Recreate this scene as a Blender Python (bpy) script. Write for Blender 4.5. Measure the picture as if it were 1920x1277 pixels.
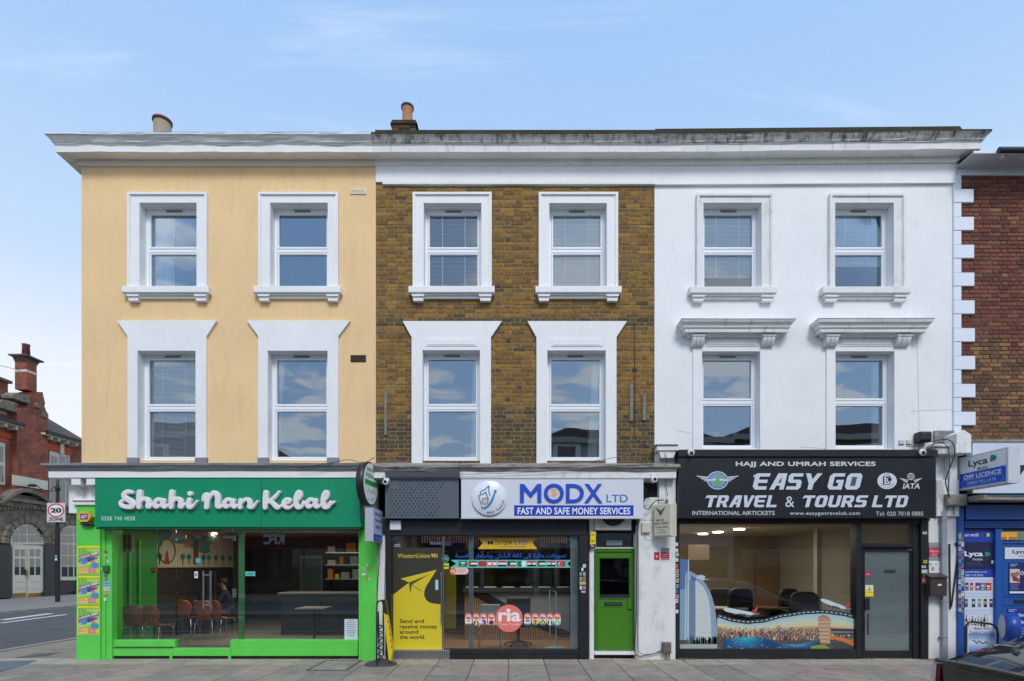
import bpy, math, random
import numpy as np
from mathutils import Vector, Matrix
random.seed(7)
R = math.radians
SC = bpy.context.scene
COL = SC.collection
for o in list(bpy.data.objects):
    bpy.data.objects.remove(o)

# ------------------------------------------------------------------ camera
cd = bpy.data.cameras.new("camera")
cam = bpy.data.objects.new("camera", cd)
COL.objects.link(cam)
cam.location = (0, -10.5, 1.74)
cam.rotation_euler = (R(90), 0, 0)
cd.sensor_width = 36
cd.lens = 36 * 1050 / 1920
cd.shift_x = 0.0
cd.shift_y = 422.5 / 1920
cd.clip_start = 0.05
cd.clip_end = 2000
SC.camera = cam

# ------------------------------------------------------------------ sky and sun
SUN_EL, SUN_AZ = 46, 168        # high soft daylight from the camera's side of the street
w = bpy.data.worlds.new("World")
SC.world = w
w.use_nodes = True
nt = w.node_tree
nt.nodes.clear()
N = nt.nodes.new
L = nt.links.new
out = N("ShaderNodeOutputWorld")
bg = N("ShaderNodeBackground")
sky = N("ShaderNodeTexSky")
sky.sky_type = 'NISHITA'
sky.sun_disc = False
sky.sun_elevation = R(SUN_EL)
sky.sun_rotation = R(SUN_AZ)
sky.air_density = 1.0
sky.dust_density = 1.2
sky.ozone_density = 1.0
bg.inputs['Strength'].default_value = 0.13
tc = N("ShaderNodeTexCoord")
sep = N("ShaderNodeSeparateXYZ")
L(tc.outputs['Generated'], sep.inputs[0])
# cloud layer: direction projected on a plane overhead
mx = N("ShaderNodeMath"); mx.operation = 'MAXIMUM'; mx.inputs[1].default_value = 0.06
L(sep.outputs[2], mx.inputs[0])
dv = N("ShaderNodeVectorMath"); dv.operation = 'DIVIDE'
cb = N("ShaderNodeCombineXYZ")
L(mx.outputs[0], cb.inputs[0]); L(mx.outputs[0], cb.inputs[1]); cb.inputs[2].default_value = 1
L(tc.outputs['Generated'], dv.inputs[0]); L(cb.outputs[0], dv.inputs[1])
def noise(scale, detail, rough, vec, dist=0.0, w4=None):
    n = N("ShaderNodeTexNoise")
    n.inputs['Scale'].default_value = scale
    n.inputs['Detail'].default_value = detail
    n.inputs['Roughness'].default_value = rough
    n.inputs['Distortion'].default_value = dist
    L(vec, n.inputs['Vector'])
    return n
def ramp(fac, a, b, va=0.0, vb=1.0):
    m = N("ShaderNodeMapRange")
    m.inputs['From Min'].default_value = a
    m.inputs['From Max'].default_value = b
    m.inputs['To Min'].default_value = va
    m.inputs['To Max'].default_value = vb
    m.interpolation_type = 'SMOOTHSTEP'
    L(fac, m.inputs['Value'])
    return m.outputs[0]
def math2(op, a, b):
    m = N("ShaderNodeMath"); m.operation = op
    for i, v in enumerate((a, b)):
        if isinstance(v, (int, float)): m.inputs[i].default_value = v
        else: L(v, m.inputs[i])
    return m.outputs[0]
cum = noise(1.9, 10, 0.58, dv.outputs[0], 0.25)
cumf = ramp(cum.outputs['Fac'], 0.505, 0.60)
south = ramp(sep.outputs[1], 0.15, -0.35)          # the cumulus field stands over the far side of the street
cumf = math2('MULTIPLY', cumf, south)
wisp_map = N("ShaderNodeMapping")
wisp_map.inputs['Rotation'].default_value = (0, 0, R(-38))
wisp_map.inputs['Scale'].default_value = (0.5, 2.6, 1)
L(dv.outputs[0], wisp_map.inputs['Vector'])
wn = noise(1.3, 8, 0.62, wisp_map.outputs[0], 0.8)
wf = ramp(wn.outputs['Fac'], 0.53, 0.79, 0.0, 0.28)
haze = ramp(sep.outputs[2], 0.0, 0.75, 0.84, 0.76)  # thin milky veil, thicker towards the horizon
veil = haze
mixv = N("ShaderNodeMixRGB"); L(veil, mixv.inputs[0])
vcol = N("ShaderNodeValToRGB"); L(math2('ADD', sep.outputs[2], math2('MULTIPLY', south, 0.30)), vcol.inputs[0])
els = vcol.color_ramp.elements
els[0].position = 0.0; els[0].color = (.92, .93, .95, 1)
els[1].position = 0.78; els[1].color = (.355, .60, .985, 1)
for pos, cc in ((.28, (.85, .88, .95, 1)), (.40, (.60, .755, .965, 1)), (.60, (.43, .655, .985, 1))):
    e = els.new(pos); e.color = cc
vsc = N("ShaderNodeVectorMath"); vsc.operation = 'SCALE'; vsc.inputs['Scale'].default_value = 6.2
L(vcol.outputs[0], vsc.inputs[0])
L(sky.outputs[0], mixv.inputs[1]); L(vsc.outputs[0], mixv.inputs[2])
cumf = math2('MAXIMUM', cumf, wf)
mixc = N("ShaderNodeMixRGB"); L(cumf, mixc.inputs[0])
L(mixv.outputs[0], mixc.inputs[1]); mixc.inputs[2].default_value = (6.6, 6.75, 7.0, 1)
L(mixc.outputs[0], bg.inputs['Color'])
L(bg.outputs[0], out.inputs['Surface'])

sd = bpy.data.lights.new("sun", 'SUN')
sun = bpy.data.objects.new("sun", sd)
COL.objects.link(sun)
sd.energy = 1.35
sd.angle = R(18)
sd.color = (1.0, 0.965, 0.92)
az = R(SUN_AZ)
dirv = Vector((math.sin(az) * math.cos(R(SUN_EL)), math.cos(az) * math.cos(R(SUN_EL)), math.sin(R(SUN_EL))))
sun.rotation_euler = dirv.to_track_quat('Z', 'Y').to_euler()
sun.location = (0, -20, 30)

SC.view_settings.view_transform = 'Standard'
SC.view_settings.look = 'None'
SC.view_settings.gamma = 1
SC.view_settings.exposure = 0.47
SC.view_settings.use_curve_mapping = False
try:
    SC.cycles.max_bounces = 8
    SC.cycles.transparent_max_bounces = 24
    SC.cycles.sample_clamp_indirect = 4
except Exception:
    pass

# ------------------------------------------------------------------ measuring helpers
D0, F0, VX, HY, EYE = 10.5, 1050.0, 960.0, 1061.0, 1.74
def s2l(c):
    return c / 12.92 if c <= 0.04045 else ((c + 0.055) / 1.055) ** 2.4
def rgb(r, g, b):
    return (s2l(r / 255), s2l(g / 255), s2l(b / 255), 1)
def X(px, y=0.0):
    return (px - VX) * (D0 + y) / F0
def Z(py, y=0.0):
    return EYE + (HY - py) * (D0 + y) / F0

# ------------------------------------------------------------------ materials
MATS = {}
def mat(name, col, rough=0.6, metal=0.0, nv=0.0, ns=3.0, bump=0.0, bs=40.0, dirt=0.0, dcol=(0.06, 0.055, 0.05, 1), dscale=(1.2, 1.2, 0.35), dlo=0.52, dhi=0.75, vc=False, spec=0.5, coat=0.0, emit=None, island=0.0):
    if name in MATS:
        return MATS[name]
    m = bpy.data.materials.new(name)
    m.use_nodes = True
    t = m.node_tree
    p = t.nodes['Principled BSDF']
    if len(col) == 3: col = tuple(col) + (1,)
    p.inputs['Roughness'].default_value = rough
    p.inputs['Metallic'].default_value = metal
    p.inputs['Specular IOR Level'].default_value = spec
    p.inputs['Coat Weight'].default_value = coat
    p.inputs['Coat Roughness'].default_value = 0.04
    geo = t.nodes.new("ShaderNodeNewGeometry")
    if vc:
        a = t.nodes.new("ShaderNodeAttribute"); a.attribute_name = "Col"
        cs = a.outputs['Color']
    else:
        r = t.nodes.new("ShaderNodeRGB"); r.outputs[0].default_value = col
        cs = r.outputs[0]
    def nz(scale, detail, vec=None, ro=0.6):
        n = t.nodes.new("ShaderNodeTexNoise")
        n.inputs['Scale'].default_value = scale
        n.inputs['Detail'].default_value = detail
        n.inputs['Roughness'].default_value = ro
        t.links.new(vec or geo.outputs['Position'], n.inputs['Vector'])
        return n.outputs['Fac']
    def mr(f, a, b, c, d):
        q = t.nodes.new("ShaderNodeMapRange")
        for k, v in zip(('From Min', 'From Max', 'To Min', 'To Max'), (a, b, c, d)):
            q.inputs[k].default_value = v
        t.links.new(f, q.inputs['Value'])
        return q.outputs[0]
    def mul(c, f):
        q = t.nodes.new("ShaderNodeVectorMath"); q.operation = 'SCALE'
        t.links.new(c, q.inputs[0]); t.links.new(f, q.inputs['Scale'])
        return q.outputs[0]
    if nv:
        cs = mul(cs, mr(nz(ns, 6), 0.3, 0.7, 1 - nv, 1 + nv))
        cs = mul(cs, mr(nz(ns * 14, 4), 0.3, 0.7, 1 - nv * 0.6, 1 + nv * 0.6))
    if island:
        cs = mul(cs, mr(geo.outputs['Random Per Island'], 0, 1, 1 - island, 1 + island))
    if dirt:
        mp = t.nodes.new("ShaderNodeMapping"); mp.inputs['Scale'].default_value = dscale
        t.links.new(geo.outputs['Position'], mp.inputs['Vector'])
        f = mr(nz(4.0, 9, mp.outputs[0], 0.68), dlo, dhi, 0, dirt)
        mx = t.nodes.new("ShaderNodeMixRGB"); t.links.new(f, mx.inputs[0])
        t.links.new(cs, mx.inputs[1]); mx.inputs[2].default_value = dcol
        cs = mx.outputs[0]
    t.links.new(cs, p.inputs['Base Color'])
    if emit:
        p.inputs['Emission Color'].default_value = col
        p.inputs['Emission Strength'].default_value = emit
    if bump:
        b = t.nodes.new("ShaderNodeBump"); b.inputs['Strength'].default_value = min(1, bump)
        b.inputs['Distance'].default_value = 0.006
        t.links.new(nz(bs, 6), b.inputs['Height'])
        t.links.new(b.outputs[0], p.inputs['Normal'])
    MATS[name] = m
    return m

def glass(name, refl=0.10, tint=(0.9, 0.93, 0.93, 1), warp=0.0, rough=0.0, gt=(0.95, 0.97, 1, 1)):
    if name in MATS: return MATS[name]
    m = bpy.data.materials.new(name); m.use_nodes = True
    t = m.node_tree; t.nodes.clear()
    o = t.nodes.new("ShaderNodeOutputMaterial")
    tr = t.nodes.new("ShaderNodeBsdfTransparent"); tr.inputs[0].default_value = tint
    gl = t.nodes.new("ShaderNodeBsdfGlossy"); gl.inputs['Roughness'].default_value = rough
    gl.inputs[0].default_value = gt
    mx = t.nodes.new("ShaderNodeMixShader")
    fr = t.nodes.new("ShaderNodeFresnel"); fr.inputs[0].default_value = 1.5
    ad = t.nodes.new("ShaderNodeMath"); ad.operation = 'MULTIPLY_ADD'
    ad.inputs[1].default_value = 1.0; ad.inputs[2].default_value = refl - 0.04; ad.use_clamp = True
    t.links.new(fr.outputs[0], ad.inputs[0])
    t.links.new(ad.outputs[0], mx.inputs[0]); t.links.new(tr.outputs[0], mx.inputs[1]); t.links.new(gl.outputs[0], mx.inputs[2])
    if warp:
        geo = t.nodes.new("ShaderNodeNewGeometry")
        n = t.nodes.new("ShaderNodeTexNoise"); n.inputs['Scale'].default_value = 1.3; n.inputs['Detail'].default_value = 1
        t.links.new(geo.outputs['Position'], n.inputs['Vector'])
        b = t.nodes.new("ShaderNodeBump"); b.inputs['Strength'].default_value = 1; b.inputs['Distance'].default_value = warp
        t.links.new(n.outputs['Fac'], b.inputs['Height']); t.links.new(b.outputs[0], gl.inputs['Normal'])
    t.links.new(mx.outputs[0], o.inputs[0])
    MATS[name] = m
    return m

# ------------------------------------------------------------------ objects
ORG = {}
def tag(o, label=None, cat=None, group=None, kind=None):
    if label: o['label'] = label
    if cat: o['category'] = cat
    if group: o['group'] = group
    if kind: o['kind'] = kind
    return o
def thing(name, loc=(0, 0, 0), label=None, cat=None, group=None, kind=None):
    o = bpy.data.objects.new(name, None)
    COL.objects.link(o)
    o.empty_display_size = 0.2
    o.location = loc
    ORG[o.name] = Vector(loc)
    return tag(o, label, cat, group, kind)

class MB:
    def __init__(s):
        s.v = []; s.f = []; s.c = []; s.m = []; s.sm = []
    def add(s, vs, fs, col=None, m=0, smooth=False):
        b = len(s.v)
        s.v += [tuple(p) for p in vs]
        for f in fs:
            s.f.append(tuple(b + i for i in f)); s.c.append(col or (1, 1, 1, 1)); s.m.append(m); s.sm.append(smooth)
        return s
    def box(s, x0, x1, y0, y1, z0, z1, col=None, m=0):
        x0, x1 = min(x0, x1), max(x0, x1); y0, y1 = min(y0, y1), max(y0, y1); z0, z1 = min(z0, z1), max(z0, z1)
        v = [(x0, y0, z0), (x1, y0, z0), (x1, y1, z0), (x0, y1, z0), (x0, y0, z1), (x1, y0, z1), (x1, y1, z1), (x0, y1, z1)]
        return s.add(v, [(0, 3, 2, 1), (4, 5, 6, 7), (0, 1, 5, 4), (1, 2, 6, 5), (2, 3, 7, 6), (3, 0, 4, 7)], col, m)
    def cbox(s, x0, x1, y0, y1, z0, z1, b=0.006, col=None, m=0):
        """box with a chamfer round its front (-y) face"""
        x0, x1 = min(x0, x1), max(x0, x1); y0, y1 = min(y0, y1), max(y0, y1); z0, z1 = min(z0, z1), max(z0, z1)
        b = min(b, (x1 - x0) * .3, (z1 - z0) * .3, (y1 - y0) * .5)
        v = [(x0, y1, z0), (x1, y1, z0), (x1, y1, z1), (x0, y1, z1),
             (x0, y0 + b, z0), (x1, y0 + b, z0), (x1, y0 + b, z1), (x0, y0 + b, z1),
             (x0 + b, y0, z0 + b), (x1 - b, y0, z0 + b), (x1 - b, y0, z1 - b), (x0 + b, y0, z1 - b)]
        f = [(0, 3, 2, 1), (8, 9, 10, 11), (0, 1, 5, 4), (1, 2, 6, 5), (2, 3, 7, 6), (3, 0, 4, 7),
             (4, 5, 9, 8), (5, 6, 10, 9), (6, 7, 11, 10), (7, 4, 8, 11)]
        return s.add(v, f, col, m)
    def prism(s, pts, y0, y1, col=None, m=0, axis='y'):
        """extrude a polygon given in (x,z) along y; axis 'x': pts are (y,z) extruded along x; axis 'z': pts (x,y)"""
        n = len(pts)
        a = sum(pts[i][0] * pts[(i + 1) % n][1] - pts[(i + 1) % n][0] * pts[i][1] for i in range(n))
        if a < 0: pts = list(pts)[::-1]
        if axis == 'y': mk = lambda p, t: (p[0], t, p[1])
        elif axis == 'x': mk = lambda p, t: (t, p[0], p[1])
        else: mk = lambda p, t: (p[0], p[1], t)
        v = [mk(p, y0) for p in pts] + [mk(p, y1) for p in pts]
        f = [tuple(range(n)), tuple(range(2 * n - 1, n - 1, -1))] + [(i, i + n, (i + 1) % n + n, (i + 1) % n) for i in range(n)]
        flip = (axis == 'x') != (y0 > y1)
        if axis == 'z': flip = not (y0 > y1)
        if flip: f = [q[::-1] for q in f]
        return s.add(v, f, col, m)
    def poly(s, pts, y, col=None, m=0):
        """flat polygon facing -y, pts in (x,z)"""
        n = len(pts)
        a = sum(pts[i][0] * pts[(i + 1) % n][1] - pts[(i + 1) % n][0] * pts[i][1] for i in range(n))
        if a < 0: pts = list(pts)[::-1]
        return s.add([(p[0], y, p[1]) for p in pts], [tuple(range(n))], col, m)
    def disc(s, cx, cz, r, y, n=24, col=None, m=0, rz=None):
        rz = rz or r
        return s.poly([(cx + r * math.cos(2 * math.pi * i / n), cz + rz * math.sin(2 * math.pi * i / n)) for i in range(n)], y, col, m)
    def ring(s, cx, cz, r0, r1, y, n=28, col=None, a0=0, a1=360, rzf=1.0):
        for i in range(n):
            a, b = R(a0 + (a1 - a0) * i / n), R(a0 + (a1 - a0) * (i + 1) / n)
            s.poly([(cx + r0 * math.cos(a), cz + rzf * r0 * math.sin(a)), (cx + r1 * math.cos(a), cz + rzf * r1 * math.sin(a)),
                    (cx + r1 * math.cos(b), cz + rzf * r1 * math.sin(b)), (cx + r0 * math.cos(b), cz + rzf * r0 * math.sin(b))], y, col)
        return s
    def line(s, pts, wd, y, col=None):
        for (a, b) in zip(pts, pts[1:]):
            dx, dz = b[0] - a[0], b[1] - a[1]; l = math.hypot(dx, dz) or 1
            nx, nz = -dz / l * wd / 2, dx / l * wd / 2
            s.poly([(a[0] + nx, a[1] + nz), (a[0] - nx, a[1] - nz), (b[0] - nx, b[1] - nz), (b[0] + nx, b[1] + nz)], y, col)
        return s
    def lathe(s, prof, c, n=24, axis='z', col=None, m=0, smooth=True, sc=(1, 1)):
        """prof [(r,h)] revolved about an axis through c"""
        v = []; k = len(prof)
        for (r, h) in prof:
            for i in range(n):
                a = 2 * math.pi * i / n; p, q = r * math.cos(a) * sc[0], r * math.sin(a) * sc[1]
                v.append({'z': (c[0] + p, c[1] + q, c[2] + h), 'y': (c[0] + p, c[1] + h, c[2] + q), 'x': (c[0] + h, c[1] + p, c[2] + q)}[axis])
        f = []
        for j in range(k - 1):
            for i in range(n):
                q = (j * n + i, j * n + (i + 1) % n, (j + 1) * n + (i + 1) % n, (j + 1) * n + i)
                f.append(q if axis != 'y' else q[::-1])
        s.add(v, f, col, m, smooth)
        b = len(s.v) - len(v)
        caps = []
        if prof[0][0] > 1e-5: caps.append(tuple(range(n))[::-1] if axis != 'y' else tuple(range(n)))
        if prof[-1][0] > 1e-5: caps.append(tuple(range((k - 1) * n, k * n)) if axis != 'y' else tuple(range((k - 1) * n, k * n))[::-1])
        for q in caps:
            s.f.append(tuple(b + i for i in q)); s.c.append(col or (1, 1, 1, 1)); s.m.append(m); s.sm.append(False)
        return s
    def cyl(s, c, r, h, n=20, axis='z', col=None, m=0):
        return s.lathe([(r, 0), (r, h)], c, n, axis, col, m)
    def tube(s, pts, r, n=8, col=None, m=0, closed=False):
        pts = [Vector(p) for p in pts]
        rs = r if isinstance(r, (list, tuple)) else [r] * len(pts)
        v = []; k = len(pts); prev = None
        for i, p in enumerate(pts):
            a = pts[i - 1] if i else p; b = pts[i + 1] if i < k - 1 else p
            d = (b - a)
            d = d.normalized() if d.length > 1e-9 else Vector((0, 0, 1))
            u = d.cross(Vector((0, 0, 1)))
            if u.length < 0.05: u = d.cross(Vector((0, 1, 0)))
            if prev is not None:
                u2 = prev - d * prev.dot(d)
                if u2.length > 0.1: u = u2
            u.normalize(); prev = u.copy()
            q = d.cross(u)
            for j in range(n):
                t = 2 * math.pi * j / n
                v.append(p + u * rs[i] * math.cos(t) + q * rs[i] * math.sin(t))
        f = [(i * n + j, i * n + (j + 1) % n, (i + 1) * n + (j + 1) % n, (i + 1) * n + j) for i in range(k - 1) for j in range(n)]
        f = [q[::-1] for q in f]
        s.add(v, f, col, m, True)
        s.add([v[j] for j in range(n)], [tuple(range(n))], col, m)
        s.add([v[(k - 1) * n + j] for j in range(n)], [tuple(range(n))[::-1]], col, m)
        return s
    def sphere(s, c, r, n=16, k=10, col=None, m=0, sc=(1, 1, 1)):
        v = []; f = []
        for j in range(k + 1):
            t = math.pi * j / k
            for i in range(n):
                a = 2 * math.pi * i / n
                v.append((c[0] + r * sc[0] * math.sin(t) * math.cos(a), c[1] + r * sc[1] * math.sin(t) * math.sin(a), c[2] + r * sc[2] * math.cos(t)))
        for j in range(k):
            for i in range(n):
                f.append((j * n + i, (j + 1) * n + i, (j + 1) * n + (i + 1) % n, j * n + (i + 1) % n))
        return s.add(v, f, col, m, True)
    def xf(s, M, start=0):
        s.v[start:] = [tuple(M @ Vector(p)) for p in s.v[start:]]
        return s
    def build(s, name, material, parent=None, label=None, cat=None, group=None, kind=None, bevel=0.0, local=False):
        me = bpy.data.meshes.new(name)
        v = np.array(s.v, dtype=float)
        c = (v.min(0) + v.max(0)) / 2
        c[2] = v[:, 2].min() if parent is None else c[2]
        v2 = v - c
        me.from_pydata(v2.tolist(), [], s.f)
        mats = material if isinstance(material, (list, tuple)) else [material]
        for q in mats: me.materials.append(q)
        me.polygons.foreach_set('material_index', s.m)
        me.polygons.foreach_set('use_smooth', s.sm)
        if any(q is not None and q != (1, 1, 1, 1) for q in s.c):
            at = me.color_attributes.new("Col", 'FLOAT_COLOR', 'CORNER')
            arr = []
            for p, q in zip(me.polygons, s.c):
                arr += list(q) * p.loop_total
            at.data.foreach_set('color', arr)
        me.update()
        o = bpy.data.objects.new(name, me)
        COL.objects.link(o)
        if parent is not None:
            o.parent = parent
            o.location = Vector(c) - ORG[parent.name]
        else:
            o.location = c
        ORG[o.name] = Vector(c)
        if bevel:
            b = o.modifiers.new('bevel', 'BEVEL'); b.width = bevel; b.segments = 2; b.limit_method = 'ANGLE'
        return tag(o, label, cat, group, kind)

def dup(o, loc=None, rotz=None, label=None, parent=None, **kw):
    c = o.copy(); COL.objects.link(c)
    c.parent = parent
    if loc is not None: c.location = loc
    if rotz is not None: c.rotation_euler = (0, 0, rotz)
    if label: c['label'] = label
    for ch in CH(o): dup(ch, parent=c)
    return c
def CH(o):
    return [q for q in ALLCH.get(o.name, [])] if o.name in ALLCH else [q for q in o.children]
ALLCH = {}

# ------------------------------------------------------------------ lettering
_tc = {}
def text_mesh(s, bold=0.0, shear=0.0, space=1.0):
    key = (s, bold, shear, space)
    if key in _tc: return _tc[key]
    c = bpy.data.curves.new('t', 'FONT')
    c.body = s; c.offset = bold; c.shear = shear; c.space_character = space
    c.resolution_u = 4; c.fill_mode = 'FRONT'
    o = bpy.data.objects.new('t', c)
    COL.objects.link(o)
    bpy.context.view_layer.update()
    m = o.to_mesh()
    v = [tuple(p.co) for p in m.vertices]; f = [tuple(p.vertices) for p in m.polygons]
    o.to_mesh_clear(); bpy.data.objects.remove(o); bpy.data.curves.remove(c)
    _tc[key] = (v, f)
    return v, f
def text(mb, s, x0, x1, z0, z1, y, col, bold=0.0, shear=0.0, space=1.0, depth=0.0, M=None, back=True):
    """lettering fitted exactly to the box x0..x1, z0..z1 (ink extents), facing -y; extruded by depth behind y"""
    v, f = text_mesh(s, bold, shear, space)
    if not v: return mb
    a = np.array(v); lo, hi = a.min(0), a.max(0)
    sx = (x1 - x0) / (hi[0] - lo[0]); sz = (z1 - z0) / (hi[1] - lo[1])
    w = [(x0 + (p[0] - lo[0]) * sx, y, z0 + (p[1] - lo[1]) * sz) for p in v]
    if M: w = [tuple(M(p)) for p in w]
    # keep the faces turned towards -y
    ff = []
    for q in f:
        A, B, C_ = (Vector(w[q[0]]), Vector(w[q[1]]), Vector(w[q[2]]))
        ff.append(q)
    mb.add(w, ff, col)
    if depth:
        from collections import Counter
        e = Counter()
        for q in ff:
            for i in range(len(q)):
                e[(q[i], q[(i + 1) % len(q)])] += 1
        n = len(w)
        wb = [(p[0], p[1] + depth, p[2]) for p in w]
        sides = [(b_, a_, a_ + n, b_ + n) for (a_, b_) in e if (b_, a_) not in e]
        mb.add(w + wb, sides, col)
    return mb

AR = {  # isolated, final, initial, medial
 'ا': (0xFE8D, 0xFE8E, 0, 0), 'أ': (0xFE83, 0xFE84, 0, 0), 'إ': (0xFE87, 0xFE88, 0, 0), 'ب': (0xFE8F, 0xFE90, 0xFE91, 0xFE92),
 'ت': (0xFE95, 0xFE96, 0xFE97, 0xFE98), 'ة': (0xFE93, 0xFE94, 0, 0), 'ح': (0xFEA1, 0xFEA2, 0xFEA3, 0xFEA4), 'د': (0xFEA9, 0xFEAA, 0, 0),
 'ر': (0xFEAD, 0xFEAE, 0, 0), 'س': (0xFEB1, 0xFEB2, 0xFEB3, 0xFEB4), 'ع': (0xFEC9, 0xFECA, 0xFECB, 0xFECC), 'ف': (0xFED1, 0xFED2, 0xFED3, 0xFED4),
 'ك': (0xFED9, 0xFEDA, 0xFEDB, 0xFEDC), 'ل': (0xFEDD, 0xFEDE, 0xFEDF, 0xFEE0), 'م': (0xFEE1, 0xFEE2, 0xFEE3, 0xFEE4), 'ن': (0xFEE5, 0xFEE6, 0xFEE7, 0xFEE8),
 'ه': (0xFEE9, 0xFEEA, 0xFEEB, 0xFEEC), 'و': (0xFEED, 0xFEEE, 0, 0), 'ى': (0xFEEF, 0xFEF0, 0, 0), 'ي': (0xFEF1, 0xFEF2, 0xFEF3, 0xFEF4)}
def arabic(s):
    o = []
    for wd in s.split(' '):
        r = []
        for i, ch in enumerate(wd):
            if ch not in AR: continue
            pj = i > 0 and wd[i - 1] in AR and AR[wd[i - 1]][2]
            nj = i < len(wd) - 1 and AR[ch][2]
            r.append(chr(AR[ch][3] if pj and nj else AR[ch][2] if nj else AR[ch][1] if pj else AR[ch][0]))
        o.append(''.join(reversed(r)))
    return ' '.join(reversed(o))
# ================================================================== materials used
M_white = mat('white_paint', rgb(234, 234, 234), .62, nv=.04, ns=1.2, bump=.2, bs=25, dirt=.24, dcol=(.40, .37, .33, 1), dlo=.54, dhi=.84, dscale=(1.6, 1.6, .5))
M_whited = mat('white_paint_worn', rgb(226, 226, 224), .68, nv=.05, ns=2, bump=.25, bs=30, dirt=.6, dcol=(.30, .28, .25, 1), dlo=.52, dhi=.80, dscale=(1.5, 1.5, .8))
M_yellow = mat('yellow_render', rgb(236, 201, 150), .85, nv=.055, ns=.9, bump=.5, bs=70, dirt=.26, dcol=(.42, .31, .19, 1), dlo=.50, dhi=.78, dscale=(1.8, 1.8, .28))
M_upvc = mat('window_plastic', rgb(238, 241, 244), .28, nv=.01)
M_lead = mat('painted_lead', rgb(218, 219, 218), .6, nv=.07, ns=5, bump=1, bs=9, dirt=.25, dcol=(.22, .22, .21, 1), dlo=.46, dhi=.7, dscale=(.6, 1, 1.2))
M_corn = mat('cornice_stained', rgb(208, 206, 200), .75, nv=.10, ns=3, bump=.6, bs=22, dirt=.95, dcol=(.04, .037, .03, 1), dlo=.46, dhi=.66, dscale=(2.6, 2, .25))
M_corn2 = mat('cornice_light', rgb(222, 222, 220), .7, nv=.05, ns=3, bump=.3, bs=22, dirt=.55, dcol=(.1, .095, .085, 1), dlo=.56, dhi=.72, dscale=(2.2, 2, .4))
M_moss = mat('mossy_stone', rgb(62, 58, 46), .95, nv=.4, ns=6, bump=1, bs=30, dirt=.7, dcol=(.03, .035, .012, 1), dlo=.45, dhi=.6, dscale=(1, 1, 1))
M_soffit = mat('soffit', rgb(240, 238, 232), .85, nv=.05, ns=2, dirt=.3, dcol=(.2, .18, .14, 1), dscale=(.8, 2, 1))
M_dark = mat('dark_void', (.012, .012, .013, 1), .9)
M_room = mat('room_wall', rgb(78, 78, 76), .9, nv=.05)
M_mortar = mat('mortar_stock', rgb(140, 126, 98), .95, nv=.2, ns=8, bump=.7, bs=60)
M_brick = mat('stock_brick', (.3, .2, .1, 1), .92, vc=True, nv=.30, ns=16, bump=1, bs=80, dirt=.4, dcol=(.05, .042, .03, 1), dlo=.50, dhi=.72, dscale=(1, 1, 1), spec=.2)
M_glassU = glass('upper_window_glass', .19, (.95, .975, .98, 1), warp=.003, gt=(.78, .89, 1, 1))
M_glassS = glass('shop_glass', .085, (.90, .93, .92, 1), warp=.0006)
M_glassB = glass('blind_window_glass', .10, (.97, .985, .99, 1), warp=.003, gt=(.85, .93, 1, 1))
M_blind = mat('blind_slats', rgb(240, 242, 240), .5, nv=.02)
M_net = mat('curtain_cloth', rgb(215, 216, 212), .8, nv=.05, ns=6)
M_green = mat('shopfront_green', rgb(96, 210, 84), .38, nv=.05, ns=1.5, dirt=.25, dcol=(.05, .2, .03, 1), dscale=(1, 1, .6))
M_sgreen = mat('sign_green', rgb(16, 142, 100), .32, nv=.05, ns=1.0, spec=.5)
M_slet = mat('sign_letter_white', rgb(232, 228, 230), .35)
M_black = mat('black_paint', rgb(30, 32, 37), .42, nv=.08, ns=2, dirt=.25, dcol=(.05, .05, .05, 1))
M_print = mat('print', (1, 1, 1, 1), .45, vc=True)
M_printm = mat('print_matt', (1, 1, 1, 1), .8, vc=True, nv=.05, ns=5)
M_printd = mat('print_weathered', (1, 1, 1, 1), .55, vc=True, nv=.06, ns=4, dirt=.25, dcol=(.2, .2, .18, 1))
M_steel = mat('brushed_steel', rgb(190, 190, 192), .28, metal=1.0)
M_chrome = mat('chrome', rgb(210, 210, 212), .12, metal=1.0)
M_leadg = mat('grey_lead', rgb(128, 131, 136), .5, nv=.10, ns=5, bump=.5, bs=14, dirt=.4, dcol=(.12, .12, .12, 1), dscale=(.8, 1, 1))
M_cable = mat('cable_black', rgb(38, 38, 40), .5)
M_cableg = mat('cable_grey', rgb(110, 106, 100), .6)
M_pipe = mat('pipe_grey', rgb(150, 156, 164), .5, nv=.06, ns=4, dirt=.4, dcol=(.2, .2, .2, 1))
M_stonew = mat('weathered_ledge', rgb(150, 146, 138), .85, nv=.18, ns=4, bump=.8, bs=20, dirt=.75, dcol=(.05, .048, .04, 1), dlo=.46, dhi=.68, dscale=(.7, 1, 1.4))

def vcmat(name, **k): return mat(name, (1, 1, 1, 1), vc=True, **k)

# ================================================================== ground, roads, pavements
g = MB().add([(-900, -900, -.16), (900, -900, -.16), (900, 900, -.16), (-900, 900, -.16)], [(0, 1, 2, 3)])
M_asph = mat('asphalt', rgb(90, 90, 90), .95, spec=.15, nv=.14, ns=1.4, bump=.6, bs=90, dirt=.35, dcol=(.05, .05, .055, 1), dscale=(.3, .3, .3))
M_asphn = mat('asphalt_patch', rgb(98, 104, 114), .9, nv=.12, ns=3, bump=.8, bs=120)
M_asphp = mat('asphalt_patch_old', rgb(86, 85, 84), .9, nv=.12, ns=3, bump=.8, bs=120)
g.build('ground', mat('ground', rgb(90, 90, 90), .9, nv=.1), kind='structure')
r_ = MB().add([(-19.4, -9.6, -.12), (60, -9.6, -.12), (60, -4.25, -.12), (-10.6, -4.25, -.12), (-10.6, 120, -.12), (-19.4, 120, -.12)], [(0, 1, 2, 3, 4, 5)])
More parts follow.
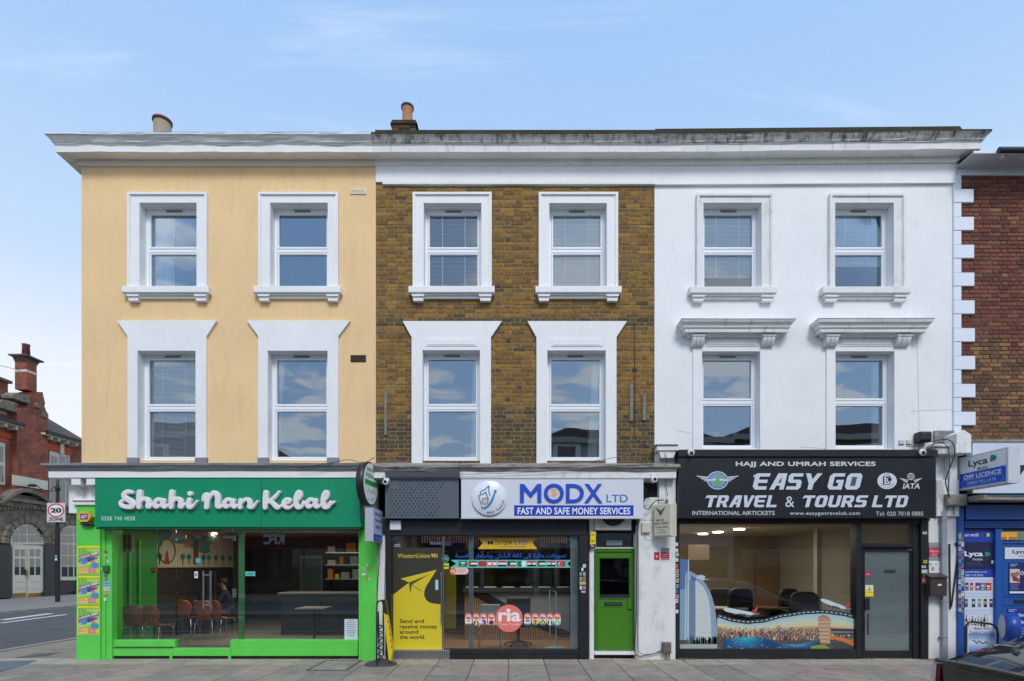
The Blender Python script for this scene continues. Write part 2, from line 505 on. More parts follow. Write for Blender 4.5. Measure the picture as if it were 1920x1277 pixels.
r_.add([(-60, -9.6, -.12), (-19.4, -9.6, -.12), (-19.4, -4.25, -.12), (-60, -4.25, -.12)], [(0, 1, 2, 3)])
road = r_.build('road', M_asph, kind='structure')
lm = mat('road_paint', rgb(205, 205, 200), .8, nv=.15, ns=6, dirt=.6, dcol=(.1, .1, .1, 1), dscale=(1, 1, 1))
# centre dashes on the side street and a thin line by the far kerb
def gp(px, py, z=-.12):
    d = (EYE - z) * F0 / (py - HY); return ((px - VX) * d / F0, d - D0)
for (a, b, wd) in (((-4, 1162.6), (88, 1150.5), .16), ((-4, 1168.4), (120, 1152.2), .10)):
    p, q = gp(*a), gp(*b)
    mb = MB().add([(p[0], p[1], -.115), (p[0] + .0 + wd * 2, p[1], -.115), (q[0] + wd * 2, q[1], -.115), (q[0], q[1], -.115)], [(0, 1, 2, 3)])
    mb.build('road_line', lm, kind='structure')

rnd = random.Random(3)
M_slab = mat('paving_slab', (1, 1, 1, 1), .95, spec=.15, vc=True, nv=.10, ns=2.2, bump=.7, bs=60, dirt=.5, dcol=(.07, .066, .06, 1), dlo=.48, dhi=.75, dscale=(1, 1, 1))
base = MB()
base.box(-10.45, 60, -4.1, .6, -.16, -.014)
base.box(-10.45, -8.0, .6, 60, -.16, -.014)
pave = thing('pavement', (0, 0, 0), kind='structure')
M_joint = mat('slab_joint', rgb(84, 80, 74), .95, nv=.2, ns=8)
base.build('bedding', M_joint, pave)
def slabmesh(w_, d_, col, hz=.0):
    mb = MB()
    j = .006
    x0, x1, y0, y1 = j, w_ - j, j, d_ - j
    b = .006
    mb.add([(x0, y0, -.05), (x1, y0, -.05), (x1, y1, -.05), (x0, y1, -.05), (x0, y0, -b), (x1, y0, -b), (x1, y1, -b), (x0, y1, -b),
            (x0 + b, y0 + b, 0), (x1 - b, y0 + b, 0), (x1 - b, y1 - b, 0), (x0 + b, y1 - b, 0)],
           [(8, 9, 10, 11), (0, 1, 5, 4), (1, 2, 6, 5), (2, 3, 7, 6), (3, 0, 4, 7), (4, 5, 9, 8), (5, 6, 10, 9), (6, 7, 11, 10), (7, 4, 8, 11)], col)
    return mb
sl = {}
def slab(x0, y0, w_, d_, tone):
    k = (round(w_, 2), round(d_, 2), tone)
    tones = {0: rgb(150, 142, 130), 1: rgb(142, 136, 125), 2: rgb(156, 144, 133), 3: rgb(137, 132, 122), 4: rgb(166, 157, 142), 5: rgb(150, 137, 127)}
    if k not in sl:
        o = slabmesh(w_, d_, tones[tone]).build('paving_slab', M_slab, pave)
        sl[k] = (o, True)
        o['base'] = 0
        del o['base']
    o, first = sl[k]
    if first: sl[k] = (o, False)
    else:
        o = o.copy(); COL.objects.link(o)
    o.location = (x0 + w_ / 2, y0 + d_ / 2, -.025 + rnd.uniform(-.0025, .0025))
    o.rotation_euler = (rnd.uniform(-.003, .003), rnd.uniform(-.003, .003), 0)
    return o
MAN = (-4.15, -3.35, -.98, -.40)
xw = .64
c = 0
x = -10.42 + .12
nsl = 0
while x < 11.5:
    st = .07 if c % 2 else -.03
    yy = -.60
    slab(x, -.60, xw, .66, rnd.choice([2, 4, 4]))
    y = -.60
    for rI, dd in enumerate((1.0 + st, 1.0, 1.0)):
        y -= dd
        slab(x, y, xw, dd, rnd.choice([0, 1, 2, 3, 5, 0, 1]))
        nsl += 1
    x += xw; c += 1
for i in range(3):
    y = .06
    xx = -10.35 + i * .78
    for k in range(14):
        dd = .9
        slab(xx, y, .78, dd, rnd.choice([0, 1, 3, 3, 1]))
        y += dd
# kerbs
M_kerb = mat('kerb_stone', rgb(150, 146, 138), .85, nv=.15, ns=4, bump=.6, bs=40, dirt=.4)
kb = thing('kerb', (0, 0, 0), kind='structure')
for i in range(26):
    MB().cbox(-10.60, -10.45, -4.2 + i * .92, -4.2 + i * .92 + .91, -.14, .002, .008).build('kerb_stone', M_kerb, kb)
for i in range(24):
    MB().cbox(-10.4 + i * .92, -10.4 + i * .92 + .91, -4.25, -4.1, -.14, .002, .008).build('kerb_stone', M_kerb, kb)
fk = MB().box(-19.55, -19.40, -3, 120, -.14, -.0)
fp = MB().box(-60, -19.55, -3, 120, -.15, -.004)
fp.build('far_pavement', mat('far_paving', rgb(128, 124, 119), .9, nv=.12, ns=1.2, dirt=.4, dcol=(.08, .08, .08, 1), dscale=(.6, .6, 1)), kind='structure')
fk.build('far_kerb', M_kerb, kind='structure')
op = MB().box(-60, 60, -15.9, -9.6, -.15, .0)
op.build('opposite_pavement', mat('opp_paving', rgb(135, 132, 128), .9, nv=.1, ns=1.5), kind='structure')
# patches of newer tarmac let into the side pavement, and an inspection cover frame
def gpoly(pts, z): return [gp(a, b, 0) + (z,) for a, b in pts]
MB().add(gpoly([(-6, 1240.5), (70, 1238.5), (40, 1249), (-6, 1261.5)], .006), [(0, 3, 2, 1)]).build('tarmac_patch', M_asphn, pave)
MB().add(gpoly([(24, 1234.5), (72, 1226), (114, 1223.5), (88, 1230)], .006), [(0, 3, 2, 1)]).build('tarmac_patch', M_asphp, pave)
mh = thing('inspection_cover', (-3.4, -.75, 0), 'square steel framed inspection cover filled with paving in front of the green shopfront', 'manhole cover')
a0, a1 = gp(573, 1257.5, 0), gp(650, 1257.5, 0); b1 = gp(672, 1239, 0)
mx0, mx1, my0, my1 = a0[0], a1[0], a0[1], b1[1]
fm = MB()
for q in ((mx0, mx1, my0, my0 + .035), (mx0, mx1, my1 - .035, my1), (mx0, mx0 + .035, my0 + .035, my1 - .035), (mx1 - .035, mx1, my0 + .035, my1 - .035)):
    fm.box(*q, -.02, .007)
fm.build('frame', mat('rusty_steel', rgb(92, 84, 76), .7, metal=.3, nv=.2, ns=8, bump=.5), mh)
xm = (mx0 + mx1) / 2
for (u, v_) in ((mx0 + .04, xm - .006), (xm + .006, mx1 - .04)):
    MB().box(u, v_, my0 + .04, my1 - .04, -.02, .005, rgb(150, 143, 134)).build('infill_slab', M_slab, mh)

# ================================================================== building helpers
def grid_wall(mb, x0, x1, z0, z1, holes, y, depth):
    xs = sorted({x0, x1, *[h[0] for h in holes], *[h[1] for h in holes]}); xs = [q for q in xs if x0 <= q <= x1]
    zs = sorted({z0, z1, *[h[2] for h in holes], *[h[3] for h in holes]}); zs = [q for q in zs if z0 <= q <= z1]
    for a, b in zip(xs, xs[1:]):
        for c_, d in zip(zs, zs[1:]):
            mxx, mz = (a + b) / 2, (c_ + d) / 2
            if any(h[0] < mxx < h[1] and h[2] < mz < h[3] for h in holes): continue
            mb.poly([(a, c_), (b, c_), (b, d), (a, d)], y)
    for h in holes:
        a, b, c_, d = h
        mb.add([(a, y, c_), (a, y, d), (a, y + depth, d), (a, y + depth, c_)], [(0, 1, 2, 3)])
        mb.add([(b, y, c_), (b, y, d), (b, y + depth, d), (b, y + depth, c_)], [(3, 2, 1, 0)])
        mb.add([(a, y, d), (b, y, d), (b, y + depth, d), (a, y + depth, d)], [(0, 1, 2, 3)])
        mb.add([(a, y, c_), (b, y, c_), (b, y + depth, c_), (a, y + depth, c_)], [(3, 2, 1, 0)])

def sweep(mb, stations, prof, mats=None, jit=None, close=False):
    """stations: functions (o,z)->(x,y,z)"""
    k = len(prof); v = []
    for si, st in enumerate(stations):
        for pi, p in enumerate(prof):
            o, z = p
            if jit:
                jo, jz = jit(si, pi); o += jo; z += jz
            v.append(st(o, z))
    f = []; ms = []
    for i in range(len(stations) - 1):
        for j in range(k - 1):
            f.append((i * k + j, (i + 1) * k + j, (i + 1) * k + j + 1, i * k + j + 1)); ms.append(mats[j] if mats else 0)
    b = len(mb.v)
    mb.v += v
    for q, m in zip(f, ms):
        mb.f.append(tuple(b + i for i in q)); mb.c.append((1, 1, 1, 1)); mb.m.append(m); mb.sm.append(False)
    for st0 in (0, len(stations) - 1):
        q = tuple(b + st0 * k + j for j in range(k))
        mb.f.append(q if st0 else q[::-1]); mb.c.append((1, 1, 1, 1)); mb.m.append(mats[0] if mats else 0); mb.sm.append(False)
    return mb

def front_stations(x0, x1, step, left=False, right=False, back=6.0, tilt=0.0):
    n = max(1, int((x1 - x0) / step)); st = []
    if left: st.append(lambda o, z: (x0 - o, back, z))
    for i in range(n + 1):
        t = i / n
        def f(o, z, t=t, i=i):
            lo = x0 - (o if left and i == 0 else 0); hi = x1 + (o if right and i == n else 0)
            xx = lo if i == 0 else hi if i == n else x0 + (x1 - x0) * t
            return (xx, -o, z + tilt * t)
        st.append(f)
    if right: st.append(lambda o, z: (x1 + o, back, z + tilt))
    return st
def wob(amp, seed, keep=0):
    r = random.Random(seed); d = {}; ph = [r.uniform(0, 6) for _ in range(40)]
    def f(si, pi):
        if pi < keep: return 0, 0
        a = math.sin(si * .31 + ph[pi]) + .7 * math.sin(si * .83 + ph[pi + 9]) + .5 * math.sin(si * 1.9 + ph[pi + 20])
        b = math.sin(si * .27 + ph[pi + 5]) + .6 * math.sin(si * 1.1 + ph[pi + 14])
        return a * amp, b * amp * .8
    return f

def window(house, x0, x1, z0, z1, y=.155, blind=None, net=None, label=None, mull=False, tilt=False, gm=None):
    """white plastic two-light window filling the opening; parts of a part: pane, trickle vent, blind"""
    fw, md = .055, .075
    zc = (z0 + z1) / 2
    mb = MB()
    for (a, b, c_, d) in ((x0, x0 + fw, z0, z1), (x1 - fw, x1, z0, z1), (x0 + fw, x1 - fw, z1 - fw - .015, z1), (x0 + fw, x1 - fw, z0, z0 + fw), (x0 + fw, x1 - fw, zc - .032, zc + .032)):
        mb.cbox(a, b, y, y + .07, c_, d, .006)
    win = mb.build('window', M_upvc, house, label)
    s = .034
    for (c_, d, kk) in ((zc + .032, z1 - fw - .015, 0), (z0 + fw, zc - .032, 1)):
        sm = MB(); a, b = x0 + fw, x1 - fw; e = .003
        for q in ((a + e, a + s, c_ + e, d - e), (b - s, b - e, c_ + e, d - e), (a + s, b - s, d - s, d - e), (a + s, b - s, c_ + e, c_ + s * (1.35 if kk == 0 else 1.1))):
            sm.cbox(q[0], q[1], y + (.004 if kk else -.006), y + .055, q[2], q[3], .007)
        sm.build('sash', M_upvc, win)
        MB().box(a + s, b - s, y + .036, y + .042, c_ + s, d - s).build('pane', gm or M_glassU, win)
    MB().box((x0 + x1) / 2 - .15, (x0 + x1) / 2 + .15, y - .012, y - .0005, z1 - .052, z1 - .028).build('trickle_vent', mat('vent_grey', rgb(110, 106, 98), .6), win)
    MB().cbox(x0 - .0, x1 + .0, y - .05, y - .001, z0 - .02, z0 + .012, .006).build('window_board', M_upvc, win)
    if blind:
        bl = MB(); top, bot, ang = blind[0], blind[1], blind[2]
        z = z1 - .06 - (1 - top) * (z1 - z0); zb = z0 + bot * (z1 - z0)
        rb = random.Random(int(x0 * 100)); k = 0
        while z > zb:
            a = R(ang) ; hw = .0125
            tl = (k * .0006 if tilt else 0)
            dz, dy = hw * math.sin(a), hw * math.cos(a)
            yy = y + .075
            bl.add([(x0 + .07, yy - dy, z - dz), (x1 - .07, yy - dy, z - dz + tl), (x1 - .07, yy + dy, z + dz + tl), (x0 + .07, yy + dy, z + dz)], [(0, 1, 2, 3)])
            z -= .0245; k += 1
        bl.box(x0 + .06, x1 - .06, y + .06, y + .095, z1 - .055, z1 - .03)
        for u in (.30, .70):
            xx = x0 + u * (x1 - x0); bl.box(xx - .009, xx + .009, y + .055, y + .058, zb, z1 - .06)
        bl.build('blind', M_blind, win, kind='stuff')
    if net:
        for (u0, u1, b0, b1) in net:
            nb = MB(); n = 26; v = []
            for i in range(n + 1):
                t = i / n
                xa = x0 + (u0 + (u1 - u0) * t) * (x1 - x0); xb = x0 + (b0 + (b1 - b0) * t) * (x1 - x0)
                yy = y + .13 + .022 * math.sin(t * 6.28 * 5.3)
                v += [(xb, yy, z0 + .02), (xa, yy, z1 - .03)]
            nb.add(v, [(2 * i, 2 * i + 2, 2 * i + 3, 2 * i + 1) for i in range(n)], None, 0, True)
            nb.build('curtain', M_net, win)
    return win

def upper_surround(house, oL, oR, oT, iL, iR, iT, sT, sL, sR, br, matl, label=None, flat=False):
    """architrave, projecting sill and two brackets; all in photograph pixels on the wall"""
    y = -.045
    a, b, t = X(oL, y), X(oR, y), Z(oT, y)
    c_, d, u = X(iL, y), X(iR, y), Z(iT, y)
    zb = Z(sT, -.09)
    mb = MB()
    mb.prism([(a, zb), (a, t), (b, t), (b, zb), (d, zb), (d, u), (c_, u), (c_, zb)], y, .0)
    e = .042
    if not flat:
        mb.prism([(a, zb), (a, t), (b, t), (b, zb), (b - e, zb), (b - e, t - e), (a + e, t - e), (a + e, zb)], y - .028, y - .0)
        mb.prism([(a + e, zb), (a + e, t - e), (b - e, t - e), (b - e, zb), (b - e - .012, zb), (b - e - .012, t - e - .012), (a + e + .012, t - e - .012), (a + e + .012, zb)], y - .012, y)
    mb.build('window_surround', matl, house)
    sm = MB(); s0, s1 = X(sL, -.12), X(sR, -.12); zt, zz = Z(sT, -.12), Z(sT + 12.5, -.12)
    sm.cbox(s0, s1, -.125, .15, zz, zt, .010)
    sm.cbox(s0 + .05, s1 - .05, -.09, .0, zz - .028, zz, .008)
    sm.cbox(s0 + .09, s1 - .09, -.05, .0, zz - .075, zz - .028, .006)
    sm.build('window_sill', matl, house)
    for (p, q) in br:
        bm = MB(); p0, p1 = X(p, -.09), X(q, -.09); zl = Z(sT + 28, -.08)
        bm.prism([(p0 - .03, zz - .03), (p1 + .03, zz - .03), (p1 + .015, zz - .06), (p0 - .015, zz - .06)], -.11, 0)
        bm.prism([(p0 - .012, zz - .06), (p1 + .012, zz - .06), (p1, zl), (p0, zl)], -.085, 0)
        bm.build('sill_bracket', matl, house)

def body(house, x0, x1, z1, yb=8.0):
    mb = MB()
    for (a, b, c_, d, e, f) in ((x0 + .0, x0 + .12, .25, yb, 3.3, z1), (x1 - .12, x1 - .0, .25, yb, 3.3, z1), (x0 + .12, x1 - .12, yb - .2, yb, 0, z1),
                                (x0 + .12, x1 - .12, .25, yb - .2, 3.3, 3.62), (x0 + .12, x1 - .12, .25, yb - .2, 6.25, 6.45), (x0 + .12, x1 - .12, .25, yb - .2, z1 - .2, z1)):
        mb.box(a, b, c_, d, e, f)
    return mb.build('structure_walls', M_room, house)

def corner(px, py, y=0.0): return (X(px, y), Z(py, y))
Z0 = Z(870)

# ================================================================== 1. yellow house
HY_ = thing('terraced_house', (X(429), 0, 0), 'yellow rendered house with white window surrounds above the green kebab shopfront', 'house')
yx0, yx1 = X(153), X(705)
def hole(l, r, t, b): return (X(l, -.045), X(r, -.045), Z(b, -.10) if b < 600 else Z(b, -.045), Z(t, -.045))
Yh = [hole(261, 368.5, 380, 536), hole(506, 614.5, 380, 536), hole(257.7, 366.6, 657.6, 862), hole(502, 614, 657.6, 862)]
mb = MB(); grid_wall(mb, yx0, yx1 - .002, Z0, 9.30, Yh, 0, .26)
mb.box(yx0, yx0 + .1, .001, 8, 0, 9.3)
mb.build('wall', M_yellow, HY_)
body(HY_, yx0 + .1, yx1, 9.55)
def reveals(house, holes):
    for a, b, c_, d in holes:   # white painted reveals
        MB().prism([(a - .02, c_), (a - .02, d + .02), (b + .02, d + .02), (b + .02, c_), (b - .004, c_), (b - .004, d - .004), (a + .004, d - .004), (a + .004, c_)], -.03, .25).build('window_reveal', M_white, house)
reveals(HY_, Yh)
for i, h in enumerate(Yh):
    if i == 0: window(HY_, *h, net=[(.02, .42, .02, .42)])
    elif i == 1: window(HY_, *h)
    elif i == 2: window(HY_, *h, blind=(1, .02, 60), tilt=True, gm=M_glassB)
    else: window(HY_, *h, net=[(.0, .16, .0, .06)])
upper_surround(HY_, 240, 389, 361.5, 261, 368.5, 380, 536, 228, 391, ((241, 258), (367, 384.5)), M_white)
upper_surround(HY_, 485, 634.5, 361.5, 506, 614.5, 380, 536, 474.6, 639, ((486, 503), (615, 632)), M_white)
def lintel_surround(house, tl, tr, tt, gl, gr, gt, il, ir, it, bot, matl, base=None, panel=None):
    y = -.05
    P = lambda a, b: corner(a, b, y)
    mb = MB()
    L_, R_ = P(gl, bot)[0], P(gr, bot)[0]
    pts = [P(gl, bot), P(gl, gt), P(tl, tt), P(tr, tt), P(gr, gt), P(gr, bot), P(ir, bot), P(ir, it), P(il, it), P(il, bot)]
    holes = []
    mb.prism(pts, y, 0.0)
    if panel:
        a, b, c_, d = [X(panel[0], y), X(panel[1], y), Z(panel[3], y), Z(panel[2], y)]
        e = .022
        mb.prism([(a, c_), (b, c_), (b, d), (a, d)], y - .010, y)
        mb.prism([(a + e * 1.6, c_ + e), (b - e * 1.6, c_ + e), (b - e * 1.6, d - e), (a + e * 1.6, d - e)], y - .017, y - .010)
    mb.build('window_surround', matl, house)
    if base:
        for (p, q) in ((gl, il), (ir, gr)):
            MB().cbox(X(p, y) - .01, X(q, y) + .01, -.065, 0, Z(870, y), Z(base, y), .006).build('plinth_block', M_leadg, house)
lintel_surround(HY_, 219, 405.7, 601, 239, 386.6, 630, 257.7, 366.6, 657.6, 860, M_white, base=858)
lintel_surround(HY_, 463, 656, 601, 484, 634, 630, 502, 614, 657.6, 860, M_white, base=858)
# airbricks
ab = MB(); a, b, c_, d = X(657, -.02), X(686, -.02), Z(363.5, -.02), Z(353.5, -.02)
ab.cbox(a, b, -.018, 0, c_, d, .004, rgb(228, 220, 200))
for i in range(9):
    xx = a + .02 + i * (b - a - .04) / 9
    ab.box(xx, xx + .012, -.0195, -.017, c_ + .02, d - .02, rgb(150, 140, 120))
ab.build('air_vent', M_printm, HY_)
ab = MB(); a, b, c_, d = X(657, -.01), X(686, -.01), Z(679, -.01), Z(665.5, -.01)
ab.cbox(a, b, -.008, 0, c_, d, .003, rgb(66, 46, 36))
for i in range(7):
    for k in range(3):
        xx = a + .015 + i * (b - a - .03) / 7; zz = c_ + .015 + k * .04
        ab.box(xx, xx + .022, -.0095, -.007, zz, zz + .02, rgb(16, 12, 10))
ab.build('air_brick', M_printm, HY_)

# cornice profile shared by the three houses: (projection, height)
PROF = [(0, 9.215), (.035, 9.22), (.05, 9.255), (.06, 9.318), (.268, 9.302), (.27, 9.302), (.27, 9.425), (.285, 9.43), (.285, 9.443), (.305, 9.452), (.315, 9.475), (.345, 9.515), (.365, 9.54), (.38, 9.545), (.38, 9.578), (.05, 9.80), (.0, 9.80)]
#        bed        ...                              soffit...                 corona                         cyma
PM = [0, 0, 0, 1, 1, 2, 2, 2, 3, 3, 3, 3, 3, 4, 4, 4]
mb = MB()
sweep(mb, front_stations(yx0, yx1, .09, left=True), PROF, PM, wob(.0045, 5, 5))
mb.build('roof_cornice', [M_yellow if False else mat('soffit_cream', rgb(222, 216, 204), .85, nv=.05), M_soffit, M_white, M_lead, M_lead], HY_)
MB().box(yx0 + .02, yx1 - .01, -.045, .3, 9.70, Z(247.3, -.045)).build('roof_edge', mat('roof_felt', rgb(92, 92, 88), .9, nv=.2, ns=5), HY_)
# chimney pot on the yellow house
cp = thing('chimney_pot', (X(305, 1.5), 1.5, 9.5), 'short buff clay chimney pot with dark red rim above the yellow house', 'chimney pot')
cx = X(304.5, 1.5)
zt = Z(217, 1.5) - .11
M_buff = mat('buff_clay', rgb(150, 138, 120), .85, nv=.12, ns=5, bump=.4, dirt=.4, dcol=(.15, .13, .11, 1))
MB().lathe([(.172, 9.4), (.170, zt - .05)], (cx, 1.5, 0), 28).build('pot', M_buff, cp)
MB().lathe([(.172, zt - .05), (.192, zt - .045), (.192, zt), (.15, zt), (.15, zt - .3)], (cx, 1.5, 0), 28).build('rim', mat('red_clay', rgb(120, 66, 48), .8, nv=.15, ns=6), cp)
MB().box(cx - .3, cx + .3, 1.2, 1.8, 9.4, 9.9).build('stack', M_moss, cp)
ch = thing('chimney_stack', (X(757, .5), .9, 9.5), 'low mossy brick chimney stack carrying one terracotta pot at the joint of the roofs', 'chimney')
yc = .75
x0, x1 = X(733, yc - .25), X(782, yc - .25)
zs0, zs1 = 9.75, Z(226, yc - .25)
rb = random.Random(2)
for k in range(5):
    zz = zs1 - .07 - (k + 1) * .075
    off = 0 if k % 2 else .06
    n = 4
    for i in range(n):
        a = x0 + .02 + i * (x1 - x0 - .04) / n; b = x0 + .02 + (i + 1) * (x1 - x0 - .04) / n
        cc = rb.choice([rgb(92, 70, 52), rgb(110, 84, 58), rgb(60, 50, 40), rgb(74, 64, 44)])
        MB().box(a + .004, b - .004, yc - .25, yc + .25, zz + .004, zz + .071, cc).build('brick', M_brick, ch)
MB().box(x0 + .03, x1 - .03, yc - .235, yc + .235, 9.5, zs1 - .07).build('core', M_mortar, ch)
MB().prism([(x0 - .01, zs1 - .07), (x1 + .01, zs1 - .07), (x1 - .03, zs1), (x0 + .03, zs1)], yc - .27, yc + .27).build('capping', M_moss, ch)
pz = zs1; pt = Z(196, yc) - .05
cx = X(764, yc)
M_terra = mat('terracotta', rgb(190, 134, 98), .8, nv=.12, ns=6, bump=.3)
MB().lathe([(.115, pz - .02), (.105, pz + .10), (.098, pt - .10), (.115, pt - .06), (.118, pt - .045)], (cx, yc, 0), 24).build('chimney_pot', M_terra, ch)
MB().lathe([(.118, pt - .045), (.128, pt - .04), (.128, pt), (.095, pt), (.095, pt - .2)], (cx, yc, 0), 24).build('pot_rim', mat('sooty_clay', rgb(70, 56, 52), .9), ch)

# ================================================================== 2. brick house
HB = thing('terraced_house', (X(966), 0, 0), 'brown stock brick house with white window surrounds above the money transfer shop', 'house')
bx0, bx1 = X(705), X(1227)
Bh = [hole(794, 902.7, 380.6, 536), hole(1029.7, 1138, 380.6, 536), hole(792, 900, 656.5, 862.5), hole(1026, 1136, 657, 862.5)]
mb = MB(); grid_wall(mb, bx0, bx1, Z0, 9.3, Bh, .006, .256); mb.build('wall', M_mortar, HB)
body(HB, bx0, bx1, 9.55)
reveals(HB, Bh)
window(HB, *Bh[0], blind=(1, .02, 42), gm=M_glassB); window(HB, *Bh[1], blind=(1, .02, 72), gm=M_glassB)
window(HB, *Bh[2], net=[(.86, 1.0, .82, 1.0)]); window(HB, *Bh[3], net=[(.82, .96, .72, .96), (.03, .05, .03, .12)])
upper_surround(HB, 774, 922, 361.5, 794, 902.7, 380.6, 536, 765.6, 927.4, ((775, 793), (900.5, 919.5)), M_white)
upper_surround(HB, 1010, 1158.6, 361.5, 1029.7, 1138, 380.6, 536, 1004, 1166, ((1011, 1029), (1139, 1158)), M_white)
lintel_surround(HB, 755, 941, 602, 771.7, 920.5, 632, 792, 900, 656.5, 869, M_whited if False else M_white, panel=(799, 894, 635, 649))
lintel_surround(HB, 989, 1175.5, 602, 1006, 1156, 632, 1026, 1136, 657, 869, M_white, panel=(1034, 1129.5, 635, 649.5))
# bricks: Flemish bond, each one a box
def stock(z, xx, r):
    pal = [rgb(146, 112, 56), rgb(138, 106, 52), rgb(134, 100, 54), rgb(150, 114, 54), rgb(126, 98, 56), rgb(120, 92, 54), rgb(142, 104, 58), rgb(130, 96, 54), rgb(154, 120, 60), rgb(118, 90, 54)]
    dark = [rgb(92, 80, 60), rgb(98, 82, 58), rgb(84, 72, 56), rgb(104, 86, 58)]
    if z < 4.46 and r.random() < .88: return r.choice(dark)
    if 6.25 < z < 6.42 and r.random() < .85: return r.choice(dark)
    if z < 4.7 and r.random() < .4: return r.choice(dark)
    return r.choice(dark) if r.random() < .03 else r.choice(pal)
def lay_bricks(house, x0, x1, z0, z1, holes, course, L_, H_, pal, material, seed, maxn=300, y=0.0, cover=()):
    r = random.Random(seed); out = []
    k = 0; z = z0
    while z < z1 - .02:
        zt = min(z + course, z1)
        xx = x0 - (0 if k % 2 else (L_ + H_) / 2) - r.uniform(0, .02)
        st = 0
        i = 0
        while xx < x1:
            ww = (L_ if (i + st) % 2 == 0 else H_) + r.uniform(-.006, .006)
            a, b = max(xx, x0), min(xx + ww, x1)
            xx += ww; i += 1
            segs = [(a, b)]
            for h in holes:
                if h[2] < (z + zt) / 2 < h[3]:
                    ns = []
                    for (p, q) in segs:
                        if h[0] < q and h[1] > p:
                            if h[0] > p: ns.append((p, h[0]))
                            if h[1] < q: ns.append((h[1], q))
                        else: ns.append((p, q))
                    segs = ns
            for (p, q) in segs:
                if q - p < .03: continue
                if any(c2[0] < p and c2[1] > q and c2[2] < z and c2[3] > zt for c2 in cover): continue
                out.append((p, q, z, zt, pal((z + zt) / 2, p, r), r.uniform(-.004, .003)))
        z += course; k += 1
    st = MB(); j = .0068
    cache = {}
    for n, (p, q, a, b, cc, dy) in enumerate(out):
        if n < maxn:
            key = (round((q - p) * 80), round(b - a, 3), cc)
            if key in cache:
                o = cache[key].copy(); COL.objects.link(o)
                o.location = Vector(((p + q) / 2, y + .0125 + dy, (a + b) / 2)) - ORG[house.name]
            else:
                m_ = MB().cbox(p + j, q - j, y, y + .025, a + j, b - j, .004, cc)
                cache[key] = m_.build('brick', material, house)
        else:
            st.cbox(p + j, q - j, y + dy, y + .02, a + j, b - j, .004, cc)
    if st.v: st.build('brickwork', material, house, kind='stuff')
    return len(out)
cov = []
for (l, r2, t, b) in ((774, 922, 362, 545), (1010, 1158, 362, 545), (773, 919, 630, 868), (1008, 1154, 630, 868)):
    cov.append((X(l), X(r2), Z(b), Z(t)))
nb = lay_bricks(HB, bx0, bx1, Z0 - .02, Z(350), Bh, .0790, .242, .122, stock, M_brick, 11, cover=cov)
print('bricks', nb)
mb = MB(); sweep(mb, front_stations(bx0, bx1, .12), PROF, PM, wob(.002, 9, 5))
mb.build('roof_cornice', [M_soffit, M_soffit, M_corn2, M_corn, M_moss], HB)
fb = MB()
for (xa, xb) in ((bx0 + .002, bx1),):
    fb.box(xa, xb, -.03, .01, Z(341, -.03), 9.215)
    fb.cbox(xa + .13, xb, -.05, .01, Z(345.5, -.05), Z(341, -.05), .008)
fb.build('frieze', M_white, HB)
MB().box(bx0, bx1, -.075, .35, 9.80, Z(243.5, -.075)).build('parapet_capping', M_moss, HB)
# cable trunking stubs on the brick wall
for (p, q, t, b) in ((720.5, 725.5, 734, 815.5), (1181, 1187, 720, 789.5), (1205, 1211, 741, 788)):
    MB().box(X(p, -.03), X(q, -.03), -.035, -.002, Z(b, -.03), Z(t, -.03)).build('wall_strip', mat('weathered_timber', rgb(126, 122, 114), .8, nv=.2, ns=8), HB)

# ================================================================== 3. white house
HW = thing('terraced_house', (X(1508), 0, 0), 'white rendered house with bracketed window hoods above the black travel shopfront', 'house')
wx0, wx1 = X(1227), X(1790)
Wh = [hole(1319, 1428, 380, 537), hole(1566, 1676, 380, 537), hole(1317, 1426, 658, 840), hole(1567.5, 1678, 658, 840)]
mb = MB(); grid_wall(mb, wx0 + .002, wx1, 3.85, 9.3, Wh, 0, .26)
grid_wall(mb, wx0 + .002, wx1, 3.3, 3.85, [], 0, .1)
mb.build('wall', M_white, HW)
body(HW, wx0, wx1, 9.55)
window(HW, *Wh[0], blind=(1, .20, 66), gm=M_glassB); window(HW, *Wh[1], blind=(1, .34, 66), gm=M_glassB)
window(HW, *Wh[2], net=[(.93, .99, .93, .99)]); window(HW, *Wh[3], net=[(.8, .97, .8, .97), (.0, .02, .0, .10)])
upper_surround(HW, 1306, 1448, 364, 1319, 1428, 380, 537, 1293.6, 1457, ((1301, 1319), (1430, 1449)), M_whited)
upper_surround(HW, 1555, 1696.5, 364, 1566, 1676, 380, 537, 1543, 1708.5, ((1549, 1569), (1679, 1698)), M_whited)
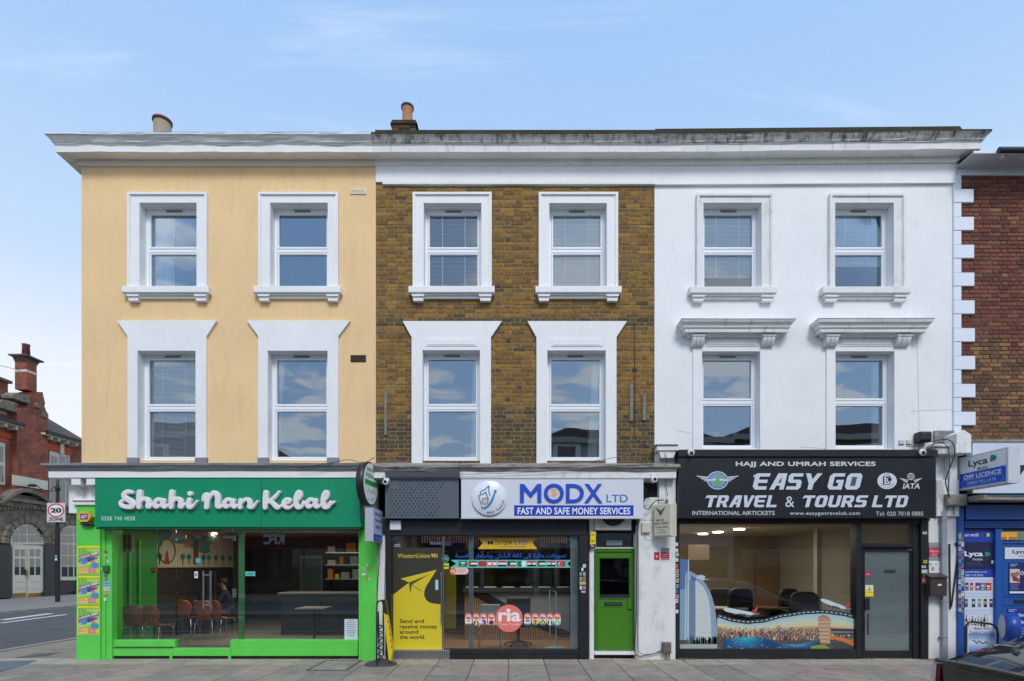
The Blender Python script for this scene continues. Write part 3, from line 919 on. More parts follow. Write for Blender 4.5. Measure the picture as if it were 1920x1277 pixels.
def hood(house, hl, hr, ht, cl, cr, pl, il, ir):
    # flat legs
    y = -.03
    mb = MB()
    a, b = X(cl[0] + 1, y), X(cr[1] - 1, y); t = Z(622, y); zb = Z(845, y); u = Z(658, -.045)
    mb.prism([(a, zb), (a, t), (b, t), (b, zb), (X(ir, -.045), zb), (X(ir, -.045), u), (X(il, -.045), u), (X(il, -.045), zb)], y, 0)
    p0, p1, q0, q1 = X(pl[0], y), X(pl[1], y), Z(649, y), Z(634, y)
    for e, dy in ((0, .012), (.028, .02)):
        mb.prism([(p0 + e, q0 + e), (p1 - e, q0 + e), (p1 - e, q1 - e), (p0 + e, q1 - e)], y - dy, y - (0 if e == 0 else .012))
    mb.build('window_surround', M_white, house)
    # moulded hood with returns
    x0, x1 = X(cl[0], -.06), X(cr[1], -.06)
    zt, zb2 = Z(ht, -.30), Z(623, -.19)
    H_ = zt - zb2
    prof = [(0, zb2 - .06), (.10, zb2 - .05), (.15, zb2), (.20, zb2), (.205, zb2 + .07), (.225, zb2 + .075), (.235, zb2 + .115), (.265, zb2 + .15), (.275, zb2 + .155), (.29, zt - .012), (.30, zt), (.02, zt + .05), (0, zt + .05)]
    hm = MB(); sweep(hm, front_stations(x0 + .02, x1 - .02, .2, left=True, right=True, back=0.0), prof, None, wob(.0015, int(hl), 3))
    hm.build('window_hood', M_corn2, house)
    for (c0, c1) in (cl, cr):
        cm = MB(); ca, cb_ = X(c0, -.12), X(c1, -.12); z1_, z0_ = zb2 - .055, Z(648, -.10)
        n = 3; wv = (cb_ - ca) / n
        for i in range(n):
            pts = []
            for k in range(9):
                t = k / 8
                yy = -(.05 + .10 * math.cos(t * 1.35) ** .8)
                pts.append((yy, z1_ - (z1_ - z0_) * t))
            pts += [(0, z0_), (0, z1_)]
            cm.prism(pts, ca + i * wv + .003, ca + (i + 1) * wv - .003, axis='x')
        cm.box(ca - .012, cb_ + .012, -.165, 0, z1_, z1_ + .03)
        cm.box(ca + .01, cb_ - .01, -.05, 0, z0_ - .01, z1_)
        cm.build('scroll_bracket', M_whited, house, bevel=.006)
hood(HW, 1276, 1479, 597, (1298.6, 1321), (1430, 1453), (1325, 1420.5), 1317, 1426)
hood(HW, 1527, 1739, 596, (1549, 1572), (1682, 1708), (1577, 1672), 1567.5, 1678)
mb = MB(); sweep(mb, front_stations(wx0, wx1, .12, right=True, tilt=.055), PROF, PM, wob(.004, 14, 5))
mb.build('roof_cornice', [M_soffit, M_soffit, M_corn2, M_corn, M_moss], HW)
fb = MB(); fb.prism([(wx0, Z(343, -.03)), (wx1 + .01, Z(341, -.03)), (wx1 + .01, 9.26), (wx0, 9.215)], -.03, 0)
fb.prism([(wx0, Z(346.5, -.04)), (wx1 - .01, Z(343, -.04)), (wx1 - .01, Z(341, -.04)), (wx0, Z(343.6, -.04))], -.048, -.0)
fb.build('frieze', M_white, HW)
MB().prism([(wx0, 9.80), (X(1800, -.075), 9.85), (X(1804, -.075), 9.88), (X(1800, -.075), Z(236.5, -.075)), (wx0, Z(241.5, -.075))], -.075, .35).build('parapet_capping', M_moss, HW)
# hairline joint grooves in the render
M_groove = mat('render_crack', rgb(168, 170, 172), .9)
for pts in ([(1719, 604), (1721, 700), (1724, 845)], [(1701, 772), (1730, 770), (1786, 768)], [(1270, 808), (1296, 812)], [(1500, 838), (1560, 842)]):
    MB().tube([(X(a), -.0005, Z(b)) for a, b in pts], .0035, 4).build('render_crack', M_groove, HW)
# ================================================================== print helpers (pixels of the photograph -> wall coordinates)
def PT(mb, s, x0, x1, yt, yb, y, col, **k):
    return text(mb, s, X(x0, y), X(x1, y), Z(yb, y), Z(yt, y), y, col, **k)
def PP(mb, pts, y, col): return mb.poly([corner(a, b, y) for a, b in pts], y, col)
def PR(mb, x0, x1, yt, yb, y, col): return mb.poly([(X(x0, y), Z(yb, y)), (X(x1, y), Z(yb, y)), (X(x1, y), Z(yt, y)), (X(x0, y), Z(yt, y))], y, col)
def PB(mb, x0, x1, yt, yb, y, y2, col=None, b=.004):
    return mb.cbox(X(x0, y), X(x1, y), y, y2, Z(yb, y), Z(yt, y), b, col)
def crom(p, n=10):
    q = [p[0]] + list(p) + [p[-1]]; o = []
    for i in range(1, len(q) - 2):
        for k in range(n):
            t = k / n
            o.append(tuple(.5 * ((2 * q[i][j]) + (-q[i - 1][j] + q[i + 1][j]) * t + (2 * q[i - 1][j] - 5 * q[i][j] + 4 * q[i + 1][j] - q[i + 2][j]) * t * t + (-q[i - 1][j] + 3 * q[i][j] - 3 * q[i + 1][j] + q[i + 2][j]) * t ** 3) for j in range(len(p[0]))))
    o.append(tuple(p[-1])); return o
def sdf_mesh(mb, strokes, y0, y1, cell, rnd_edge=.010):
    """union of round-ended strokes [(x,z,r)...] as one raised solid with softened edges"""
    pts = []
    for s in strokes:
        c_ = crom(s, 8)
        for a, b in zip(c_, c_[1:]):
            for k in range(3):
                t = k / 3
                pts.append([a[j] + (b[j] - a[j]) * t for j in range(3)])
        pts.append(list(c_[-1]))
    P_ = np.array(pts)
    x0, x1 = (P_[:, 0] - P_[:, 2]).min() - .02, (P_[:, 0] + P_[:, 2]).max() + .02
    z0, z1 = (P_[:, 1] - P_[:, 2]).min() - .02, (P_[:, 1] + P_[:, 2]).max() + .02
    nx, nz = int((x1 - x0) / cell) + 1, int((z1 - z0) / cell) + 1
    gx = x0 + np.arange(nx) * cell; gz = z0 + np.arange(nz) * cell
    G = np.full((nx, nz), 1e9)
    for p in P_:
        i0, i1 = max(0, int((p[0] - p[2] - .03 - x0) / cell)), min(nx, int((p[0] + p[2] + .03 - x0) / cell) + 2)
        j0, j1 = max(0, int((p[1] - p[2] - .03 - z0) / cell)), min(nz, int((p[1] + p[2] + .03 - z0) / cell) + 2)
        d = np.hypot(gx[i0:i1, None] - p[0], gz[None, j0:j1] - p[1]) - p[2]
        G[i0:i1, j0:j1] = np.minimum(G[i0:i1, j0:j1], d)
    V = {}; vs = []; faces = []; edges = []
    def depth(d): # rounded edge
        t = min(1, max(0, -d / rnd_edge)); return y0 + rnd_edge * (1 - math.sqrt(max(0, 1 - (1 - t) ** 2)))
    def gv(i, j):
        k = (i, j)
        if k not in V: V[k] = len(vs); vs.append((gx[i], depth(G[i, j]), gz[j]))
        return V[k]
    def ev(i, j, i2, j2):
        k = ((i, j), (i2, j2)) if (i, j) < (i2, j2) else ((i2, j2), (i, j))
        if k not in V:
            (a, b), (c_, d_) = k; u, w2 = G[a, b], G[c_, d_]; t = u / (u - w2)
            V[k] = len(vs); vs.append((gx[a] + (gx[c_] - gx[a]) * t, y0 + rnd_edge, gz[b] + (gz[d_] - gz[b]) * t))
        return V[k]
    IN = G < 0
    for i in range(nx - 1):
        for j in range(nz - 1):
            q = [(i, j), (i + 1, j), (i + 1, j + 1), (i, j + 1)]
            ins = [IN[a] for a in q]
            if not any(ins): continue
            f = []; bd = []
            for k in range(4):
                a, b = q[k], q[(k + 1) % 4]
                if IN[a]: f.append(gv(*a))
                if IN[a] != IN[b]:
                    e = ev(*a, *b); f.append(e); bd.append((e, IN[a]))
            if len(f) > 2: faces.append(f)
            if len(bd) == 2:
                (e0, in0), (e1, _) = bd
                edges.append((e0, e1) if in0 else (e1, e0))
    n = len(vs)
    mb.add(vs + [(v[0], y1, v[2]) for v in vs], faces, None, 0, True)
    b = len(mb.v) - 2 * n
    for a, c_ in edges:
        mb.f.append((b + c_, b + a, b + a + n, b + c_ + n)); mb.c.append((1, 1, 1, 1)); mb.m.append(0); mb.sm.append(True)
    return mb

W_ = rgb(235, 235, 236)
def room(house, name, x0, x1, y0, y1, z0, z1, wall, floor, ceil, backm=None, sides=None):
    e = .1
    MB().box(x0, x1, y0, y1, z0 - .15, z0).build('shop_floor', floor, house)
    MB().box(x0, x1, y0, y1, z1, z1 + .1).build('shop_ceiling', ceil, house)
    MB().box(x0, x1, y1, y1 + e, z0, z1).build('back_wall', backm or wall, house)
    MB().box(x0 - e, x0, y0, y1, z0, z1).build('side_wall', (sides or (wall, wall))[0], house)
    MB().box(x1, x1 + e, y0, y1, z0, z1).build('side_wall', (sides or (wall, wall))[1], house)

# ================================================================== shop cornices
PROF2 = [(0, 3.34), (.34, 3.342), (.34, 3.455), (.35, 3.462), (.38, 3.51), (.40, 3.545), (.415, 3.55), (.42, 3.59), (.0, 3.67)]
PM2 = [0, 0, 1, 1, 1, 1, 1, 1]
mb = MB(); sweep(mb, front_stations(yx0, X(692, -.1), .15, left=True, back=.6), PROF2, PM2, wob(.0025, 3, 2))
mb.build('shop_cornice', [M_white, M_leadg], HY_)
PROF3 = [(0, 3.34), (.30, 3.342), (.30, 3.46), (.315, 3.465), (.33, 3.50), (.36, 3.53), (.36, 3.575), (.0, 3.67)]
mb = MB(); sweep(mb, front_stations(X(706), X(1237, -.3), .12, right=True, back=-.01), PROF3, [0, 0, 1, 1, 1, 1, 1], wob(.005, 23, 2))
mb.build('shop_cornice', [M_whited, M_stonew], HB)
# return pier wall above fascia, between cornice and house wall
MB().box(X(706), X(1232), -.02, .26, 3.30, Z0).build('fascia_wall', M_whited, HB)
MB().box(yx0, X(705), -.02, .26, 2.45, 3.67 - .01).build('fascia_wall', M_whited, HY_)

# ================================================================== KEBAB SHOP
GY = .06
def cpx(x, y): return (200 + x / 7.68, 900 + y / 7.68)
sg = thing('shop_sign', (X(428, -.33), -.33, 2.45), 'long emerald green fascia sign with raised white script lettering of the kebab shop', 'shop sign')
yb_ = -.33
pm = MB(); pm.prism([(X(178, yb_), Z(988, yb_)), (X(489.6, yb_), Z(988, yb_)), (X(489.6, yb_), 3.325), (X(178, yb_), 3.325)], yb_, -.021); pm.build('sign_panel', M_sgreen, sg, bevel=.003)
pm = MB(); pm.prism([(X(490.2, yb_), Z(988.5, yb_)), (X(677, yb_), Z(988.5, yb_)), (X(672, yb_), 3.325), (X(490.2, yb_), 3.325)], yb_, -.021); pm.build('sign_panel', M_sgreen, sg, bevel=.003)
MB().box(X(178, yb_) + .01, X(677, yb_) - .02, yb_ + .012, -.03, Z(988.5, yb_) - .035, Z(988.5, yb_) - .002).build('bottom_trim', mat('trim_darkgreen', rgb(10, 70, 46), .5), sg)
ly = -.405
def stroke(pts, off=0):
    o = []
    for p in pts:
        a, b = cpx(p[0] + off, p[1]); o.append((X(a, ly), Z(b, ly), p[2] / 7.68 * .0088))
    return o
S_ = [(350, 176, 28), (292, 166, 34), (243, 205, 40), (258, 255, 42), (325, 298, 44), (372, 345, 44), (350, 382, 40), (285, 388, 36), (215, 372, 32), (188, 330, 28), (212, 298, 24)]
def h_(o): return [[(463 + o, 172, 40), (458 + o, 280, 43), (455 + o, 388, 38)], [(458 + o, 350, 26), (500 + o, 285, 30), (560 + o, 272, 36), (592 + o, 318, 38), (582 + o, 375, 36), (612 + o, 388, 26), (650 + o, 345, 18)]]
def a_(o): return [[(790 + o, 300, 30), (740 + o, 276, 30), (695 + o, 305, 34), (682 + o, 350, 36), (705 + o, 385, 34), (755 + o, 368, 22), (800 + o, 310, 20)], [(808 + o, 292, 34), (800 + o, 350, 38), (818 + o, 386, 34), (860 + o, 376, 22), (905 + o, 330, 17)]]
def b_(o): return [[(920 + o, 355, 16), (975 + o, 300, 18), (1022 + o, 235, 24), (1020 + o, 180, 26), (988 + o, 172, 30), (962 + o, 230, 38), (955 + o, 320, 42), (975 + o, 388, 38), (1030 + o, 385, 30), (1056 + o, 340, 26), (1062 + o, 318, 26)]]
words_ = [[S_] + h_(0) + a_(0) + h_(466) + [[(1182, 282, 36), (1168, 350, 38), (1182, 392, 34), (1230, 378, 24), (1292, 300, 16)], [(1190, 194, 38), (1192, 198, 38)]],
          [[(1378, 300, 16), (1392, 232, 26), (1432, 210, 34), (1438, 290, 42), (1430, 390, 40)], [(1440, 340, 28), (1478, 245, 30), (1535, 182, 36), (1585, 225, 42), (1592, 310, 42), (1590, 375, 38), (1630, 386, 28), (1680, 335, 18)]] + a_(1006) + [[(1766 + 152, 290, 32), (1766 + 150, 395, 34)], [(1766 + 158, 350, 24), (1766 + 205, 290, 28), (1766 + 262, 280, 34), (1766 + 288, 330, 36), (1766 + 280, 384, 34), (1766 + 330, 390, 26), (1766 + 400, 305, 16)]],
          [[(1766 + 520, 180, 40), (1766 + 514, 290, 42), (1766 + 510, 395, 38)], [(1766 + 712, 168, 20), (1766 + 650, 240, 28), (1766 + 560, 318, 30)], [(1766 + 590, 296, 30), (1766 + 635, 350, 38), (1766 + 685, 398, 34), (1766 + 735, 372, 22), (1766 + 790, 345, 18), (1766 + 858, 318, 22), (1766 + 868, 284, 24), (1766 + 820, 276, 30), (1766 + 778, 325, 36), (1766 + 790, 378, 34), (1766 + 845, 400, 30), (1766 + 900, 372, 20), (1766 + 930, 340, 16)]] + b_(1766) + a_(1766 + 432) + b_(1766 + 392) + [[(1766 + 1425, 345, 24), (1766 + 1452, 350, 24), (1766 + 1512, 312, 17)]]]
for wd in words_:
    m_ = MB(); sdf_mesh(m_, [stroke(s) for s in wd], ly, yb_ - .001, .0085, .010)
    m_.build('raised_lettering', M_slet, sg)
m_ = MB(); PT(m_, '0208 740 4058', 190, 253, 968.2, 976, yb_ - .002, rgb(190, 225, 205), bold=.01, space=1.15)
m_.build('phone_number', M_print, sg, kind='stuff')

KS = HY_
# pilasters and stall risers
pf = -.12
pb = MB(); PB(pb, 143, 187.5, 947, 1231, pf, .2, None, .006); PB(pb, 187.7, 196, 975, 1231, pf + .03, .2); PB(pb, 196.2, 201, 975, 1231, pf + .045, .2); PB(pb, 201.2, 207.5, 975, 1231, pf + .03, .2)
MB().cbox(X(143, pf) - .002, X(187.5, pf), pf, .2, -.02, Z(947, pf), .006).build('pilaster', M_green, KS)
for (a, b, c_) in ((187.7, 195, .03), (195.2, 199.5, .045), (199.7, 207.5, .03)):
    MB().cbox(X(a, pf), X(b, pf), pf + c_, .2, -.02, 2.46, .006).build('door_moulding', M_green, KS)
MB().cbox(X(678, pf), X(706, pf), pf, .2, -.02, 2.62, .006).build('pilaster', M_green, KS)
for (a, b, c_) in ((671, 674.5, .05), (674.7, 677.8, .03)):
    MB().cbox(X(a, pf), X(b, pf), pf + c_, .2, -.02, 2.46, .004).build('door_moulding', M_green, KS)
MB().box(X(207.5, 0), X(671, 0), -.02, .058, 2.44, 2.46).build('window_head', mat('green_dark', rgb(24, 84, 40), .5), KS)
gx0, gx1 = X(212, GY), X(672, GY)
s = MB(); s.cbox(X(211, 0), X(330, 0), -.03, .12, Z(1213, -.03), Z(1200, -.03), .006); s.build('window_sill', M_green, KS)
s = MB(); s.cbox(X(209, 0), X(436, 0), -.05, .14, .055, Z(1215, -.05), .006); s.build('stall_riser', M_green, KS)
s = MB(); s.cbox(X(434, 0), X(672, 0), -.05, .14, .055, Z(1200, -.05), .006); s.build('stall_riser', M_green, KS)
for a in (318, 428):
    MB().box(X(a, -.06), X(a + 5, -.06), -.062, -.051, .0, .13).build('sill_foot', M_green, KS)
s = MB(); s.box(X(209, 0), X(671, 0), -.02, .14, -.02, .053); s.build('dark_gap_strip', M_dark, KS)  # black colour stands in for the shaded gap under the stall riser
MB().box(X(214, -.034), X(326, -.034), -.052, -.046, Z(1215, -.05) - .012, Z(1215, -.05) + .004).build('chrome_strip', M_steel, KS)
MB().box(X(330, 0), X(434, 0), -.02, .14, Z(1215, -.05), Z(1215, -.05) + .02).build('door_threshold', M_steel, KS)
# capital over the left pilaster
cm = MB()
def cap(mb, a, b, t, btm, y0, y1): mb.cbox(X(a, y0), X(b, y0), y0, y1, Z(btm, y0), Z(t, y0), .008)
cap(cm, 136, 179, 939, 947, -.16, 0); cap(cm, 134, 179, 936, 939, -.19, 0)
cm.build('capital_base', M_white, KS)
for (a, b) in ((137, 150), (165, 178)):
    c2 = MB(); z1_, z0_ = 3.34, Z(936, -.17)
    pts = [(-(.12 + .16 * (1 - math.sin(min(1, k / 8 * 1.25) * 1.57))), z1_ - .09 - (z1_ - .09 - z0_) * k / 8) for k in range(9)] + [(0, z0_), (0, z1_ - .09)]
    c2.prism(pts, X(a, -.2), X(b, -.2), axis='x'); c2.cbox(X(a, -.3) - .02, X(b, -.3) + .02, -.32, 0, z1_ - .13, z1_ - .002, .006)
    c2.build('scroll_bracket', M_white, KS)
MB().box(X(137, 0), X(180, 0), -.1, .2, 2.72, 3.34).build('pilaster_neck', M_white, KS)

# glazing
def pane(a, b, t, btm, y=GY, parent=None, name='window_pane', m=None, th=.008):
    return MB().box(X(a, y), X(b, y), y, y + th, Z(btm, y), Z(t, y)).build(name, m or M_glassS, parent)
pane(212.5, 329.5, 990, 1200, parent=KS); pane(435.8, 671, 990, 1200, parent=KS); pane(330.5, 435, 990, 1006, parent=KS)
dr = pane(331.5, 381.0, 1007, 1213, parent=KS, name='glass_door', th=.010)
dr2 = pane(381.8, 433.5, 1007, 1213, parent=KS, name='glass_door', th=.010)
for (a, b) in ((325, 348), (418, 441)):
    f = MB(); PB(f, a, b, 1003.5, 1009, GY - .012, GY + .02); 
    if a < 400: PB(f, a, a + 5.5, 1009.2, 1014, GY - .012, GY + .02)
    else: PB(f, b - 5.5, b, 1009.2, 1014, GY - .012, GY + .02)
    f.build('patch_fitting', M_steel, KS)
for a, dd in ((380.2, dr), (393.6, dr2)):
    h = MB(); h.tube([(X(a + 1.3, -.02), -.02, Z(1142.5, -.02)), (X(a + 1.3, -.02), -.02, Z(1070.5, -.02))], .0155, 12)
    h.build('door_handle', M_steel, dd)
h = MB()
for zz in (1078, 1134.5): h.tube([(X(381.5, -.0), -.015, Z(zz, -.0)), (X(395, -.0), -.015, Z(zz, -.0))], .009, 8)
h.build('handle_bar', M_steel, dr2)
f = MB(); PR(f, 364.5, 371, 1071.5, 1084, GY - .003, rgb(225, 228, 226)); f.ring(X(367.8, GY), Z(1077.5, GY), .009, .02, GY - .004, 14, rgb(40, 44, 46), rzf=1.4); f.build('door_sticker', M_print, KS)
f = MB(); PR(f, 367, 376, 1046.5, 1056, GY - .003, rgb(80, 170, 190)); f.build('door_sticker', M_print, KS)
f = MB(); PR(f, 460, 478.5, 1071.5, 1080, GY - .003, rgb(90, 205, 190)); PT(f, 'OPEN', 463, 475, 1074, 1078, GY - .005, rgb(30, 110, 105), bold=.02); f.build('door_sticker', M_print, KS)
f = MB(); PB(f, 435, 441.5, 1104, 1120.5, GY - .02, GY + .02); f.build('door_lock', M_steel, KS)
f = MB(); f.tube([(X(453, .14), .14, .2), (X(453, .14), .14, 2.40)], .056, 20); f.build('green_post', mat('post_green', rgb(96, 196, 110), .45, nv=.05), KS)
f = MB()
for zz, hh in ((1112, 9), (1155, 4)): f.tube([(X(453, .14), .14, Z(zz + hh, .14)), (X(453, .14), .14, Z(zz, .14))], .0575, 20)
f.build('post_tape', mat('tape', rgb(190, 200, 170), .6), KS)
pn = thing('paper_notice', (X(659, GY), GY - .01, Z(1200)), 'white lace edged paper notice taped low in the right corner of the kebab shop window', 'notice')
f = MB(); r0 = random.Random(4)
a, b, t, bt = X(645.5, .05), X(671, .05), Z(1160.5, .05), Z(1199.5, .05)
pts = []
for k in range(40):
    an = 2 * math.pi * k / 40
    ux, uz = math.cos(an), math.sin(an); q = max(abs(ux), abs(uz)); e = .006 * (k % 2)
    pts.append(((a + b) / 2 + ux / q * ((b - a) / 2 - e), (t + bt) / 2 + uz / q * ((t - bt) / 2 - e)))
f.prism(pts, .050, .052, rgb(205, 214, 224)); 
for k in range(9):
    zz = t - .04 - k * .036; xx = (a + b) / 2; wd = (.06, .09, .08, .1, .05, .1, .09, .07, .05)[k]
    f.poly([(xx - wd, zz), (xx + wd, zz), (xx + wd, zz + .011), (xx - wd, zz + .011)], .0495, rgb(120, 132, 148))
f.build('paper', M_print, pn)

# interior
FL = .10
M_ktile = mat('shop_tile', rgb(122, 118, 112), .35, nv=.08, ns=2)
M_mural = mat('mural_cream', rgb(188, 182, 160), .8, nv=.04)
M_wains = mat('dark_wainscot', rgb(50, 47, 44), .6, nv=.1, ns=3)
kx0, kx1 = -7.93, X(690)
room(KS, 'kebab', kx0, kx1, .16, 6.6, FL, 2.62, M_wains, M_ktile, mat('ceil_white', rgb(165, 165, 160), .9), M_wains)
f = MB(); f.box(kx0, kx0 + .03, .2, 1.96, FL, 2.62); f.build('green_wall_panel', mat('wall_green', rgb(46, 150, 60), .6, nv=.06), KS)
f = MB()
for yy, w0 in ((.55, .06), (1.0, .07), (1.3, .07)): f.box(kx0 + .03, kx0 + .07, yy, yy + w0, FL, 2.3)
f.build('green_batten', mat('batten_green', rgb(70, 190, 70), .5), KS)
f = MB(); f.box(kx0, kx0 + .02, 1.961, 5.4, 1.74, 2.62); f.build('mural_wall', M_mural, KS)
f = MB(); f.box(kx0 + .02, kx0 + .045, 1.961, 5.4, 1.70, 1.74, rgb(175, 170, 150)); f.build('dado_rail', M_printm, KS)
# painted city mural: big wheel, clock tower, trees, clouds (generic)
f = MB()
mxp = kx0 + .026
def mpoly(pts, col, off=0): # pts in (y,z) on the side wall, facing +x
    n = len(pts); a = sum(pts[i][0] * pts[(i + 1) % n][1] - pts[(i + 1) % n][0] * pts[i][1] for i in range(n))
    if a < 0: pts = pts[::-1]
    f.add([(mxp + off, p[0], p[1]) for p in pts], [tuple(range(n))], col)
tl = rgb(70, 130, 132); 
for (cy, cz, r1, r2) in ((2.25, 2.46, .28, .12), (2.8, 2.36, .3, .1), (3.2, 2.38, .36, .13), (3.7, 2.28, .5, .17), (4.1, 2.42, .4, .12), (2.08, 2.3, .1, .14), (3.9, 2.14, .3, .08)):
    mpoly([(cy + r1 * math.cos(k * .52), cz + r2 * math.sin(k * .52)) for k in range(12)], tl, .001 * r1)
for k in range(24):
    a0, a1 = k * math.pi / 12, (k + 1) * math.pi / 12
    mpoly([(2.33 + .29 * math.cos(a0), 2.08 + .26 * math.sin(a0)), (2.33 + .33 * math.cos(a0), 2.08 + .29 * math.sin(a0)), (2.33 + .33 * math.cos(a1), 2.08 + .29 * math.sin(a1)), (2.33 + .29 * math.cos(a1), 2.08 + .26 * math.sin(a1))], rgb(32, 90, 52), .003)
mpoly([(2.31, 2.08), (2.35, 2.08), (2.43, 1.78), (2.23, 1.78)], rgb(150, 62, 40), .004)
mpoly([(3.4, 1.78), (3.6, 1.78), (3.6, 2.3), (3.5, 2.42), (3.4, 2.3)], rgb(110, 66, 40), .004)
for cy in (2.06, 2.95, 3.2, 3.85, 4.1, 4.45, 4.8, 5.2): 
    mpoly([(cy + .10 * math.cos(k * .6), 1.96 + .07 * math.sin(k * .6)) for k in range(11)], rgb(60, 120, 104), .003)
    mpoly([(cy - .015, 1.76), (cy + .015, 1.76), (cy + .015, 1.92), (cy - .015, 1.92)], rgb(70, 60, 40), .003)
for cy in (3.0, 4.3):
    for k in range(3): mpoly([(cy + k * .08, 2.2), (cy + k * .08 + .04, 2.2), (cy + k * .08 + .04, 2.42), (cy + k * .08, 2.42)], rgb(190, 110, 50), .004)
f.build('mural_painting', M_printm, KS)
M_lamp = mat('lamp_glow', (1.0, .86, .66, 1), .5, emit=14)
def downlight(x, y, z, label, name='ceiling_light', group=None, on=M_lamp, r=.05):
    t = thing(name, (x, y, z), label, 'ceiling light', group)
    MB().lathe([(r, -.004), (r + .02, -.004), (r + .02, .012), (r, .012)], (x, y, z), 18).build('rim', M_steel, t)
    MB().cyl((x, y, z - .03), r, .028, 18).build('bulb', on, t)
    return t
for i, (px, py) in enumerate(((368, 996.5), (401, 999))):
    dd = (2.615 - EYE) * F0 / (HY - py) - D0
    downlight(X(px, dd), dd, 2.61, ('lit round ceiling light nearer the kebab shop door', 'lit round ceiling light deeper inside the kebab shop')[i], group='lights in the kebab shop ceiling', r=.075)
def arealight(name, x, y, z, e, sx=.8, sy=.8, col=(1, .86, .68)):
    l = bpy.data.lights.new(name, 'AREA'); l.energy = e; l.shape = 'RECTANGLE'; l.size = sx; l.size_y = sy; l.color = col
    o = bpy.data.objects.new(name, l); COL.objects.link(o); o.location = (x, y, z); return o
arealight('kebab_ceiling_lamp', -5.4, 2.4, 2.58, 62, 3.0, 2.5)
# red fire call point and cable on the green wall
# counter, kitchen
ct = thing('counter', (-4.1, 2.9, FL), 'dark serving counter on the right inside the kebab shop', 'counter')
M_ctr = mat('counter_dark', rgb(42, 44, 48), .4, nv=.06)
MB().cbox(-5.45, -2.72, 2.7, 3.4, FL, 1.06, .01).build('counter_front', M_ctr, ct)
MB().cbox(-5.5, -2.72, 2.62, 3.45, 1.06, 1.11, .01).build('counter_top', mat('counter_top', rgb(100, 102, 106), .3), ct)
for k in range(3): MB().box(-5.42 + k * .9, -5.42 + k * .9 + .88, 2.685, 2.70, FL + .12, 1.03).build('panel', M_ctr, ct)
kt = thing('kitchen_shelf', (-3.8, 5.8, 1), 'steel kitchen shelving with boxes behind the counter of the kebab shop', 'shelves')
for zz in (1.35, 1.75, 2.1): MB().box(-5.3, -2.8, 5.4, 5.8, zz, zz + .03).build('shelf', M_steel, kt)
r5 = random.Random(8)
for zz in (1.38, 1.78, 2.13):
    xx = -5.25
    while xx < -3:
        w5 = r5.uniform(.1, .3); MB().box(xx, xx + w5, 5.45, 5.7, zz, zz + r5.uniform(.1, .28), r5.choice([rgb(200, 196, 186), rgb(190, 120, 40), rgb(80, 80, 86), rgb(150, 150, 155), rgb(220, 180, 60)])).build('box', M_printm, kt); xx += w5 + r5.uniform(.03, .2)
fr = thing('drinks_fridge', (-5.75, 5.9, FL), 'tall grey fridge behind the glass door at the back of the kebab shop', 'fridge')
MB().cbox(-6.1, -5.45, 5.6, 6.3, FL, 2.05, .02).build('cabinet', mat('fridge_grey', rgb(90, 94, 98), .4), fr)
MB().box(-6.05, -5.5, 5.585, 5.6, FL + .15, 1.95).build('door', mat('fridge_door', rgb(60, 66, 72), .15), fr)
# chairs (moulded wood shells on chrome legs)
M_wood = mat('ply_orange', rgb(186, 98, 44), .35, nv=.12, ns=6, coat=.3)
def chair_shell(parent):
    mb = MB(); n = 12; k = 10; v = []
    prof = []
    for j in range(k + 1):  # seat front to back, then up
        t = j / k
        if t < .45: u = t / .45; prof.append((-.21 + .36 * u, .44 + .012 * math.sin(u * 3) , .19 - .02 * u))
        else:
            u = (t - .45) / .55; an = u
            wv = .13 + .10 * math.sin(min(1, u * 1.05) * 2.3) if u < .93 else .13
            wv = [.15, .125, .15, .195, .215, .19, .10][min(6, int(round(u * 6)))]
            prof.append((.15 + .07 * u + .03 * math.sin(u * 1.5), .45 + .42 * u, wv))
    for (y_, z_, wv) in prof:
        for i in range(n + 1):
            s_ = -1 + 2 * i / n
            v.append((s_ * wv, y_ - (.035 * (s_ * s_) if z_ > .5 else 0) , z_ + (.02 * s_ * s_ if z_ < .5 else -.03 * s_ ** 4 * (z_ - .45))))
    m = n + 1; f = [(j * m + i, j * m + i + 1, (j + 1) * m + i + 1, (j + 1) * m + i) for j in range(k) for i in range(n)]
    mb.add(v, f, None, 0, True)
    o = mb.build('seat_shell', M_wood, parent)
    so = o.modifiers.new('t', 'SOLIDIFY'); so.thickness = .014
    ss = o.modifiers.new('s', 'SUBSURF'); ss.levels = 1; ss.render_levels = 1
    return o
def make_chair():
    t = thing('bentwood_chair', (0, 0, 0)); chair_shell(t)
    for (sx, sy) in ((-1, -1), (1, -1), (-1, 1), (1, 1)):
        MB().tube([(.02 * sx, .06 * sy, .432), (.13 * sx, .13 * sy - .01, .43), (.165 * sx, .165 * sy, .40), (.21 * sx, .22 * sy, .0)], .0095, 8).build('leg', M_chrome, t)
    return t
def finish(t):
    ALLCH[t.name] = [q for q in COL.objects if q.parent == t]
ch0 = make_chair(); finish(ch0)
spots = [((X(250, .75), .80, FL), R(200), 'orange bentwood chair facing in behind the kebab window, nearer the green pilaster'),
         ((X(297, .75), .78, FL), R(165), 'orange bentwood chair behind the kebab window, close to the glass door'),
         ((X(415, 2.2), 2.3, FL), R(150), 'orange bentwood chair beyond the door handles of the kebab shop'),
         ((X(345, 2.4), 2.5, FL), R(185), 'bentwood chair in shadow at the kebab shop table, nearest the mural wall'),
         ((X(378, 2.0), 2.2, FL), R(190), 'bentwood chair in shadow in the middle of the kebab shop behind the glass door')]
for i, (l_, rz, lb) in enumerate(spots):
    c_ = ch0 if i == 0 else dup(ch0)
    c_.location = l_; c_.rotation_euler = (0, 0, rz)
    tag(c_, lb, 'chair', 'bentwood chairs in the kebab shop')
M_tab = mat('table_dark', rgb(40, 36, 34), .3)
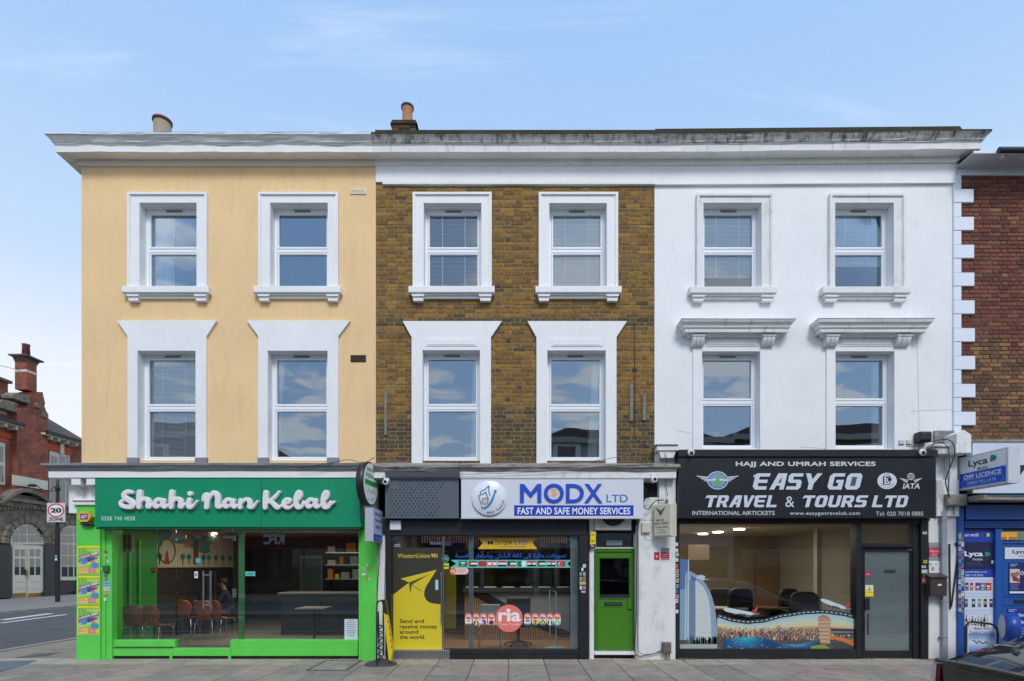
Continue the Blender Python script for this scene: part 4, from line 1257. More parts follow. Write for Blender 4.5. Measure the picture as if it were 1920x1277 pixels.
def make_table(loc, w_, d_, label, col=None):
    t = thing('cafe_table', loc, label, 'table', 'tables in the kebab shop')
    x, y, z = loc
    MB().cbox(x - w_ / 2, x + w_ / 2, y - d_ / 2, y + d_ / 2, z + .72, z + .75, .006).build('table_top', col or M_tab, t)
    MB().cyl((x, y, z + .02), .03, .70, 12).build('pillar', M_tab, t)
    b = MB(); b.box(x - .28, x + .28, y - .03, y + .03, z, z + .022); b.box(x - .028, x + .028, y - .28, y - .031, z, z + .022); b.box(x - .028, x + .028, y + .031, y + .28, z, z + .022); b.build('foot', M_tab, t)
make_table((X(290, 1.5), 1.5, FL), .7, .6, 'small dark table by the green wall behind the two orange chairs')
make_table((X(362, 2.9), 3.1, FL), .75, .6, 'dark table behind the glass door handles, where a person sits')
make_table((X(588, 1.5), 1.55, FL), .62, .6, 'small pedestal table in front of the dark serving counter', mat('table_edge', rgb(150, 150, 152), .3))

# seated people: one continuous skinned body each
def person(name, loc, rz, label, top, skin=(.30, .17, .11, 1), lean=.15, hair=(.015, .012, .01, 1), arms='table'):
    t = thing(name, loc, label, 'person')
    me = bpy.data.meshes.new('body')
    J = [((0, 0, .50), .135), ((0, .02, .68), .125), ((0, -lean * .5, .90), .145), ((0, -lean, 1.04), .075), ((0, -lean - .02, 1.10), .052), ((0, -lean - .045, 1.17), .075), ((0, -lean - .05, 1.27), .082),
         ((.10, -.05, .50), .10), ((.14, -.46, .52), .072), ((.14, -.44, .30), .058), ((.14, -.46, .08), .042), ((.14, -.60, .035), .035),
         ((-.10, -.05, .50), .10), ((-.14, -.46, .52), .072), ((-.14, -.44, .30), .058), ((-.14, -.46, .08), .042), ((-.14, -.60, .035), .035),
         ((.17, -lean, .98), .062), ((.23, -lean - .08, .76), .046), ((.12, -lean - .32, .79), .032), ((.10, -lean - .40, .79), .026),
         ((-.17, -lean, .98), .062), ((-.23, -lean - .08, .76), .046), ((-.12, -lean - .32, .79), .032), ((-.10, -lean - .40, .79), .026)]
    E_ = [(0, 1), (1, 2), (2, 3), (3, 4), (4, 5), (5, 6), (0, 7), (7, 8), (8, 9), (9, 10), (10, 11), (0, 12), (12, 13), (13, 14), (14, 15), (15, 16), (2, 17), (17, 18), (18, 19), (19, 20), (2, 21), (21, 22), (22, 23), (23, 24)]
    me.from_pydata([j[0] for j in J], E_, [])
    tmp = bpy.data.objects.new('body', me); COL.objects.link(tmp)
    tmp.modifiers.new('k', 'SKIN')
    sub = tmp.modifiers.new('s', 'SUBSURF'); sub.levels = 2; sub.render_levels = 2
    for sv, j in zip(me.skin_vertices[0].data, J): sv.radius = (j[1], j[1])
    me.skin_vertices[0].data[0].use_root = True
    bpy.context.view_layer.update()
    dg = bpy.context.evaluated_depsgraph_get()
    m2 = bpy.data.meshes.new_from_object(tmp.evaluated_get(dg))
    bpy.data.objects.remove(tmp)
    M_skin = mat('skin', skin, .55); M_top = mat(name + '_top_' + label[:6], top, .85, nv=.08); M_tr = mat('trousers_dark', (.03, .032, .045, 1), .85); M_shoe = mat('shoe', (.02, .02, .02, 1), .5)
    for q in (M_skin, M_top, M_tr, M_shoe): m2.materials.append(q)
    for p in m2.polygons:
        c_ = p.center; p.use_smooth = True
        hand = c_.z < .86 and c_.y < -lean - .30 and abs(c_.x) < .2 and c_.z > .72
        p.material_index = 0 if (c_.z > 1.075 or hand) else 3 if c_.z < .09 else 2 if (c_.z < .60) else 1
    bo = bpy.data.objects.new('body', m2); COL.objects.link(bo); bo.parent = t
    hm = MB(); hx, hz = -lean - .05, 1.22
    hm.sphere((0, hx + .02, hz + .05), .096, 16, 10, sc=(1, 1.08, 1.0)); hr = hm.build('hair', mat('hair', hair, .7), t); hr.location = (0, hx + .028, hz + .052); hr.parent = t
    fm_ = MB(); fm_.sphere((0, 0, 0), .014, 8, 6, sc=(.8, 1.2, 1.6)); nz_ = fm_.build('nose', M_skin, t); nz_.location = (0, hx - .088, hz - .005)
    for sx in (-1, 1):
        e1 = MB(); e1.sphere((0, 0, 0), .009, 8, 6); q = e1.build('eye', mat('eye', (.02, .015, .012, 1), .2), t); q.location = (.03 * sx, hx - .077, hz + .015)
        e1 = MB(); e1.sphere((0, 0, 0), .02, 8, 6, sc=(.4, .8, 1.3)); q = e1.build('ear', M_skin, t); q.location = (.088 * sx, hx + .01, hz)
        for k in range(5):   # fingers resting on the table edge, thumb from the side of the palm
            x_ = sx * (.10 + (k - 1.6) * .017); L5 = (.055, .07, .078, .072, .055)[k]; 
            fm2 = MB(); 
            if k == 0: fm2.tube([(0, 0, 0), (-sx * .02, -.02, .004), (-sx * .022, -.045, -.002)], [.0095, .009, .007], 8)
            else: fm2.tube([(0, 0, 0), (0, -L5 * .5, .006), (0, -L5, -.008)], [.0088, .0085, .0065], 8)
            q = fm2.build('finger', M_skin, t); q.location = (x_ if k else sx * .075, -lean - .40 - (.02 if k else -.01) - L5 / 2, .785)
    t.rotation_euler = (0, 0, rz)
    return t
person('person', (X(428, 3.3), 3.45, FL - .02), R(-75), 'person in a dark blue top sitting at the table behind the kebab shop door', (.010, .014, .045, 1))
person('person', (X(355, 3.5), 3.7, FL - .02), R(20), 'person in black seen dimly at the far side of the kebab shop table', (.012, .012, .016, 1))
M_call = mat('red_box', rgb(190, 40, 36), .5)
cpn = thing('fire_call_point', (kx0 + .03, 1.9, 1.5), 'small red fire call point on the green wall inside the kebab shop', 'alarm')
MB().cbox(kx0 + .03, kx0 + .09, 1.78, 1.9, 1.62, 1.70, .004).build('case', M_call, cpn); MB().box(kx0 + .04, kx0 + .08, 1.776, 1.779, 1.635, 1.68).build('label_plate', mat('lbl', rgb(220, 220, 220), .5), cpn)
pil = thing('menu_board', (kx0 + .05, .4, 2.2), 'pale menu board high on the green wall behind the left of the kebab window', 'menu board')
f = MB(); f.box(X(230, .3), X(248, .3), .30, .32, Z(1036, .3), Z(1000, .3), rgb(190, 196, 190)); f.build('board', M_printm, pil)
for k in range(4): 
    f = MB(); f.box(X(232 + 4 * k, .29), X(235 + 4 * k, .29), .292, .2995, Z(1034, .3), Z(1003, .3), (rgb(50, 60, 50), rgb(130, 150, 120))[k % 2]); f.build('menu_strip', M_printm, pil)
# ================================================================== MONEY SHOP
BLU = rgb(24, 72, 190); BLU2 = rgb(20, 62, 176)
ms = thing('shop_sign', (X(1036, -.30), -.30, 2.6), 'white fascia sign with blue capital letters and a round logo disc of the money shop', 'shop sign')
y = -.32
PB(MB(), 864.7, 1206.5, 898.5, 971.5, y, -.021).build('sign_panel', mat('sign_white', rgb(216, 219, 228), .3, nv=.02), ms)
f = MB(); fe = mat('sign_edge', rgb(190, 192, 198), .4)
f.box(X(864.7, y) - .006, X(1206.5, y) + .006, y - .004, y + .03, Z(971.5, y) - .012, Z(971.5, y) - .0005).box(X(864.7, y) - .006, X(1206.5, y) + .006, y - .004, y + .03, Z(898.5, y) + .0005, Z(898.5, y) + .012)
f.build('sign_edge', fe, ms)
f = MB(); yt = y - .016
f.prism([corner(974.8 + a * 4.04, 943 - b * 3.57, yt) for a, b in ((0, 0), (0, 10), (1.9, 10), (5, 5.6), (8.1, 10), (10, 10), (10, 0), (8.1, 0), (8.1, 6.6), (5, 2.6), (1.9, 6.6), (1.9, 0))], yt, yt + .015, BLU); PT(f, 'O', 1019.5, 1057.5, 906.5, 943.6, yt, BLU, bold=.022, depth=.015)
PT(f, 'D', 1061, 1095, 907.3, 943, yt, BLU, bold=.022, depth=.015); PT(f, 'X', 1095.5, 1129.6, 907.3, 943, yt, BLU, bold=.022, depth=.015)
f.build('sign_letters', M_print, ms, kind='stuff')
f = MB(); PT(f, 'LTD', 1137, 1177.3, 927.5, 942, y - .002, rgb(52, 120, 176), bold=.012); f.build('sign_letters_small', M_print, ms, kind='stuff')
f = MB(); PR(f, 964, 1188, 947.4, 967.3, y - .002, BLU2); PT(f, 'FAST AND SAFE MONEY SERVICES', 970.6, 1181.6, 951.5, 964.6, y - .004, rgb(235, 238, 245), bold=.022, space=1.04); f.build('strapline', M_print, ms, kind='stuff')
f = MB(); cx, cz = X(1038.3, y), Z(925, y)
f.ring(cx, cz, .072, .084, y - .0022, 26, rgb(224, 196, 120)); f.ring(cx, cz, .05, .055, y - .0022, 26, rgb(226, 176, 150)); PT(f, '$', 1034, 1043, 918, 932, y - .003, rgb(222, 160, 90), bold=.02)
f.build('coin_emblem', M_print, ms, kind='stuff')
cx, cz = X(917.2, y - .04), Z(934, y - .04); r = .315
MB().lathe([(r, y - .001), (r, y - .034), (r - .008, y - .04), (0, y - .04)], (cx, 0, cz), 48, 'y').build('logo_disc', mat('disc_white', rgb(226, 229, 236), .25), ms)
f = MB(); yy = y - .0425; T1, T2 = rgb(58, 140, 168), rgb(60, 78, 150)
def LP(x_, y_): return corner(860 + x_ / 5.333, 890 + y_ / 5.333, yy)
for pts, wd, cc in (([(215, 185), (225, 165), (262, 150), (303, 112), (300, 165), (316, 215)], .02, T1), ([(200, 215), (215, 205), (260, 185), (272, 172), (275, 195), (300, 250)], .022, T1),
                    ([(200, 215), (212, 262), (228, 305)], .02, T1), ([(215, 185), (218, 200)], .015, T1)):
    f.line([LP(*p) for p in pts], wd, yy, cc)
q = crom([LP(*p) for p in ((226, 318), (248, 340), (290, 318), (330, 265), (362, 180))], 8)
for i, (a, b) in enumerate(zip(q, q[1:])): f.line([a, b], .02 + .030 * math.sin(i / len(q) * 3.0), yy - .0005, T1)
f.poly([LP(348, 165), LP(372, 148), LP(384, 172), LP(366, 190)], yy - .001, T1)
a, b = LP(263, 265); f.ring(a, b, .048, .062, yy - .001, 24, T2); f.disc(a, b, .034, yy - .001, 18, rgb(232, 190, 60))
# curved words round the foot of the disc
def arc_text(f, s, cx, cz, rad, a0, a1, h, y, col, bold=.01, w=.8):
    for i, chh in enumerate(s):
        if chh == ' ': continue
        a = R(a0 + (a1 - a0) * (i + .5) / len(s)); v, fc = text_mesh(chh, bold)
        if not v: continue
        A = np.array(v); lo, hi = A.min(0), A.max(0); sc = h / .72
        up = Vector((-math.cos(a), -math.sin(a))) if a0 < a1 else Vector((math.cos(a), math.sin(a)))
        rt = Vector((up.y, -up.x))
        o_ = []
        for p in v:
            u, t = (p[0] - (lo[0] + hi[0]) / 2) * sc * w, p[1] * sc
            base = rad if a0 > a1 else rad
            o_.append((cx + base * math.cos(a) + rt.x * u + up.x * t, y, cz + base * math.sin(a) + rt.y * u + up.y * t))
        f.add(o_, fc, col)
arc_text(f, 'MONEY TRANSFER', cx, cz, .285, 262, 352, .042, yy, rgb(60, 84, 160))
f.build('logo_print', M_print, ms, kind='stuff')

# grey perforated panel
gp_ = thing('perforated_panel', (X(791, -.28), -.28, 2.6), 'dark grey metal panel with rows of small triangular holes left of the money shop sign', 'metal panel')
y = -.27; M_gp = mat('panel_grey', rgb(88, 96, 106), .45, nv=.05, ns=2)
PB(MB(), 722, 860, 896, 972, y, -.021, None, .005).build('sheet', M_gp, gp_)
MB().cbox(X(722, y - .07), X(862, y - .07), y - .07, -.021, Z(895.8, y), Z(883.5, y), .005).build('top_rail', mat('rail_grey', rgb(66, 72, 80), .5), gp_)
f = MB(); k = 0; rp = random.Random(4)
for row in range(13):
    for colm in range(14):
        px = 731.5 + colm * 7.3 + (3.6 if row % 2 else 0); py = 902 + row * 5.35
        if px > 825 + 6 * math.sin(row) or (px < 748 and py < 915): continue
        s = 1.85 * rp.uniform(.75, 1.1); u = 1 if (row + colm) % 2 else -1
        PP(f, [(px - s, py + s * .8 * u), (px + s, py + s * .8 * u), (px, py - s * .9 * u)], y - .0012, rgb(16, 18, 22))
f.build('hole', mat('hole_dark', (.01, .01, .012, 1), .9, vc=True), gp_, kind='stuff')

HBp = HB
MB().box(X(706), X(1100), -.10, .2, 2.34, Z(972, 0) - .0).build('fascia_board', M_black, HB)
MB().cbox(X(723, -.11), X(1101, -.11), -.11, .2, Z(1004, -.11), Z(974.5, -.11), .006).build('shop_fascia', M_black, HB)
for (a, b, bt) in ((723, 733.5, 1231), (1086.5, 1104.5, 1235)):
    MB().cbox(X(a, -.11), X(b, -.11), -.11, .2, Z(bt, -.11), Z(1004.2, -.11), .006).build('shopfront_post', M_black, HB)
# low wall of black painted bricks
bw = MB().box(X(843, -.08), X(1086.4, -.08), -.07, .14, -.02, Z(1218.5, -.07)); bw.build('stall_riser', M_black, HB)
for row in range(2):
    xx = X(843, -.08) + (-.1 if row else 0)
    while xx < X(1086, -.08):
        a, b = max(xx, X(843, -.08)), min(xx + .235, X(1086, -.08)); xx += .24
        if b - a > .04: MB().cbox(a + .004, b - .004, -.08, -.06, .01 + row * .074, .01 + row * .074 + .066, .004).build('brick', M_black, HB)
MB().cbox(X(735, -.10), X(843, -.10), -.10, .14, .0, Z(1219, -.10), .006).build('door_threshold', M_steel, HB)
for i in range(26):
    xx = X(738, -.1) + i * .039
    MB().cbox(xx, xx + .02, -.106, -.10, .03, Z(1224, -.1) + .035, .003).build('threshold_tread', mat('tread', rgb(120, 122, 126), .5, metal=.6), HB) if i < 27 else None
# white painted pillars beside the shop
M_pill = M_whited
MB().cbox(X(706.5, -.06), X(724, -.06), -.06, .25, -.02, 2.64, .012).build('pillar', M_pill, HB, bevel=.01)
MB().cbox(X(1104.8, -.08), X(1114, -.08), -.08, .25, -.02, 2.62, .01).build('pillar', M_pill, HB, bevel=.008)
wp = MB(); wp.cbox(X(1196, -.10), X(1267, -.10), -.10, .25, -.02, Z(975, -.10), .02)
seg = [(X(1196, -.1), Z(975, -.1) + .0005)] + [(X(1196, -.1) + .22 - .22 * math.cos(t * math.pi / 16), Z(975, -.1) + .42 * math.sin(t * math.pi / 16)) for t in range(1, 9)] + [(X(1267, -.1), Z(975, -.1) + .42), (X(1267, -.1), Z(975, -.1) + .0005)]
wp.prism(seg, -.0985, .25)
wp.build('pillar', M_pill, HB)
MB().cbox(X(1236, -.16), X(1268, -.16), -.15, .25, 2.62, Z(882, -.15), .01).build('pilaster', M_whited, HW)
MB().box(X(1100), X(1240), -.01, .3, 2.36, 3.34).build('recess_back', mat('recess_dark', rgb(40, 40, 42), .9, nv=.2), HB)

gy = .04
door = pane(735.5, 829, 1006, 1217.5, y=gy, parent=HB, name='glass_door', th=.010)
pane(833, 1085.5, 1008, 1218, y=gy, parent=HB)
f = MB(); PB(f, 829.5, 832.5, 1006, 1218, gy - .01, gy + .03, None, .003); f.build('door_edge', M_steel, HB)
f = MB(); f.tube([(X(827.5, -.02), -.03, Z(1168, -.03)), (X(827.5, -.02), -.03, Z(1073, -.03))], .013, 10); f.build('door_handle', M_steel, door)
f = MB()
for zz in (1085, 1155): f.tube([(X(827.5, -.02), -.03, Z(zz, -.03)), (X(827.5, -.02), .04, Z(zz, -.03))], .008, 8)
f.build('handle_bracket', M_steel, door)
f = MB(); PB(f, 806, 827, 1015.5, 1021, gy - .01, gy + .03); PB(f, 825, 846, 1015, 1023, gy + .02, gy + .06); f.build('door_closer', M_steel, HB)
# print on the door
dp = thing('door_print', (X(782), gy - .004, .2), 'yellow paper plane money transfer vinyl with dark lettering covering the glass shop door', 'window vinyl')
YL = rgb(216, 196, 42); DK = rgb(58, 55, 44)
f = MB(); PR(f, 735.5, 829, 1027, 1217.5, gy - .002, DK); f.build('dark_film', M_print, dp)
f = MB(); ydd = gy - .004
cur = crom([(818.7, 1068.3), (800, 1098), (795.3, 1112), (797, 1121), (802, 1127.5), (810, 1131), (820, 1132.6), (828.6, 1133)], 5)
# fan-safe: build from convex pieces
def ytop(px):
    e = [(737.6, 1114.8), (765.6, 1093.0), (767, 1092)]
    if px <= 766: return 1114.8 + (1092.6 - 1114.8) * (px - 737.6) / (766 - 737.6)
    return None
body_ = [(737.6, 1217.5), (737.6, 1114.8), (768, 1091.5), (795.3, 1112), (797, 1121), (802, 1127.5), (810, 1131), (820, 1132.6), (828.6, 1133), (828.6, 1217.5)]
bl = body_
f.prism([corner(a, b, ydd) for a, b in [(737.6, 1217.5), (737.6, 1114.8), (768, 1091.5), (775, 1098), (775, 1217.5)]], ydd, ydd + .001, YL)
f.prism([corner(a, b, ydd) for a, b in [(775, 1217.5), (775, 1098)] + cur[:len(cur)][6:] + [(828.6, 1217.5)]], ydd, ydd + .001, YL)
f.prism([corner(a, b, ydd) for a, b in [(751, 1085), (818.7, 1068.3), (768, 1092.5)]], ydd, ydd + .001, YL)
f.prism([corner(a, b, ydd) for a, b in [(768, 1092.5), (818.7, 1068.3)] + cur[1:7] + [(775, 1098.5)]], ydd - .0005, ydd + .0006, YL)
f.build('yellow_film', M_print, dp)
f = MB(); PP(f, [(766.5, 1092.5), (804.5, 1077), (772, 1096.5), (769.8, 1113.5)], ydd - .0015, rgb(84, 80, 34)); f.line([corner(a, b, ydd) for a, b in ((772, 1096.5), (792, 1109))], .012, ydd - .0015, rgb(120, 112, 36)); f.build('fold_line', M_print, dp)
f = MB(); PT(f, 'WesternUnion', 745.5, 806, 1037.6, 1046.2, ydd, rgb(206, 186, 60), bold=.012); PT(f, 'WU', 807.5, 820.5, 1037.8, 1045.6, ydd, rgb(214, 196, 60), bold=.05, shear=-.15)
f.build('yellow_wording', M_print, dp, kind='stuff')
f = MB()
for s_, a, b, t, bt in (('Send and', 749.4, 795, 1160.8, 1168.2), ('receive money', 749.4, 819.6, 1171.4, 1181), ('around', 749.4, 784.2, 1181, 1188.4), ('the world.', 749.4, 797.5, 1190.8, 1198.2)):
    PT(f, s_, a, b, t, bt, ydd - .002, rgb(52, 50, 30), bold=.016)
f.build('dark_wording', M_print, dp, kind='stuff')
f = MB(); PR(f, 816, 822, 1087, 1106.5, ydd - .002, rgb(120, 190, 190))
for k in range(4): PR(f, 817.3, 820.7, 1089 + k * 4.2, 1091.8 + k * 4.2, ydd - .003, rgb(220, 235, 235))
f.build('push_sticker', M_print, dp)
# small stickers on the glass
def sticker(name, pts, label, cat='sticker', group=None):
    t = thing(name, (0, 0, 0)); return t
st = thing('round_sticker', (X(835), gy - .01, 2), 'round green transfer sticker with a yellow tag below, on the glass beside the door print', 'sticker')
f = MB(); a, b = corner(835, 1047.5, gy - .003); f.disc(a, b, .078, gy - .003, 22, rgb(20, 92, 66)); f.ring(a, b, .056, .064, gy - .0036, 22, rgb(110, 180, 140)); PT(f, 'WU', 830.5, 839.5, 1045, 1050, gy - .004, rgb(150, 190, 200), bold=.02)
PR(f, 829.5, 841.5, 1056, 1067, gy - .003, rgb(206, 214, 40)); PR(f, 831, 840, 1060, 1063, gy - .004, rgb(130, 110, 30)); f.build('print', M_print, st)
st = thing('oval_sticker', (X(860), gy - .01, 1.8), 'pink and orange oval sticker with a round logo under the end of the flag strip', 'sticker')
f = MB(); zc = Z(1070.5, gy); r = .066
pts = [(X(850, gy) + r * math.cos(R(90 + 18 * k)), zc + r * math.sin(R(90 + 18 * k))) for k in range(11)] + [(X(872, gy) + r * math.cos(R(-90 + 18 * k)), zc + r * math.sin(R(-90 + 18 * k))) for k in range(11)]
f.poly(pts, gy - .003, rgb(234, 200, 190)); f.disc(X(849.5, gy), zc, .058, gy - .0036, 20, rgb(232, 96, 70)); PT(f, 'ria', 845.5, 853.5, 1067, 1073.5, gy - .0042, rgb(245, 225, 220), bold=.02)
PR(f, 857, 872, 1068, 1069.2, gy - .0036, rgb(220, 130, 110)); PR(f, 857, 870, 1071.5, 1072.5, gy - .0036, rgb(220, 130, 110)); f.build('print', M_print, st)
st = thing('small_sign_sticker', (X(745), gy - .01, 2.2), 'small dark and white sticker in the top left corner of the money shop door', 'sticker')
f = MB(); PR(f, 738.5, 751.5, 1014.5, 1025.5, gy - .003, rgb(60, 62, 68)); PR(f, 740, 750, 1020.5, 1022, gy - .004, rgb(200, 204, 210)); PR(f, 739, 751, 1023.2, 1025, gy - .004, rgb(170, 176, 186)); PR(f, 744, 751, 1017, 1018.4, gy - .004, rgb(180, 184, 190)); f.build('print', M_print, st)
# yellow ribbon banner
rb_ = thing('ribbon_banner', (X(951), gy - .01, 2.1), 'yellow swallow tailed ribbon banner with shop name hung at the top of the window', 'banner')
f = MB(); yy = gy - .012
P_ = [corner(a, b, yy) for a, b in ((896, 1008.3), (1007, 1008.3), (998.5, 1018), (1007.5, 1029.5), (896, 1029.5), (905.5, 1018))]
f.prism([P_[0], P_[1], P_[2], P_[5]], yy, yy + .004, rgb(222, 180, 52)); f.prism([P_[5], P_[2], P_[3], P_[4]], yy, yy + .004, rgb(222, 180, 52))
f.build('ribbon', M_print, rb_)
f = MB(); yq = yy - .0015
PT(f, 'M', 914.5, 924.7, 1014, 1021.3, yq, rgb(46, 40, 44), bold=.02); PT(f, 'DX', 944, 961, 1014, 1021.3, yq, rgb(46, 40, 44), bold=.02); PT(f, 'LTD', 965, 988, 1014, 1021.3, yq, rgb(72, 92, 170), bold=.02)
a, b = corner(931, 1019.5, yq); f.ring(a, b, .022, .03, yq, 16, rgb(80, 78, 70)); f.line([corner(p, q, yq) for p, q in ((926, 1011), (932, 1013), (938, 1021), (942, 1014))], .012, yq, rgb(90, 88, 76)); PT(f, 'FAST AND SAFE MONEY SERVICES', 937, 986, 1023.6, 1026.4, yq, rgb(120, 80, 40))
f.build('ribbon_print', M_print, rb_, kind='stuff')
# arabic line
at_ = thing('window_lettering', (X(955), gy - .01, 1.9), 'blue arabic vinyl lettering in one line above the strip of flags', 'window lettering')
f = MB(); PT(f, arabic('تحويلات مالية إلى كافة البلدان وبأسعار تنافسية'), 853.5, 1061, 1035.5, 1048.5, gy - .003, rgb(44, 96, 200), bold=.012); f.build('lettering', M_print, at_, kind='stuff')
# strip of flags
fl = thing('flag_strip', (X(957), gy - .01, 1.75), 'turquoise ribbon strip of twelve national flags across the money shop window', 'flag strip')
f = MB(); yy = gy - .004; TQ = rgb(96, 196, 188)
for seg in ([(844, 1049.5), (856, 1057), (856, 1050), (844, 1049.5)],): pass
f.poly([corner(a, b, yy) for a, b in ((845, 1049.8), (1071, 1050), (1064, 1057), (855.5, 1057))], yy, TQ)
f.poly([corner(a, b, yy) for a, b in ((855.5, 1057), (1064, 1057), (1071, 1064.5), (843, 1064.8))], yy, TQ)
f.build('ribbon', M_print, fl)
G, Rd, Wt, Bk = rgb(20, 120, 62), rgb(206, 44, 44), rgb(236, 236, 238), rgb(26, 26, 30)
def flag(i, bands=None, extra=None, vert=False, x=None):
    f = MB(); x0_, x1_ = 860 + i * 18.4, 860 + i * 18.4 + 15.8; t, b = 1051.8, 1062.2; y1 = yy - .0012
    n = len(bands)
    for k, cc in enumerate(bands):
        if vert: PR(f, x0_ + (x1_ - x0_) * k / n, x0_ + (x1_ - x0_) * (k + 1) / n, t, b, y1, cc)
        else: PR(f, x0_, x1_, t + (b - t) * k / n, t + (b - t) * (k + 1) / n, y1, cc)
    if extra: extra(f, x0_, x1_, t, b, y1 - .0008)
    f.build('flag', M_print, fl)
def saudi(f, a, b, t, bt, y): PR(f, a + 4, b - 4, 1054, 1056.6, y, Wt); PR(f, a + 5, b - 5, 1058.8, 1059.6, y, Wt)
def uae(f, a, b, t, bt, y): PR(f, a, a + 4.2, t, bt, y, Rd)
def leb(f, a, b, t, bt, y): PP(f, [((a + b) / 2 - 2.2, 1058.6), ((a + b) / 2 + 2.2, 1058.6), ((a + b) / 2, 1054.8)], y, G)
def tri(c_): return lambda f, a, b, t, bt, y: PP(f, [(a, t), (a, bt), (a + 5.5, (t + bt) / 2)], y, c_)
def star(f, a, b, t, bt, y): f.disc(*corner((a + b) / 2, 1057, y), .018, y, 5, rgb(60, 120, 60))
def turk(f, a, b, t, bt, y):
    cx, cz = corner(a + 6, 1057, y); f.disc(cx, cz, .032, y, 18, Wt); f.disc(cx + .01, cz, .026, y - .0006, 18, Rd); f.disc(cx + .038, cz, .012, y - .0006, 5, Wt)
def alg(f, a, b, t, bt, y): cx, cz = corner((a + b) / 2, 1057, y); f.disc(cx, cz, .026, y, 16, Rd); f.disc(cx + .01, cz, .02, y - .0006, 16, Wt)
flag(0, [G], saudi); flag(1, [G, Wt, Bk], uae); flag(2, [rgb(190, 50, 48)], star); flag(3, [Rd, Wt, Wt, Rd], leb); flag(4, [Rd, Wt, Bk]); flag(5, [G, Wt, Rd], tri(Bk)); flag(6, [G, Wt], alg, True)
flag(7, [Rd, Wt, Bk], star); flag(8, [Bk, Wt, G], tri(Rd)); flag(9, [Rd, Wt, Bk], star); flag(10, [Rd], turk)
# large round logo and the row of small flag badges
CO = rgb(236, 122, 112)
rl = thing('round_logo_sticker', (X(954), gy - .01, .6), 'large coral round logo sticker with white lower case letters low on the money shop window', 'sticker')
f = MB(); cx, cz = corner(954.5, 1159.5, gy - .003); f.disc(cx, cz, .258, gy - .003, 44, CO); f.build('disc', M_print, rl)
f = MB(); PT(f, 'ria', 934.5, 976.5, 1142, 1165.5, gy - .005, rgb(242, 240, 242), bold=.028); f.disc(*corner(952.8, 1144.6, gy - .006), .034, gy - .006, 16, rgb(242, 240, 242)); PT(f, 'Money Transfer', 935.5, 975.5, 1168.3, 1173.8, gy - .005, rgb(248, 210, 206), bold=.01); f.build('disc_print', M_print, rl, kind='stuff')
def badge(px, label, bands, vert=False, extra=None, cc=CO):
    t = thing('flag_badge', (X(px), gy - .004, .6), label, 'sticker', 'badges either side of the coral logo')
    f = MB(); ya = gy - .003; w_ = 6.3
    def cap_(cy, sgn, col, rr, y_): 
        cx, cz = corner(px, cy, y_); return cx, cz, rr * .0101
    cx, cz = corner(px, 1155.5, ya); cz2 = corner(px, 1166.2, ya)[1]; rr = w_ * .0101
    pts = [(cx + rr * math.cos(R(18 * k)), cz + rr * math.sin(R(18 * k))) for k in range(11)] + [(cx + rr * math.cos(R(180 + 18 * k)), cz2 + rr * math.sin(R(180 + 18 * k))) for k in range(11)]
    f.poly(pts, ya, rgb(225, 228, 232)); f.build('badge', M_print, t)
    f = MB(); f.disc(cx, cz, rr * .97, ya - .001, 20, rgb(226, 100, 76)); PT(f, 'ria', px - 4.6, px + 4.6, 1151.6, 1157, ya - .002, rgb(246, 236, 236), bold=.03)
    r2 = rr * .78; n = 20; pr = [(cx + r2 * math.cos(2 * math.pi * k / n), cz2 - .012 + r2 * math.sin(2 * math.pi * k / n)) for k in range(n)]
    nb_ = len(bands)
    for k, c3 in enumerate(bands):
        lo, hi = -1 + 2 * k / nb_, -1 + 2 * (k + 1) / nb_
        if vert: poly_ = [(cx + r2 * u, cz2 - .012 + r2 * math.sqrt(max(0, 1 - u * u))) for u in np.linspace(lo, hi, 7)] + [(cx + r2 * u, cz2 - .012 - r2 * math.sqrt(max(0, 1 - u * u))) for u in np.linspace(hi, lo, 7)]
        else:
            lo, hi = -hi, -lo
            poly_ = [(cx + r2 * math.sqrt(max(0, 1 - u * u)), cz2 - .012 + r2 * u) for u in np.linspace(lo, hi, 7)] + [(cx - r2 * math.sqrt(max(0, 1 - u * u)), cz2 - .012 + r2 * u) for u in np.linspace(hi, lo, 7)]
        f.poly(poly_, ya - .001, c3)
    if extra: extra(f, cx, cz2 - .012, r2, ya - .002)
    f.build('badge_print', M_print, t, kind='stuff')
Yw = rgb(236, 214, 40); Or = rgb(236, 140, 60); Bl = rgb(50, 80, 170)
badge(878.4, 'flag badge with orange white and green bands, outermost on the side of the door', [Or, Wt, G])
badge(892.8, 'flag badge with blue yellow and red upright stripes', [rgb(40, 60, 140), Yw, Rd], True)
badge(906.8, 'flag badge with blue over red and a white wedge', [Bl, Rd], False, lambda f, a, b, r2, y: f.poly([(a - r2 * .8, b + r2 * .6), (a - r2 * .8, b - r2 * .6), (a + r2 * .1, b)], y, Wt))
badge(921.4, 'flag badge of plain red with a dark eagle shape beside the coral logo', [rgb(200, 40, 50)], False, lambda f, a, b, r2, y: f.disc(a, b, r2 * .45, y, 6, rgb(50, 20, 24)))
badge(989.2, 'flag badge with green white and blue bands next to the coral logo', [G, Wt, rgb(90, 110, 200)])
badge(1003.6, 'flag badge with red yellow and green bands and a dark star', [Rd, Yw, G], False, lambda f, a, b, r2, y: f.disc(a, b, r2 * .3, y, 5, Bk))
badge(1017.6, 'flag badge with a yellow diagonal cross on green and black', [G, rgb(30, 32, 28), G], False, lambda f, a, b, r2, y: (f.line([(a - r2 * .7, b - r2 * .6), (a + r2 * .7, b + r2 * .6)], .018, y, Yw), f.line([(a - r2 * .7, b + r2 * .6), (a + r2 * .7, b - r2 * .6)], .018, y - .0005, Yw)))
